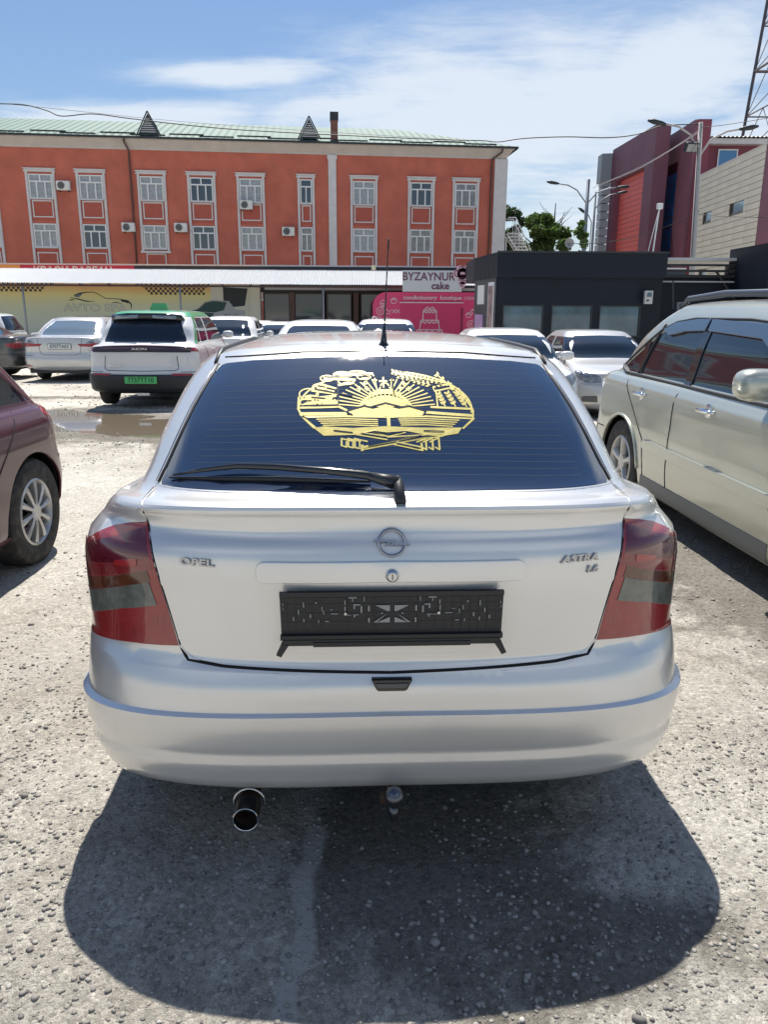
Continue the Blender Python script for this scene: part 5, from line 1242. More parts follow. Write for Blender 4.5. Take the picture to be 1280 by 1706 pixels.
    pr([(10.9, 1.15), (11.35, 1.55), (11.6, 1.62), (11.9, 1.9), (12.3, 2.0), (13.0, 1.95), (13.25, 1.6), (13.7, 1.55), (13.72, .6), (12.6, .5), (12.3, .35), (11.2, .6)], 'car_print_body', mat('print_pale_grey', (.42, .44, .44), .6), -.019)
    pr([(11.35, 1.52), (11.65, 1.62), (11.95, 1.88), (12.3, 1.95), (12.9, 1.9), (12.75, 1.55), (12.3, 1.45)], 'car_print_glass', INKG, -.027)
    pr([(10.9, 1.15), (11.3, 1.5), (12.3, 1.42), (12.2, 1.2), (11.6, 1.0), (11.0, .95)], 'car_print_bonnet', INKG, -.0275)
    for cx, cz, r in ((12.62, .8, .36), (13.62, .95, .28)):
        pr([(cx+r*.7*math.cos(q), cz+r*math.sin(q)) for q in np.linspace(0, 6.283, 20)[:-1]], 'car_print_tyre', INKD, -.034)
        for k in range(5):
            q = k*1.2566+.3; pr([(cx+.03*math.cos(q+1.2), cz+.03*math.sin(q+1.2)), (cx+r*.5*math.cos(q+.15), cz+r*.7*math.sin(q+.15)), (cx+r*.5*math.cos(q-.15), cz+r*.7*math.sin(q-.15))], 'car_print_spoke', mat('print_pale_grey', (.42, .44, .44), .6), -.040)
    text('print_lettering', 'BO-YO', .2, INKD, t, (13.1, -.036, 1.30+Z), ext=.002)
    # dark shop front
    DG = mat('shop_glass', (.02, .028, .036), .07, spec=.9, coat=.4)
    MB().box(14.42, 40, .9, 1.1, 0, 3.4).build('shop_back_wall', mat('shop_interior', (.055, .05, .048), .9, var=.3, vscale=1.4), t)
    for x0, x1 in ((14.5, 15.7), (15.9, 17.2), (17.35, 18.5), (18.9, 20.4), (20.6, 23), (23.2, 26), (26.2, 30)):
        f = MB(); f.box(x0, x1, .30, .36, .1, .16); f.box(x0, x1, .30, .36, 2.62, 2.68); f.box(x0, x0+.06, .30, .36, .16, 2.62); f.box(x1-.06, x1, .30, .36, .16, 2.62)
        fr_ = f.build('shop_window', mat('brown_frame', (.07, .05, .045), .5), t); MB().box(x0+.06, x1-.06, .325, .335, .16, 2.62).build('pane', DG, fr_)
    for x in (15.8, 18.7): MB().box(x-.12, x+.12, .2, .5, 0, 2.7).build('brick_pier', mat('pier_brown', (.13, .085, .07), .8, var=.2, vscale=4), t)
    MB().box(14.42, 30, .1, .9, 2.7, 3.3).build('shop_lintel', mat('dark_panel', (.02, .022, .026), .6), t)
    MB().box(14.6, 24.5, -.02, .08, 2.80, 2.93).build('pale_strip', mat('pale_strip', (.45, .46, .47), .5), t)
    # canopy of single corrugated sheets
    r = mat('rafter', (.07, .045, .04), .7)
    V = []; F = []; w_ = 1.1; n_ = 11; y0, z0, y1, z1 = -1.75, 2.63+Z, .15, 3.30+Z
    for i in range(2*n_+1):
        dz = (.022 if i % 2 else -.022)
        for (yy, zq) in ((y0, z0), (y1, z1)): V.append((i*w_/(2*n_), yy, zq+dz))
    for i in range(2*n_): F.append((i*2, i*2+2, i*2+3, i*2+1))
    k = len(V); V2 = V+[(x, y, z-.006) for x, y, z in V]; F2 = F+[tuple(q+k for q in reversed(f)) for f in F]+[(i*2, k+i*2, k+i*2+2, i*2+2) for i in range(2*n_)]
    cn = thing('corrugated_canopy', 'white corrugated metal canopy along the whole shop front', 'canopy', t.location, t.rotation_euler[2])
    o = mesh('roof_sheet', V2, F2, WHM, cn); me = o.data
    x = -9.0; o.location = (x, 0, 0); i = 0
    while x < 22.0: x += w_; i += 1; link('roof_sheet', me, cn, (x, 0, .004*(i % 2)), (R(random.uniform(-.15, .15)), 0, 0))
    MB().box(-9, 23.2, y0+.05, y0+.11, z0-.13, z0-.05).box(-9, 23.2, -.3, -.24, z0+.40, z0+.47).build('purlin', r, cn)
    x = -8.6
    while x < 23: MB().prism([(y0+.02, z0-.13), (y0+.02, z0-.06), (.0, z1-.10), (.0, z1-.2)], x-.03, x+.03, 'x').build('rafter', r, cn); x += 1.2
    for x in (-2, 4.6, 11.2, 17.3, 22.8): MB().tube([(x, y0+.12, 0), (x, y0+.12, z0-.08)], .045, 10).build('post', mat('grey_post', (.30, .31, .32), .5), cn, smooth=True)
    # back fascia with banner
    f = thing('roof_fascia_board', 'long dark fascia board standing above the corrugated canopy', 'fascia', t.location, t.rotation_euler[2])
    MB().box(-9, 34, .9, 1.0, 3.1+Z, 3.49+Z).build('board', mat('fascia_dark', (.025, .035, .055), .5, var=.15, vscale=2), f); MB().box(-9, 34, .84, 1.06, 3.495+Z, 3.56+Z).build('coping', WTR, f)
    bn = thing('banner', 'crimson banner with white lettering half hidden above the canopy', 'banner', t.location, t.rotation_euler[2])
    MB().box(3.55, 8.65, .872, .896, 3.0+Z, 3.49+Z).build('crimson_cloth', mat('crimson_print', (.50, .03, .085), .6), bn); MB().box(-3, 3.545, .870, .896, 3.0+Z, 3.49+Z).build('orange_cloth', mat('orange_print', (.70, .33, .10), .6), bn)
    text('banner_lettering', 'КРАСИ РАЗГАН', .44, mat('banner_white', (.7, .68, .68), .6), bn, (5.9, .866, 3.245+Z), ext=.002, sx=1.05, bold=.012)
def kiosks():
    PK = mat('pink_kiosk', (.62, .045, .15), .5, var=.06, vscale=2); PKD = mat('pink_door', (.52, .03, .12), .5); PW = mat('pink_print_white', (.68, .52, .56), .6); PG = mat('sign_grey', (.56, .57, .59), .6); PL = mat('sign_plum', (.12, .02, .06), .5)
    t = thing('cake_kiosk', 'pink cake kiosk with rounded left corner and white line drawings', 'kiosk', (-.50, 32, -.4), R(0)); Z = .4
    W_ = 4.26; z1 = 2.29+Z
    # front outline with rounded top-left
    pl = [(0, 0), (0, z1-.55)]+[(.55-.55*math.cos(a), z1-.55+.55*math.sin(a)) for a in np.linspace(.15, R(90), 8)]+[(W_, z1), (W_, 0)]
    MB().prism(pl, 0, 2.4).build('body', PK, t)
    MB().box(1.12, 3.62, -.03, -.002, .1, z1-.40).build('shutter', PKD, t); MB().box(1.08, 3.68, -.07, -.032, z1-.42, z1-.38).build('shutter_rail', PW, t)
    MB().box(3.60, 3.66, -.05, -.002, .5, z1-.62).build('door_gap', mat('plum_gap', (.15, .01, .04), .6), t)
    text('kiosk_lettering', 'condictionery  boutique', .225, PW, t, (2.42, -.035, z1-.21), ext=.003, bold=.004, sx=1.08)
    text('kiosk_lettering', '(1024)', .18, PW, t, (3.92, -.035, z1-.23), ext=.003)
    r_ = random.Random(5)
    def doodle(x, z, k, s=.14):
        m_ = MB(); w_ = .012
        def st(pts):
            pts = [(x+a*s, z+b*s) for a, b in pts]
            for a, b in zip(pts[:-1], pts[1:]):
                d = np.array(b)-np.array(a); l = np.hypot(*d)
                if l < 1e-6: continue
                q = np.array([-d[1], d[0]])/l*w_; m_.prism([tuple(np.array(a)-q), tuple(np.array(b)-q), tuple(np.array(b)+q), tuple(np.array(a)+q)], -.012, -.004)
        if k == 0: st([(-.8, 0), (-.5, -.9), (.5, -.9), (.8, 0), (-.8, 0), (-.5, .6), (0, .9), (.5, .6), (.8, 0)]); st([(-.2, 0), (-.15, -.9)]); st([(.25, 0), (.2, -.9)])
        elif k == 1: st([(math.cos(a), math.sin(a)) for a in np.linspace(0, 6.28, 11)]); st([(math.cos(a)*.4, math.sin(a)*.4) for a in np.linspace(0, 6.28, 8)])
        elif k == 2: st([(-1, -.5), (-.5, 0), (-1, .4)]); st([(-.5, 0), (0, .45), (.5, 0), (0, -.45), (-.5, 0)]); st([(1, -.5), (.5, 0), (1, .4)])
        elif k == 3: st([(-.9, .3), (.9, .3), (.5, -.6), (-.5, -.6), (-.9, .3)]); st([(-.6, .3), (-.3, .9), (0, .4), (.3, .9), (.6, .3)])
        else: st([(-.9, 0), (-.3, .5), (.4, -.3), (.9, .4)]); st([(-.5, -.6), (.6, -.7)])
        m_.build('sweet_drawing', PW, t)
    for i, (x, z) in enumerate([(.42, 2.15), (.85, 2.25), (.30, 1.85), (.62, 1.85), (.95, 1.85), (.26, 1.5), (.6, 1.5), (.92, 1.38), (.5, 1.2), (.3, .95), (.85, .95), (3.9, 1.7), (4.0, 1.35), (3.86, 1.05), (4.1, .8), (3.86, .6), (4.1, 1.85), (1.9, 1.65), (1.65, 1.15), (3.2, 1.55), (3.3, 1.2), (3.1, 1.75)]): doodle(x, z+.1, i*3 % 5, .13+.03*r_.random())
    # cake drawing
    m_ = MB()
    def st(pts, w_=.018):
        for a, b in zip(pts[:-1], pts[1:]):
            d = np.array(b)-np.array(a); l = np.hypot(*d); q = np.array([-d[1], d[0]])/l*w_; m_.prism([tuple(np.array(a)-q), tuple(np.array(b)-q), tuple(np.array(b)+q), tuple(np.array(a)+q)], -.042, -.034)
    cx = 2.32; st([(cx-.28, 1.62), (cx-.26, 2.0), (cx+.26, 2.0), (cx+.28, 1.62)]); st([(cx-.4, 1.25), (cx-.36, 1.6), (cx+.36, 1.6), (cx+.4, 1.25)]); st([(cx-.6, .9), (cx-.5, 1.22), (cx+.5, 1.22), (cx+.6, .9)]); st([(cx-.8, .95), (cx-.65, .78), (cx+.65, .78), (cx+.8, .95)])
    for zz_, hw in ((1.9, .26), (1.5, .36), (1.12, .5)): st([(cx-hw+i*hw/4, zz_+(.06 if i % 2 else -.03)) for i in range(9)])
    st([(cx-.2+i*.1, 2.03+(.09 if i % 2 else 0)) for i in range(5)]); m_.build('cake_drawing', PW, t)
    sgn = thing('kiosk_sign_board', 'pale board with plum lettering and whisked cream emblem on the pink kiosk roof', 'sign', (-.50, 31.95, -.4))
    MB().box(1.20, 3.58, -.02, .06, z1+.02, z1+.84).build('board', PG, sgn)
    text('sign_lettering', 'BYZAYNUR', .44, PL, sgn, (2.24, -.03, z1+.59), ext=.006, bold=.003, sx=.93); text('sign_lettering', 'cake', .40, PL, sgn, (2.72, -.03, z1+.24), ext=.006, bold=.006, sx=1.0)
    # emblem: swirl cloud with whisk
    m_ = MB(); ex, ez = 3.60, z1+.72
    lob = [(ex-.24, ez, .15), (ex-.10, ez+.18, .14), (ex+.10, ez+.18, .14), (ex+.24, ez, .15), (ex, ez, .22), (ex+.02, ez-.22, .2), (ex, ez-.42, .13)]
    for (a, b, r) in lob: m_.lathe([(r, -.04), (r, .02), (0, .02)], 18, 'y', (a, 0, b)); m_.lathe([(0, -.04), (r, -.04)], 18, 'y', (a, 0, b))
    m_.build('emblem_back', mat('emblem_pink', (.66, .42, .50), .5), sgn)
    m_ = MB()
    for pts in ([(ex-.2, ez-.13), (ex-.33, ez-.02), (ex-.28, ez+.1), (ex-.16, ez+.13), (ex-.1, ez+.27), (ex+.08, ez+.28), (ex+.16, ez+.14), (ex+.3, ez+.08), (ex+.32, ez-.06), (ex+.2, ez-.13), (ex-.1, ez-.16), (ex-.16, ez-.24), (ex+.14, ez-.26), (ex+.18, ez-.34), (ex-.08, ez-.36), (ex-.06, ez-.46), (ex+.04, ez-.5)], [(ex-.14, ez+.05), (ex-.08, ez+.1)], [(ex+.1, ez+.1), (ex+.15, ez+.05)], [(ex-.12, ez-.03), (ex, ez-.08), (ex+.12, ez-.03)]):
        m_.tube([(a, -.05, b) for a, b in pts], .015, 6)
    m_.build('emblem_line', PL, sgn)
    bx('sign_lamp', mat('lamp_cream', (.7, .65, .45), .5), sgn, -.05, .12, -.1, .05, z1+.85, z1+1.02)
    g = MB(); g.tube([(-.12, -.25, 0), (-.12, -.25, 1.45), (-.06, -.25, 1.62), (.06, -.25, 1.62), (.12, -.25, 1.45), (.12, -.25, 0)], .03, 8); gr = g.build('white_hoop_rail', UPVC, None, smooth=True); gr.location = (-.42, 31.9, -.3); tag(gr, 'white tubular hoop rail at the left end of the pink kiosk', 'rail')
    # ---- black kiosk
    BK = mat('anthracite_panel', (.009, .014, .024), .55, spec=.25, var=.2, vscale=1.2); BKS = mat('anthracite_side', (.035, .045, .055), .5)
    KG = mat('kiosk_glass', (.06, .125, .165), .02, spec=.6, var=.5, vscale=1.1, ior=1.45, coat=.3)
    t = thing('black_kiosk', 'black flat-roofed pavilion with three square windows', 'kiosk', (3.12, 22.2, -.45)); Z = .45
    zt = 3.13+Z; zf = 2.46+Z
    MB().prism([(0, 0), (4.72, 0), (4.72, 5), (-.36+.0, 5), (-.36, 2.6)], zf, zt, 'z').build('fascia', BK, t)
    MB().prism([(-.02, -.03), (4.74, -.03), (4.74, -.0), (-.0, 0)], zt-.02, zt+.03, 'z').build('roof_edge', DKM, t)
    for k in range(1, 6): MB().prism([(-.36*k/6-.012, 2.6*k/6), (-.36*k/6, 2.6*k/6-.02), (-.36*k/6-.004, 2.6*k/6+.02)], zf, zt, 'z').build('fascia_joint', DKM, t)
    wz0, wz1 = .85+Z, 1.72+Z
    # wall panels between windows
    xs = [(.21, 1.38), (1.59, 2.76), (2.95, 4.13)]
    MB().box(.05, 4.68, .12, .2, wz1, zf).build('wall_panel', BK, t); MB().box(.05, 4.68, .12, .2, 0, wz0).build('wall_panel', BK, t)
    pv = .05
    for a, b in xs+[(4.68, 4.68)]:
        if a > pv: MB().box(pv, a, .12, .2, wz0, wz1).build('wall_panel', BK, t)
        pv = b
    for a, b in xs:
        f = MB(); c_ = .035; f.box(a, b, .10, .19, wz0, wz0+c_); f.box(a, b, .10, .19, wz1-c_, wz1); f.box(a, a+c_, .10, .19, wz0+c_, wz1-c_); f.box(b-c_, b, .10, .19, wz0+c_, wz1-c_)
        fo = f.build('window', DKM, t); MB().box(a+c_, b-c_, .15, .16, wz0+c_, wz1-c_).build('pane', KG, fo)
    MB().box(.05, 4.68, .2, 5, 0, zf).build('inner_volume', mat('dark_interior', (.02, .022, .025), .9), t)
    # left side glazing with posters
    s0 = np.array([.03, .2]); s1 = np.array([-.30, 2.6]); d = s1-s0
    def sidebox(a, b, z0, z1, o_, nm, mm):
        p, q = s0+d*a, s0+d*b; n_ = np.array([-d[1], d[0]])/np.hypot(*d); n_ = n_ if n_[0] < 0 else -n_
        return MB().prism([tuple(p+n_*o_), tuple(q+n_*o_), tuple(q+n_*(o_-.03)), tuple(p+n_*(o_-.03))], z0, z1, 'z').build(nm, mm, t)
    sidebox(0, 1, 0, zf, .02, 'side_wall', BKS)
    sidebox(.06, .30, .5, 2.35+Z, .05, 'poster_frame', UPVC); sidebox(.08, .28, .55, 2.25+Z, .054, 'poster', mat('poster_photo', (.30, .20, .20), .5, var=.7, vscale=3))
    sidebox(.52, .9, .5, 1.45+Z, .05, 'poster', mat('poster_lilac', (.40, .25, .45), .5, var=.2, vscale=2)); sidebox(.5, .8, 1.75+Z, 2.3+Z, .05, 'window', UPVC)
    mbx = thing('meter_box', 'small grey electricity meter box on the right corner of the black kiosk', 'meter box', (7.36, 22.15, 0))
    MB().box(-.11, .11, -.10, .04, 1.76, 2.12, bev=.01).build('case', mat('meter_case', (.52, .53, .52), .5), mbx); MB().box(-.06, .07, -.112, -.102, 1.95, 2.07).build('meter_window', KG, mbx); MB().box(-.06, .0, -.112, -.102, 1.83, 1.88).build('seal', BLK, mbx)
    # low dark wall and steel canopy frame to its right
    cf = thing('canopy_frame', 'steel lean-to frame with pale roof edge between the black kiosk and the black box', 'canopy', (7.86, 23, -.4)); Z = .4
    MB().box(0, 4.0, 0, 1.6, 2.98+Z, 3.06+Z).build('roof_edge', WHM, cf)
    for z in (2.86, 2.70, 2.55): MB().box(0, 4.0, .02, .10, z+Z-.03, z+Z+.03).build('beam', DKM, cf)
    for x, x2 in ((1.7, 2.35), (3.15, 2.65)): MB().tube([(x, .05, 2.7+Z), (x2, .05, 1.9+Z)], .035, 6).build('brace', DKM, cf)
    for x in (.05, 3.3, 3.9): MB().box(x-.04, x+.04, 0, .08, 0, 2.98+Z).build('post', DKM, cf)
    MB().box(0, 4, -.0, .02, 2.38+Z, 2.42+Z).build('pale_rail', mat('pale_rail', (.4, .42, .44), .5), cf)
    bw = bx('dark_boundary_wall', BK, None, 7.99, 11.7, 23.2, 23.5, -.5, 2.6); tag(bw, 'dark flat boundary wall under the steel canopy frame', 'wall')
    yb = thing('sandy_brick_pier', 'pale sandy pier and blocks seen behind the steel canopy', 'pier', (10.9, 22.9, -.4)); PB = mat('sandy_block', (.62, .52, .36), .9, var=.1, vscale=4)
    MB().box(0, .28, 0, .28, 0, 2.95).build('pier', PB, yb); MB().box(.5, 1.2, .3, .6, 2.5, 2.76).build('block', PB, yb); MB().box(.75, 1.2, .3, .6, 2.765, 2.86).build('block', PB, yb)
    bb = thing('black_box_unit', 'second black cabin cut off by the right edge above the silver green car', 'kiosk', (10.1, 21, -.4)); 
    MB().prism([(0, 2.55), (5, 2.35), (5, 3.75), (0, 3.72)], 0, 2.5).build('cabin_top', BK, bb); MB().box(.1, 5, .1, 2.4, 0, 2.34).build('cabin_wall', BK, bb)
def right_buildings():
    MR = mat('maroon_cladding', (.17, .062, .092), .6, var=.12, vscale=.6, bump=.15, bscale=12); MRD = mat('maroon_wall', (.19, .045, .07), .7, var=.1, vscale=.7)
    t = thing('maroon_building', 'tall maroon clad building with red slatted recess and blue glazed slot', 'building', (0, 0, -.3)); Z = .3; H_ = 14.0
    H_ = 12.8
    # block A: slab with frame and recessed red cladding on its long left face
    A0, A1 = np.array([16.25, 59.2]), np.array([16.70, 51.4])
    def facebox(P0, P1, a0, a1, z0, z1, d0, d1, nm, mm, par=t, data=None):
        P0, P1 = np.array(P0), np.array(P1); L_ = np.hypot(*(P1-P0)); d = (P1-P0)/L_; n_ = np.array([d[1], -d[0]]); 
        if n_[0] > 0: n_ = -n_
        p = P0+d*a0; q = P0+d*a1
        return MB().prism([tuple(p+n_*d0), tuple(q+n_*d0), tuple(q+n_*d1), tuple(p+n_*d1)], z0+Z, z1+Z, 'z').build(nm, mm, par)
    LA = np.hypot(*(A1-A0))
    facebox(A0, A1, 0, LA, -Z, H_, -.45, -.92, 'wall', MR); facebox(A0, A1, 0, LA, H_-2.2, H_, 0, -.449, 'parapet', MR); facebox(A0, A1, LA-1.5, LA, -Z, H_-2.2, 0, -.449, 'frame_pier', MR); facebox(A0, A1, 0, .9, -Z, H_-2.2, 0, -.449, 'frame_pier', MR)
    RC = mat('red_slat', (.78, .15, .12), .55, var=.06, vscale=1)
    base = None; dA = (A1-A0)/LA; ang = math.atan2(dA[1], dA[0])
    z = 4.0
    while z < H_-2.3:
        if base is None: base = MB().box(.9, LA-1.5, -.0, .06, 0, .30).build('cladding_slat', RC, t); o = base
        else: o = link('cladding_slat', base.data, t)
        n_ = np.array([dA[1], -dA[0]]); n_ = n_ if n_[0] < 0 else -n_
        o.location = (A0[0]-n_[0]*.44, A0[1]-n_[1]*.44, z+Z); o.rotation_euler = (0, 0, ang); z += .33
    # block B
    MB().prism([(17.4, 55.2), (18.62, 55.2), (18.60, 49.7), (19.40, 49.7), (19.6, 56.5), (17.4, 56.5)], 0, H_-.10+Z, 'z').build('wall', MRD, t)
    B0, B1 = (18.62, 55.2), (18.60, 49.7)
    facebox(B0, B1, 0, 1.0, -Z, H_-.12, .18, .02, 'pier', MR); facebox(B0, B1, 3.2, 5.5, -Z, H_-.12, .18, .02, 'pier', MR); facebox(B0, B1, 1.0, 3.2, H_-2.0, H_-.12, .18, .02, 'lintel', MR)
    BG = mat('blue_glazing', (.04, .22, .62), .2, spec=1, coat=.6, var=.2, vscale=1)
    z = 3; k = None
    while z < H_-2.6: facebox(B0, B1, 1.0, 3.2, z, z+.62, .06, .02, 'blue_pane', BG); z += .66
    MB().prism([(15.55, 59.4), (16.3, 59.25), (16.3, 60.5), (15.55, 60.5)], 10.7+Z, 12.6+Z, 'z').build('grey_bay', mat('grey_bay', (.22, .25, .28), .5), t)
    z = 2
    while z < 10.5: MB().box(15.72, 16.3, 59.4, 60.4, z+Z, z+.5+Z).build('grey_slat', mat('grey_slat', (.30, .34, .38), .5), t); z += .56
    # block C behind
    c = thing('maroon_rear_wing', 'dark red rear wing with corrugated roof edge and one blue window', 'building', (0, 0, -.3))
    MB().box(19.7, 46, 56.6, 66, 0, 12.75+Z).build('wall', MRD, c); MB().box(19.6, 46, 56.0, 56.6, 12.62+Z, 12.95+Z).build('gutter', WTR, c)
    V = []; F = []; i = 0; x = 19.5
    while x < 46: V += [(x, 55.8, 12.98+Z+(.09 if i % 2 else 0)), (x, 67, 14.3+Z+(.09 if i % 2 else 0))]; x += .14; i += 1
    F = [(2*j, 2*j+2, 2*j+3, 2*j+1) for j in range(i-1)]; mesh('roof', V, F, mat('weathered_sheet', (.33, .33, .32), .5, metal=.4), c)
    f = MB(); a, b_, z0, z1 = 22.7, 24.05, 11.0+Z, 12.38+Z
    for q in ((a, b_, z0, z0+.08), (a, b_, z1-.08, z1), (a, a+.08, z0+.08, z1-.08), (b_-.08, b_, z0+.08, z1-.08)): f.box(q[0], q[1], 56.5, 56.59, q[2], q[3])
    fo = f.build('window', UPVC, c); MB().box(a+.08, b_-.08, 56.55, 56.56, z0+.08, z1-.08).build('pane', mat('blue_pane', (.08, .22, .42), .08, coat=.8), fo)
    MB().tube([(21.0, 56.4, 12.6+Z), (21.0, 56.3, 12.2+Z), (20.6, 56.4, 11.9+Z), (20.5, 56.4, 6)], .07, 8).build('downpipe', WTR, c)
    # pale panelled building nearer
    p = thing('pale_panel_building', 'cream panel clad building with narrow slit windows and maroon corner', 'building', (0, 0, -.3))
    P0, P1 = np.array([18.1, 47.2]), np.array([17.75, 37.6]); LP = np.hypot(*(P1-P0)); dP = (P1-P0)/LP; nP = np.array([dP[1], -dP[0]]); nP = nP if nP[0] < 0 else -nP; aP = math.atan2(dP[1], dP[0])
    Ht = 9.15
    facebox(P0, P1, 0, LP, -Z, Ht, -.06, -6, 'core_wall', mat('joint_grey', (.22, .21, .19), .9), p)
    CP = [mat('cream_panel_a', (.56, .53, .44), .6, var=.06, vscale=1.5), mat('cream_panel_b', (.53, .50, .42), .6, var=.08, vscale=1.2)]
    rows = 30; ph_ = Ht/rows; cols_ = 6; cw = (LP-1.0)/cols_
    wins = [(1.15, 2.45, 6.55, 7.0), (4.9, 6.7, 6.55, 7.02), (1.4, 2.6, 3.35, 3.8), (5.2, 6.9, 3.35, 4.1)]
    me = {}
    for j in range(8, rows):
        for i_ in range(cols_):
            a0 = i_*cw; z0 = j*ph_
            segs = [(a0, a0+cw)]
            for (wa, wb, wz0, wz1) in wins:
                if z0+ph_ > wz0+.02 and z0 < wz1-.02:
                    ns = []
                    for (s0_, s1_) in segs:
                        if wb <= s0_ or wa >= s1_: ns.append((s0_, s1_)); continue
                        if wa > s0_+.05: ns.append((s0_, wa))
                        if wb < s1_-.05: ns.append((wb, s1_))
                    segs = ns
            for (s0_, s1_) in segs:
                k = (round(s1_-s0_, 2), (i_+j) % 2)
                if k not in me: me[k] = MB().box(.008, k[0]-.008, -.05, .0, .012, ph_-.012).build('cladding_panel', CP[k[1]], p); o = me[k]
                else: o = link('cladding_panel', me[k].data, p)
                q = P0+dP*s0_+nP*.0; o.location = (q[0]+nP[0]*.0, q[1]+nP[1]*.0, z0+Z); o.rotation_euler = (0, 0, aP)
    for (wa, wb, z0, z1) in wins:
        w_ = facebox(P0, P1, wa+.3, wb, z0, z1, -.05, -.058, 'window', mat('slit_glass', (.25, .35, .45), .08, coat=.8), p); facebox(P0, P1, wa, wa+.28, z0, z1, -.05, -.058, 'window_reveal', mat('dark_reveal', (.05, .045, .05), .8), p)
    facebox(P0, P1, LP-1.0, LP+.6, -Z, Ht+2, .04, -.5, 'maroon_corner', MR, p)
    facebox(P0, P1, -.1, LP+.3, Ht, Ht+.08, .05, -6, 'coping', CORN, p)
def tower():
    t = thing('lattice_tower', 'tall dark steel lattice telecom mast cut off by the right edge', 'mast', (0, 0, 0)); m = mat('mast_steel', (.075, .07, .085), .6, metal=.3)
    cx, cy = 37.0, 75; z0, z1 = 10, 48
    hw = lambda z: 3.4-(z-17.4)*.055
    cr = [(-1, -1), (1, -1), (1, 1), (-1, 1)]
    for a, b in cr: MB().tube([(cx+a*hw(z0), cy+b*hw(z0), z0-10), (cx+a*hw(z0), cy+b*hw(z0), z0), (cx+a*hw(z1), cy+b*hw(z1), z1)], .14, 6).build('leg', m, t)
    z = 11.5; k = 0
    while z < 46:
        h_ = 4.0-(z-11)*.03; zn = z+h_
        for i in range(4):
            a, b = cr[i], cr[(i+1) % 4]; pa = lambda q, zz_: (cx+q[0]*hw(zz_), cy+q[1]*hw(zz_), zz_)
            MB().tube([pa(a, z), pa(b, z)], .07 if k % 3 else .13, 4).build('horizontal_brace', m, t)
            mid = ((pa(a, zn)[0]+pa(b, zn)[0])/2, (pa(a, zn)[1]+pa(b, zn)[1])/2, zn)
            MB().tube([pa(a, z), mid], .04, 4).build('diagonal_brace', m, t); MB().tube([pa(b, z), mid], .04, 4).build('diagonal_brace', m, t)
        z = zn; k += 1
    MB().box(cx-.5, cx+.4, cy-.5, cy+.4, 5, 47).build('cable_ladder', mat('cable_ladder', (.10, .10, .13), .7), t)
    MB().tube([(cx-4.0, cy-4, 19.5), (cx-4.0, cy-4, 21.3)], .12, 8).build('panel_antenna', mat('antenna_grey', (.4, .4, .42), .5), t)
def lamp(name, label, base, top, arms, m, floods=(), r0=.13, group='street lamps'):
    t = thing(name, label, 'street lamp', base, 0, group); B = Vector(base); T = Vector(top)-B
    MB().tube([(0, 0, -.3), T*.5, T], .1, 10, rs=[r0, r0*.8, r0*.6]).build('pole', m, t, smooth=True)
    for arm in arms:
        pts = [Vector(p)-B for p in arm]; MB().tube(pts, .035, 8).build('arm', m, t, smooth=True)
        d = (pts[-1]-pts[-2]).normalized(); e = pts[-1]
        hd = MB(); hd.tube([e-d*.1, e+d*.05, e+d*.38, e+d*.6], .1, 8, rs=[.035, .075, .09, .04]); hd.build('lamp_head', DKM, t, smooth=True)
    return t
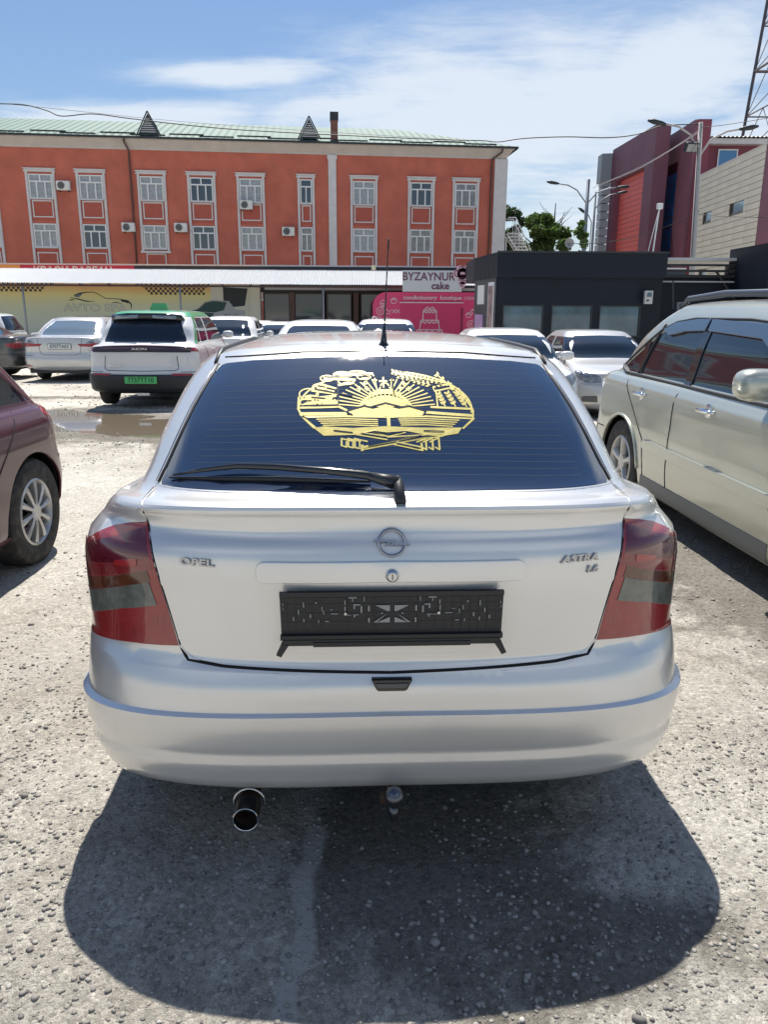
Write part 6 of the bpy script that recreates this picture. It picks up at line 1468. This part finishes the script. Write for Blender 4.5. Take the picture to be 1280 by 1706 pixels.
def lamps():
    CON = mat('concrete_pole', (.42, .41, .40), .85, var=.1, vscale=3); STL = mat('galvanised_pole', (.26, .28, .31), .5, metal=.4)
    t = lamp('street_lamp', 'pale concrete lamp post with two arms and a floodlight before the cream building', (11.70, 30, -.3), (11.31, 30, 8.15), [[(11.36, 30, 7.1), (10.95, 29.9, 7.72), (10.5, 29.9, 7.98), (9.9, 29.8, 8.06)], [(11.36, 30, 7.0), (11.75, 30, 7.6), (12.3, 30, 7.86), (12.8, 30, 7.94)]], CON, r0=.125)
    f = MB().box(-.24, .24, -.1, .1, -.16, .16, bev=.02).build('floodlight', DKM, t); f.location = (-.68, -.1, 7.62); f.rotation_euler = (R(30), 0, R(10)); MB().box(-.21, .21, -.115, -.102, -.13, .13).build('lamp_glass', GLASSL, f)
    MB().tube([(-.34, 0, 7.5), (-.66, -.1, 7.62)], .03).build('floodlight_bracket', STL, t)
    lamp('street_lamp', 'grey lamp post with two long curved arms above the black kiosk roof', (10.87, 44, -.3), (10.88, 44, 8.45), [[(10.87, 44, 7.2), (10.3, 44, 7.9), (9.8, 44, 8.15), (9.2, 43.9, 8.22)], [(10.87, 44, 7.2), (11.4, 44, 7.8), (12.0, 44, 8.0), (12.5, 44, 8.05)]], STL, r0=.15)
    lamp('street_lamp', 'thinner grey lamp post with one arm just right of the double armed lamp', (13.4, 52, -.3), (13.37, 52, 8.98), [[(13.37, 52, 7.9), (13.8, 52, 8.5), (14.3, 52, 8.8), (14.8, 52, 8.9)]], STL, r0=.11)
    lamp('street_lamp', 'short gooseneck lamp with drooping head left of the thin grey post', (12.75, 50, -.3), (12.72, 50, 6.4), [[(12.72, 50, 6.3), (12.72, 50, 6.95), (12.5, 50, 7.35), (12.35, 50, 7.45)]], STL, r0=.05)
    t = thing('floodlight_post', 'slim post with a small white floodlight on the black kiosk roof', 'floodlight', (8.0, 24, 3.2)); MB().tube([(0, 0, 0), (.08, 0, 1.3)], .022, 6).build('pole', UPVC, t); MB().tube([(-.14, 0, .1), (.06, 0, 1.2)], .012, 6).build('stay', UPVC, t); MB().box(.0, .16, -.08, .05, 1.28, 1.44, bev=.01).build('lamp_head', UPVC, t)
    d = thing('satellite_dish', 'small grey satellite dish standing behind the black kiosk roof', 'satellite dish', (10.3, 45, 0)); m_ = MB(); m_.lathe([(.0, .12), (.13, .09), (.25, .0), (.26, .0), (.13, .105), (0, .135)], 20, 'y', (0, 0, 5.3)); m_.build('dish', mat('dish_grey', (.4, .4, .42), .5), d, smooth=True); MB().tube([(0, .1, 0), (0, .1, 5.3)], .04).build('mast', STL, d)
def wires():
    m = mat('black_cable', (.015, .015, .017), .6); mw = mat('pale_cable', (.42, .42, .43), .6)
    def px(x, y, d):      # a point in the yard's own metres, d metres away
        u, v = (x-640)/1268., (y-853)/1268.; a = R(14.68); c, s = math.cos(a), math.sin(a); q = Vector((u, c-v*s, -s-v*c)); return Vector((0, 0, 1.496))+q*(d/q.y)
    def cable(pts, d0, d1, r, mm, lb, cat='cable'):
        n = len(pts); P_ = [px(x, y, d0+(d1-d0)*i/(n-1)) for i, (x, y) in enumerate(pts)]
        # smooth
        Q = []
        for i in range(n-1):
            p0, p1, p2, p3 = P_[max(i-1, 0)], P_[i], P_[i+1], P_[min(i+2, n-1)]
            for k in range(5): t = k/5; Q.append(.5*((2*p1)+(p2-p0)*t+(2*p0-5*p1+4*p2-p3)*t*t+(3*p1-p0-3*p2+p3)*t**3))
        Q.append(P_[-1]); o = MB().tube(Q, r, 5).build('overhead_cable', mm, None, smooth=True); tag(o, lb, cat, 'overhead cables')
    cable([(-150, 176), (0, 177), (40, 179), (75, 188), (100, 197), (150, 193), (210, 200), (300, 210), (380, 217), (450, 221), (560, 226), (660, 230), (740, 233), (800, 234), (828, 236), (870, 230), (940, 227), (1010, 228), (1060, 222), (1100, 208), (1165, 205)], 33, 30, .020, m, 'thick wavy black cable crossing the whole sky to the concrete lamp post')
    cable([(-100, 168), (40, 180), (300, 205), (560, 222), (760, 233)], 42, 46, .010, m, 'thin dark cable running close above the green roof')
    cable([(1166, 215), (1120, 245), (1060, 280), (1000, 305), (985, 312)], 30, 44, .014, mw, 'pale cable from the concrete lamp post down to the double armed lamp')
    cable([(1166, 212), (1110, 250), (1060, 278), (993, 308)], 30, 50, .010, mw, 'second thinner pale cable from the concrete post to the far grey post')
    cable([(1162, 350), (1110, 375), (1050, 395), (985, 404), (940, 404)], 30, 44, .016, m, 'dark sagging cable halfway up the concrete lamp post crossing the red slats')
    cable([(1162, 355), (1200, 358), (1290, 360)], 30, 28, .010, m, 'thin dark cable running right from the concrete post over the cream panels')
    cable([(1167, 210), (1210, 205), (1300, 190)], 30, 26, .010, m, 'thin cable leaving the top of the concrete post to the right')
    cable([(1160, 230), (1156, 330), (1152, 400), (1150, 440)], 29.7, 29.8, .012, m, 'black cable hanging down along the concrete lamp post')
def tree(label, x, y, h, rad, seed, dense=4200, trunk=None, leaf=.16, col=0, zc=None, name='leafy_tree'):
    g = np.random.default_rng(seed); t = thing(name, label, 'tree', (x, y, -.3), 0, 'trees behind the black kiosk')
    bark = mat('bark', (.09, .075, .06), .9, var=.2, vscale=5); zc = zc or h*.62
    m_ = MB(); m_.tube([(0, 0, 0), (.1, 0, h*.25), (-.1, .1, h*.5), (.05, 0, h*.8)], .2, 8, rs=[.28, .2, .14, .05])
    for k in range(9):
        a = g.uniform(0, 6.28); z0 = h*g.uniform(.3, .65); m_.tube([(0, 0, z0), (math.cos(a)*rad*.4, math.sin(a)*rad*.4, z0+h*.12), (math.cos(a)*rad*.8, math.sin(a)*rad*.8, z0+h*.2)], .06, 5, rs=[.09, .06, .02])
    m_.build('trunk', bark, t)
    nc = 26; C = []
    for k in range(nc):
        a = g.uniform(0, 6.28); q = g.random()**.5; zz_ = g.uniform(-1, 1); rr_ = math.sqrt(max(0, 1-zz_*zz_)); C.append((math.cos(a)*rad*q*rr_, math.sin(a)*rad*q*rr_, zc+zz_*h*.33, rad*g.uniform(.2, .40)))
    C = np.array(C); idx = g.integers(0, nc, dense); d = g.normal(size=(dense, 3)); d /= np.linalg.norm(d, axis=1)[:, None]; rr_ = C[idx, 3]*g.random(dense)**.35
    P_ = C[idx, :3]+d*rr_[:, None]*np.array([1, 1, .8]); a = g.normal(size=(dense, 3)); a /= np.linalg.norm(a, axis=1)[:, None]; b = np.cross(a, g.normal(size=(dense, 3))); b /= np.linalg.norm(b, axis=1)[:, None]
    s = leaf*g.uniform(.6, 1.3, dense)[:, None]; V = np.stack([P_-a*s, P_+b*s*.5, P_+a*s, P_-b*s*.5], 1).reshape(-1, 3); F = np.arange(dense*4).reshape(-1, 4)
    lm = MATS.get('leaf%d' % col)
    if not lm:
        lm = bpy.data.materials.new('leaf%d' % col); lm.use_nodes = True; tt = lm.node_tree; bb = tt.nodes['Principled BSDF']; bb.inputs['Roughness'].default_value = .55; MATS['leaf%d' % col] = lm
        gi = tt.nodes.new('ShaderNodeNewGeometry'); rp = tt.nodes.new('ShaderNodeValToRGB'); tt.links.new(gi.outputs['Random Per Island'], rp.inputs[0]); c0 = [((.05, .10, .025), (.15, .24, .06)), ((.04, .08, .035), (.09, .14, .06))][col]
        rp.color_ramp.elements[0].color = (*c0[0], 1); rp.color_ramp.elements[1].color = (*c0[1], 1); tt.links.new(rp.outputs[0], bb.inputs['Base Color'])
        tr_ = tt.nodes.new('ShaderNodeBsdfTranslucent'); tt.links.new(rp.outputs[0], tr_.inputs[0]); ms = tt.nodes.new('ShaderNodeMixShader'); ms.inputs[0].default_value = .35
        tt.links.new(bb.outputs[0], ms.inputs[1]); tt.links.new(tr_.outputs[0], ms.inputs[2]); tt.links.new(ms.outputs[0], tt.nodes['Material Output'].inputs[0])
    cr = mesh('crown', V, [tuple(f) for f in F.tolist()], lm, t); cr['kind'] = 'stuff'
def vegetation():
    tree('broad bushy green tree behind the black kiosk roof left of the lamp posts', 12.0, 60, 8.9, 2.3, 1, 11000, leaf=.17, zc=5.6)
    tree('darker tree between the terracotta building corner and the broad bushy tree', 9.9, 66, 9.6, 1.9, 2, 7000, leaf=.17, col=1, zc=7.0)
    tree('low dark shrubby tree in the gap right of the terracotta corner', 9.3, 60, 7.0, 1.4, 3, 4000, leaf=.15, col=1, zc=5.2)
    tree('small bush at the foot of the double armed street lamp', 10.5, 43, 5.3, .6, 5, 1500, leaf=.10, zc=4.7)
    t = thing('bare_tree', 'leafless thin tree top sticking up behind the broad bushy tree', 'tree', (12.9, 62, -.3)); g = random.Random(4); m_ = MB(); m_.tube([(0, 0, 0), (0, 0, 6), (.05, 0, 9.9)], .1, 6, rs=[.2, .13, .03])
    for k in range(16):
        z = g.uniform(6.3, 9); s_ = g.choice((-1, 1)); m_.tube([(0, 0, z), (s_*.5, g.uniform(-.3, .3), z+.5), (s_*g.uniform(.6, 1.5), g.uniform(-.6, .6), z+g.uniform(.8, 1.6))], .02, 4, rs=[.04, .025, .01])
    m_.build('branches', mat('bark', (.09, .075, .06), .9), t)
    # white outside stair beside the terracotta building
    s = thing('outside_staircase', 'white steel outside staircase beside the right corner of the terracotta building', 'staircase', (8.3, 53.5, 0))
    for k in range(12): MB().box(-.2+k*.11, .75+k*.11, k*.08, 1, 6.6-k*.2, 6.64-k*.2).build('step', UPVC, s)
    for y in (0, 1.0):
        MB().tube([(-.2, y, 7.6), (.3, y, 7.6), (1.7, y, 5.0)], .03, 6).build('handrail', UPVC, s); MB().tube([(-.2, y, 6.5), (1.5, y, 4.2)], .05, 6).build('stringer', UPVC, s)
        for k in range(6): MB().tube([(.3+k*.25, y, 7.55-k*.47), (.3+k*.25, y, 5.9-k*.35)], .015, 4).build('baluster', UPVC, s)
    for x in (-.2, 1.2): MB().tube([(x, .5, -.3), (x, .5, 6.4 if x < 0 else 4.5)], .05, 6).build('post', UPVC, s)
# ------------------------------------------------------------------ build
ground()
orange_building(); shops(); kiosks(); right_buildings(); tower(); lamps(); vegetation()
astra()
def at(x, y, rz): return (x, y, float(G(x, y))), rz
PI = math.pi
# cherry hatchback, left
root, sk = gen_car('parked_hatchback', 'dark cherry red hatchback cut off by the left edge showing its ten spoke rear wheel', 'car', (-2.93, 5.20, 0), PI-.02,
    dict(L=4.05, W=.87, H=1.48, kind='hatch', belt=.93, clear=.20, trunk=.17, roof_r=.86, rw=.60, Cr=.50, pr=2.4), MAROON, ds=.04, wheels=(.735, 3.25), wstyle='ten',
    lampr=[('r', .60, .80), ('r', .70, .72), ('s', .24, .735), ('s', .34, .80), ('s', .50, .90), ('s', .44, .925), ('s', .25, .93), ('r', .68, .93), ('r', .60, .90)])
# silver green SUV, right
def suvmod(r): pass
root, sk = gen_car('parked_suv', 'large silver green SUV with roof rails and tinted windows, parked at the right edge', 'SUV', (2.80, 7.28, -.048), PI+.065,
    dict(L=4.73, W=.925, H=1.645, kind='suv', belt=1.06, clear=.20, trunk=.28, roof_r=1.02, rw=.635, bw=.83, hood=.93, wsb=3.55, roof_f=2.75, Cr=.50, pr=2.5), CHAMP, ds=.045, wheels=(.98, 3.69), wstyle='five',
    windows=[('s', .70, 1.130, .03), ('s', .80, 1.085, .04), ('s', 3.42, 1.06), ('s', 2.86, 1.475, .1), ('s', 1.60, 1.500, .4), ('s', 1.22, 1.42, .2)], handles=False, mirror_y=3.0, mirror_s=1.35)
def suv_extras(root, sk):
    P = sk.path
    def tube_on(pts, r, nm, mm, off, view='s', mi=1, rs=None):
        q = P([(view, *p) for p in pts], ds=.06, closed=False); q = sk.S(q[:, 0], q[:, 1])+sk.Nrm(q[:, 0], q[:, 1])*off; q = q*np.array([mi, 1, 1]); return MB().tube(q, r, 8).build(nm, mm, root, smooth=True)
    for mi in (1, -1):
        mir = mi < 0
        # chrome/black belt moulding, rain visors, side rubbing strip, lower cladding, chrome handles, roof rail
        tube_on([(.62, 1.125), (.78, 1.072), (1.6, 1.058), (3.42, 1.045)], .012, 'belt_moulding', BLK, .004, mi=mi)
        tube_on([(.68, 1.135), (1.18, 1.425), (1.38, 1.485), (1.65, 1.512), (2.4, 1.512), (2.88, 1.485), (3.45, 1.06)], .009, 'window_moulding', BLK, .003, mi=mi)
        VIS = mat('smoked_visor', (.05, .075, .12), .12, coat=.9)
        for a in ([('s', 1.24, 1.425), ('s', 1.40, 1.475), ('s', 1.70, 1.50), ('s', 1.90, 1.502), ('s', 1.89, 1.43), ('s', 1.6, 1.42), ('s', 1.36, 1.385)], [('s', 1.93, 1.502), ('s', 2.75, 1.475), ('s', 3.03, 1.30), ('s', 2.9, 1.30), ('s', 2.65, 1.40), ('s', 1.94, 1.43)]):
            panel(sk, 'rain_visor', VIS, root, outer=P(a, ds=.05), ds=.05, off=.022, depth=.02, mirror=mir)
        mo = P([('s', 1.50, .560, .03), ('s', 3.27, .530, .03), ('s', 3.27, .60, .03), ('s', 1.50, .625, .03)], ds=.03)
        panel(sk, 'rubbing_strip', CHAMP, root, outer=mo, ds=.02, off=.026, depth=.028, mirror=mir)
        tube_on([(1.50, .556), (3.27, .526)], .006, 'strip_shade', LINER, .006, mi=mi)  # black tube added to draw the shade under the rubbing strip
        cl = P([('s', 1.42, .225), ('s', 3.22, .215), ('s', 3.24, .325), ('s', 1.46, .345)], ds=.05)
        panel(sk, 'sill_cladding', mat('cladding_grey', (.17, .18, .18), .55), root, outer=cl, ds=.05, off=.006, depth=.01, mirror=mir)
        for yh in (1.32, 2.40):
            u = sk.inv('s', [(yh, .945)]); c = (sk.S(u[:, 0], u[:, 1])+sk.Nrm(u[:, 0], u[:, 1])*.028)[0]
            m_ = MB(); m_.tube([(mi*(c[0]-.03), c[1]-.10, c[2]), (mi*c[0], c[1]-.075, c[2]), (mi*(c[0]+.006), c[1], c[2]+.004), (mi*c[0], c[1]+.075, c[2]), (mi*(c[0]-.03), c[1]+.10, c[2])], .014, 8, rs=[.012, .016, .015, .016, .012]); m_.build('door_handle', CHR, root, smooth=True)
            m_ = MB(); m_.lathe([(.0, .004), (.045, .003), (.05, 0)], 18, 'x', (0, 0, 0)); o = m_.build('handle_cup', CHRD, root, smooth=True); o.location = (mi*(c[0]-.028), c[1]+.01, c[2]); o.rotation_euler = (0, 0, 0 if mi > 0 else PI)
        uv = sk.inv('t', [(.575, y) for y in (1.0, 1.25, 1.8, 2.5, 3.0, 3.15)]); q = sk.S(uv[:, 0], uv[:, 1]); lift = [.0, .045, .06, .06, .045, .0]
        pts = [(mi*a[0], a[1], a[2]+l) for a, l in zip(q, lift)]; MB().tube(pts, .02, 10, rs=[.012, .022, .024, .024, .022, .012]).build('roof_rail', mat('rail_grey', (.09, .105, .13), .35, metal=.5), root, smooth=True)
        for y, l in ((1.12, .04), (2.85, .04)):
            MB().tube([(mi*.575, y, 1.58), (mi*.58, y, 1.58+.05)], .03, 8).build('rail_foot', mat('rail_grey', (.09, .105, .13), .35, metal=.5), root)
        for (a, b) in (((1.20, 1.50), (1.10, 1.09)),): pass
        for q_ in ([('s', 1.855, 1.058), ('s', 1.955, 1.055), ('s', 1.955, 1.50), ('s', 1.855, 1.50)], [('s', .985, 1.07), ('s', 1.065, 1.066), ('s', 1.065, 1.36), ('s', .985, 1.31)]): panel(sk, 'pillar_trim', BLKG, root, outer=P(q_, ds=.05), ds=.05, off=.004, depth=.008, mirror=mir)
        tube_on([(1.20, 1.47), (1.02, 1.08)], .011, 'quarter_glass_bar', BLK, .0, mi=mi)
        MB().tube([(mi*.66, 1.18, 1.585), (mi*.64, 1.08, 1.79)], .006, 6).build('aerial', BLK, root)
        # wheel arch lip
        tube_on([(y, z) for _, y, z in circ((.98, .345), .405, 5, 178, 20)], .011, 'arch_lip', CHAMP, .004, mi=mi)
suv_extras(root, sk)
# white taxi with green roof
(l, r) = at(-3.97, 12.55, .02)
root, sk = gen_car('parked_taxi', 'white crossover taxi with green roof, full width light bar and green plate by the puddle', 'taxi', l, r,
    dict(L=4.3, W=.90, H=1.58, kind='suv', belt=1.02, clear=.22, trunk=.22, roof_r=.70, rw=.64, Cr=.32, pr=3.2), WHITE, ds=.07, wheels=(.80, 3.4),
    lampr=[('r', .62, .935), ('r', .78, .93), ('s', .24, .92), ('s', .34, .93), ('s', .30, .975), ('s', .24, .985), ('r', .74, .99), ('r', .62, .99)])
def taxi_extras(root, sk):
    P = sk.path
    panel(sk, 'light_bar', mat('light_bar', (.045, .012, .018), .1, coat=1), root, outer=P(sym([('r', 0, .935), ('r', .78, .928), ('r', .80, .985, .02), ('r', .6, 1.0), ('r', 0, 1.012)]), ds=.05), ds=.05, off=.018, depth=.03)
    panel(sk, 'light_bar_edge', BLK, root, outer=P(sym([('r', 0, .922), ('r', .79, .915), ('r', .79, .933), ('r', 0, .939)]), ds=.05), ds=.05, off=.020, depth=.02)
    panel(sk, 'lower_bumper', mat('bumper_black', (.02, .023, .028), .5), root, outer=P(sym([('r', 0, .26), ('r', .70, .26), ('s', .16, .28), ('s', .36, .30), ('s', .36, .56), ('s', .16, .56), ('r', .74, .56), ('r', 0, .555)]), ds=.05), ds=.05, off=.02, depth=.03)
    for s_ in (-1, 1): panel(sk, 'reflector_strip', REDB, root, outer=P([('r', s_*.50, .545), ('r', s_*.80, .545), ('r', s_*.80, .572), ('r', s_*.50, .572)]), ds=.05, off=.024, depth=.01)
    # tailgate pressing
    for pts in ([(-.58, .86), (-.60, .66), (-.55, .625), (0, .615), (.55, .625), (.60, .66), (.58, .86)],):
        q = P([('r', *p) for p in pts], ds=.05, closed=False); q = sk.S(q[:, 0], q[:, 1])+sk.Nrm(q[:, 0], q[:, 1])*.001; MB().tube(q, .005, 6).build('tailgate_gap', LINER, root)
    # roof in green: roof skin over belt + quarter
    panel(sk, 'green_roof', GREEN, root, rect=(0, sk.umax, float(sk.inv('s', [(1.8, 1.478)])[0][1]), sk.vmax), ds=.09, off=.004, depth=.003, both=True)
    for mi in (False, True): panel(sk, 'green_pillar', GREEN, root, outer=P([('s', .50, 1.04), ('s', .70, 1.04), ('s', .90, 1.42), ('s', 1.2, 1.49), ('s', 1.0, 1.53), ('s', .86, 1.50), ('s', .80, 1.40)], ds=.05), ds=.06, off=.004, depth=.003, mirror=mi)
    # roof spoiler and sign
    sp = MB(); sp.tube([(-.60, .68, 1.40), (-.56, .60, 1.455), (-.3, .55, 1.475), (0, .54, 1.48), (.3, .55, 1.475), (.56, .60, 1.455), (.60, .68, 1.40)], .04, 10, rs=[.03, .055, .06, .055, .06, .055, .03]); so = sp.build('roof_spoiler', BLKG, root, smooth=True)
    for s_ in (-1, 1): MB().tube([(s_*.12, .485, 1.47), (s_*.5, .52, 1.455)], .03, 8).build('spoiler_slot', GLASSL, so, smooth=True)
    m_ = MB(); m_.add([(-.16, 1.35, 1.585), (.16, 1.35, 1.585), (.16, 1.5, 1.585), (-.16, 1.5, 1.585), (-.12, 1.39, 1.70), (.12, 1.39, 1.70), (.12, 1.46, 1.70), (-.12, 1.46, 1.70)], [(0, 3, 2, 1), (4, 5, 6, 7), (0, 1, 5, 4), (1, 2, 6, 5), (2, 3, 7, 6), (3, 0, 4, 7)]); m_.build('roof_sign', GREEN, root)
    plate(root, '7737TT10', sk, .475, PLG, y=None)
    u = sk.inv('r', [(.0, .60)]); y = sk.S(u[:, 0], u[:, 1])[0][1]
    text('badge_lettering', 'BONA', .05, CHRD, root, (-.42, y-.012, .70), ext=.003, sx=1.5); text('badge_lettering', 'LT', .05, CHRD, root, (.50, y-.0, .70), ext=.003); text('bar_lettering', 'AION', .05, CHRD, root, (0, y-.022, .968), ext=.003, sx=2)
    MB().box(-.1, .1, y+.02, y+.05, .22, .26).build('tow_plate', CHRD, root)
taxi_extras(root, sk)
for o in root.children:
    if o.name.startswith('number_plate'): o.location.y -= .022
# white saloon rear
(l, r) = at(-7.55, 18.0, .04)
CAM = dict(L=4.85, W=.91, H=1.475, kind='sedan', belt=.93, clear=.20, deck=1.03, trunk=.48, roof_r=1.28, rw=.60, wsb=3.65, Cr=.36, pr=3.0)
root, sk = gen_car('parked_saloon', 'pearl silver saloon seen from behind at the left with red wrap lights and white plate', 'car', l, r, CAM, SILV2, ds=.07, wheels=(1.05, 3.83),
    lampr=[('r', .40, .875), ('r', .46, .815), ('r', .80, .80), ('s', .2, .80), ('s', .40, .83), ('s', .36, .875), ('s', .2, .885), ('r', .76, .89), ('r', .58, .875)], glass=GLASSL)
plate(root, '0707TA03', sk, .81, PLW)
for s_ in (-1, 1): panel(sk, 'clear_lens', HEADL, root, outer=sk.path([('r', s_*.58, .885), ('r', s_*.78, .895), ('r', s_*.74, .955), ('r', s_*.70, .955)]), ds=.05, off=.006, depth=.004); panel(sk, 'reflector_strip', REDB, root, outer=sk.path([('r', s_*.64, .36), ('r', s_*.82, .345), ('r', s_*.80, .40)]), ds=.05, off=.006, depth=.004)
bx('dark_valance', BLK, root, -.75, .75, .10, .30, .20, .31)
# white saloon front, right of centre
(l, r) = at(3.88, 17.0, PI+.03)
CORO = dict(L=4.4, W=.855, H=1.47, kind='sedan', belt=.93, clear=.18, deck=1.0, trunk=.50, roof_r=1.25, rw=.585, wsb=3.32, hood=.80, Cf=.55, pf=2.6)
root, sk = gen_car('parked_saloon', 'white saloon facing the viewer between the silver hatchback and the silver green SUV', 'car', l, r, CORO, SILV2, ds=.06, wheels=(.95, 3.5), glass=GLASS)
panel(sk, 'fog_lamp_recess', GREYP, root, outer=sk.path([('f', .48, .34, .02), ('f', .72, .34, .02), ('f', .72, .43, .02), ('f', .50, .45, .02)]), ds=.04, off=.003, depth=.002); panel(sk, 'fog_lamp_recess', GREYP, root, outer=sk.path([('f', -.48, .34, .02), ('f', -.72, .34, .02), ('f', -.72, .43, .02), ('f', -.50, .45, .02)]), ds=.04, off=.003, depth=.002)
panel(sk, 'grille', BLKG, root, outer=sk.path(sym([('f', 0, .585), ('f', .32, .60, .02), ('f', .36, .68, .02), ('f', 0, .69)])), ds=.05, off=.004, depth=.002)
panel(sk, 'lower_grille', BLK, root, outer=sk.path(sym([('f', 0, .28), ('f', .36, .29, .02), ('f', .36, .38, .02), ('f', 0, .385)])), ds=.05, off=.004, depth=.002)
plate(root, '2214AB01', sk, .46, PLW, front=True)
# other cars
def simple(lb, x, y, rz, pm, base, glass=GLASS, name='parked_saloon', cat='car', **k):
    (l, r) = at(x, y, rz); return gen_car(name, lb, cat, l, r, base, pm, ds=.11, glass=glass, group='cars parked further back', **k)
simple('white saloon with teal sunshade in its windscreen, behind the right of the silver hatchback roof', 1.93, 15.0, PI+.0, WHITE, dict(CORO, H=1.43), GLASS)
sr = bpy.data.objects['parked_saloon.002'] if 'parked_saloon.002' in bpy.data.objects else None
simple('silver car facing the viewer straight behind the aerial of the hatchback', .02, 20.6, PI, SILV, dict(CORO, H=1.5, W=.85))
simple('white car whose plain roof shows just left of the aerial', -1.08, 12.0, .02, WHITE, dict(CORO, H=1.43))
simple('white car facing the viewer left of the plain white roof', -3.05, 26.5, PI-.05, WHITE, dict(CORO, H=1.42))
simple('pale blue grey car farthest left of the cars before the dark shop front', -4.9, 32.5, PI, SILV, dict(CORO, H=1.42))
simple('white car standing right behind the taxi with dark side windows', -4.0, 19.2, .05, WHITE, dict(CORO, H=1.52))
simple('charcoal saloon cut off by the left edge behind the cherry red hatchback', -8.85, 19.6, PI*.53, DARKP, dict(CAM, H=1.46))
simple('white car half hidden behind the pearl silver saloon', -9.9, 23.5, .08, WHITE, dict(CAM, H=1.46), GLASSL)
r8, sk8 = simple('white taxi with dark green roof at the far left edge', -12.3, 26.5, PI*.5, WHITE, dict(L=4.5, W=.88, H=1.62, kind='suv', belt=1.0), name='parked_taxi', cat='taxi')
panel(sk8, 'green_roof', GREEN, r8, outer=sk8.path(sym([('t', 0, .5), ('t', .50, .55), ('t', .58, .8), ('t', .57, 2.5), ('t', 0, 2.6)]), ds=.1), ds=.12, off=.006, depth=.003)
wires()
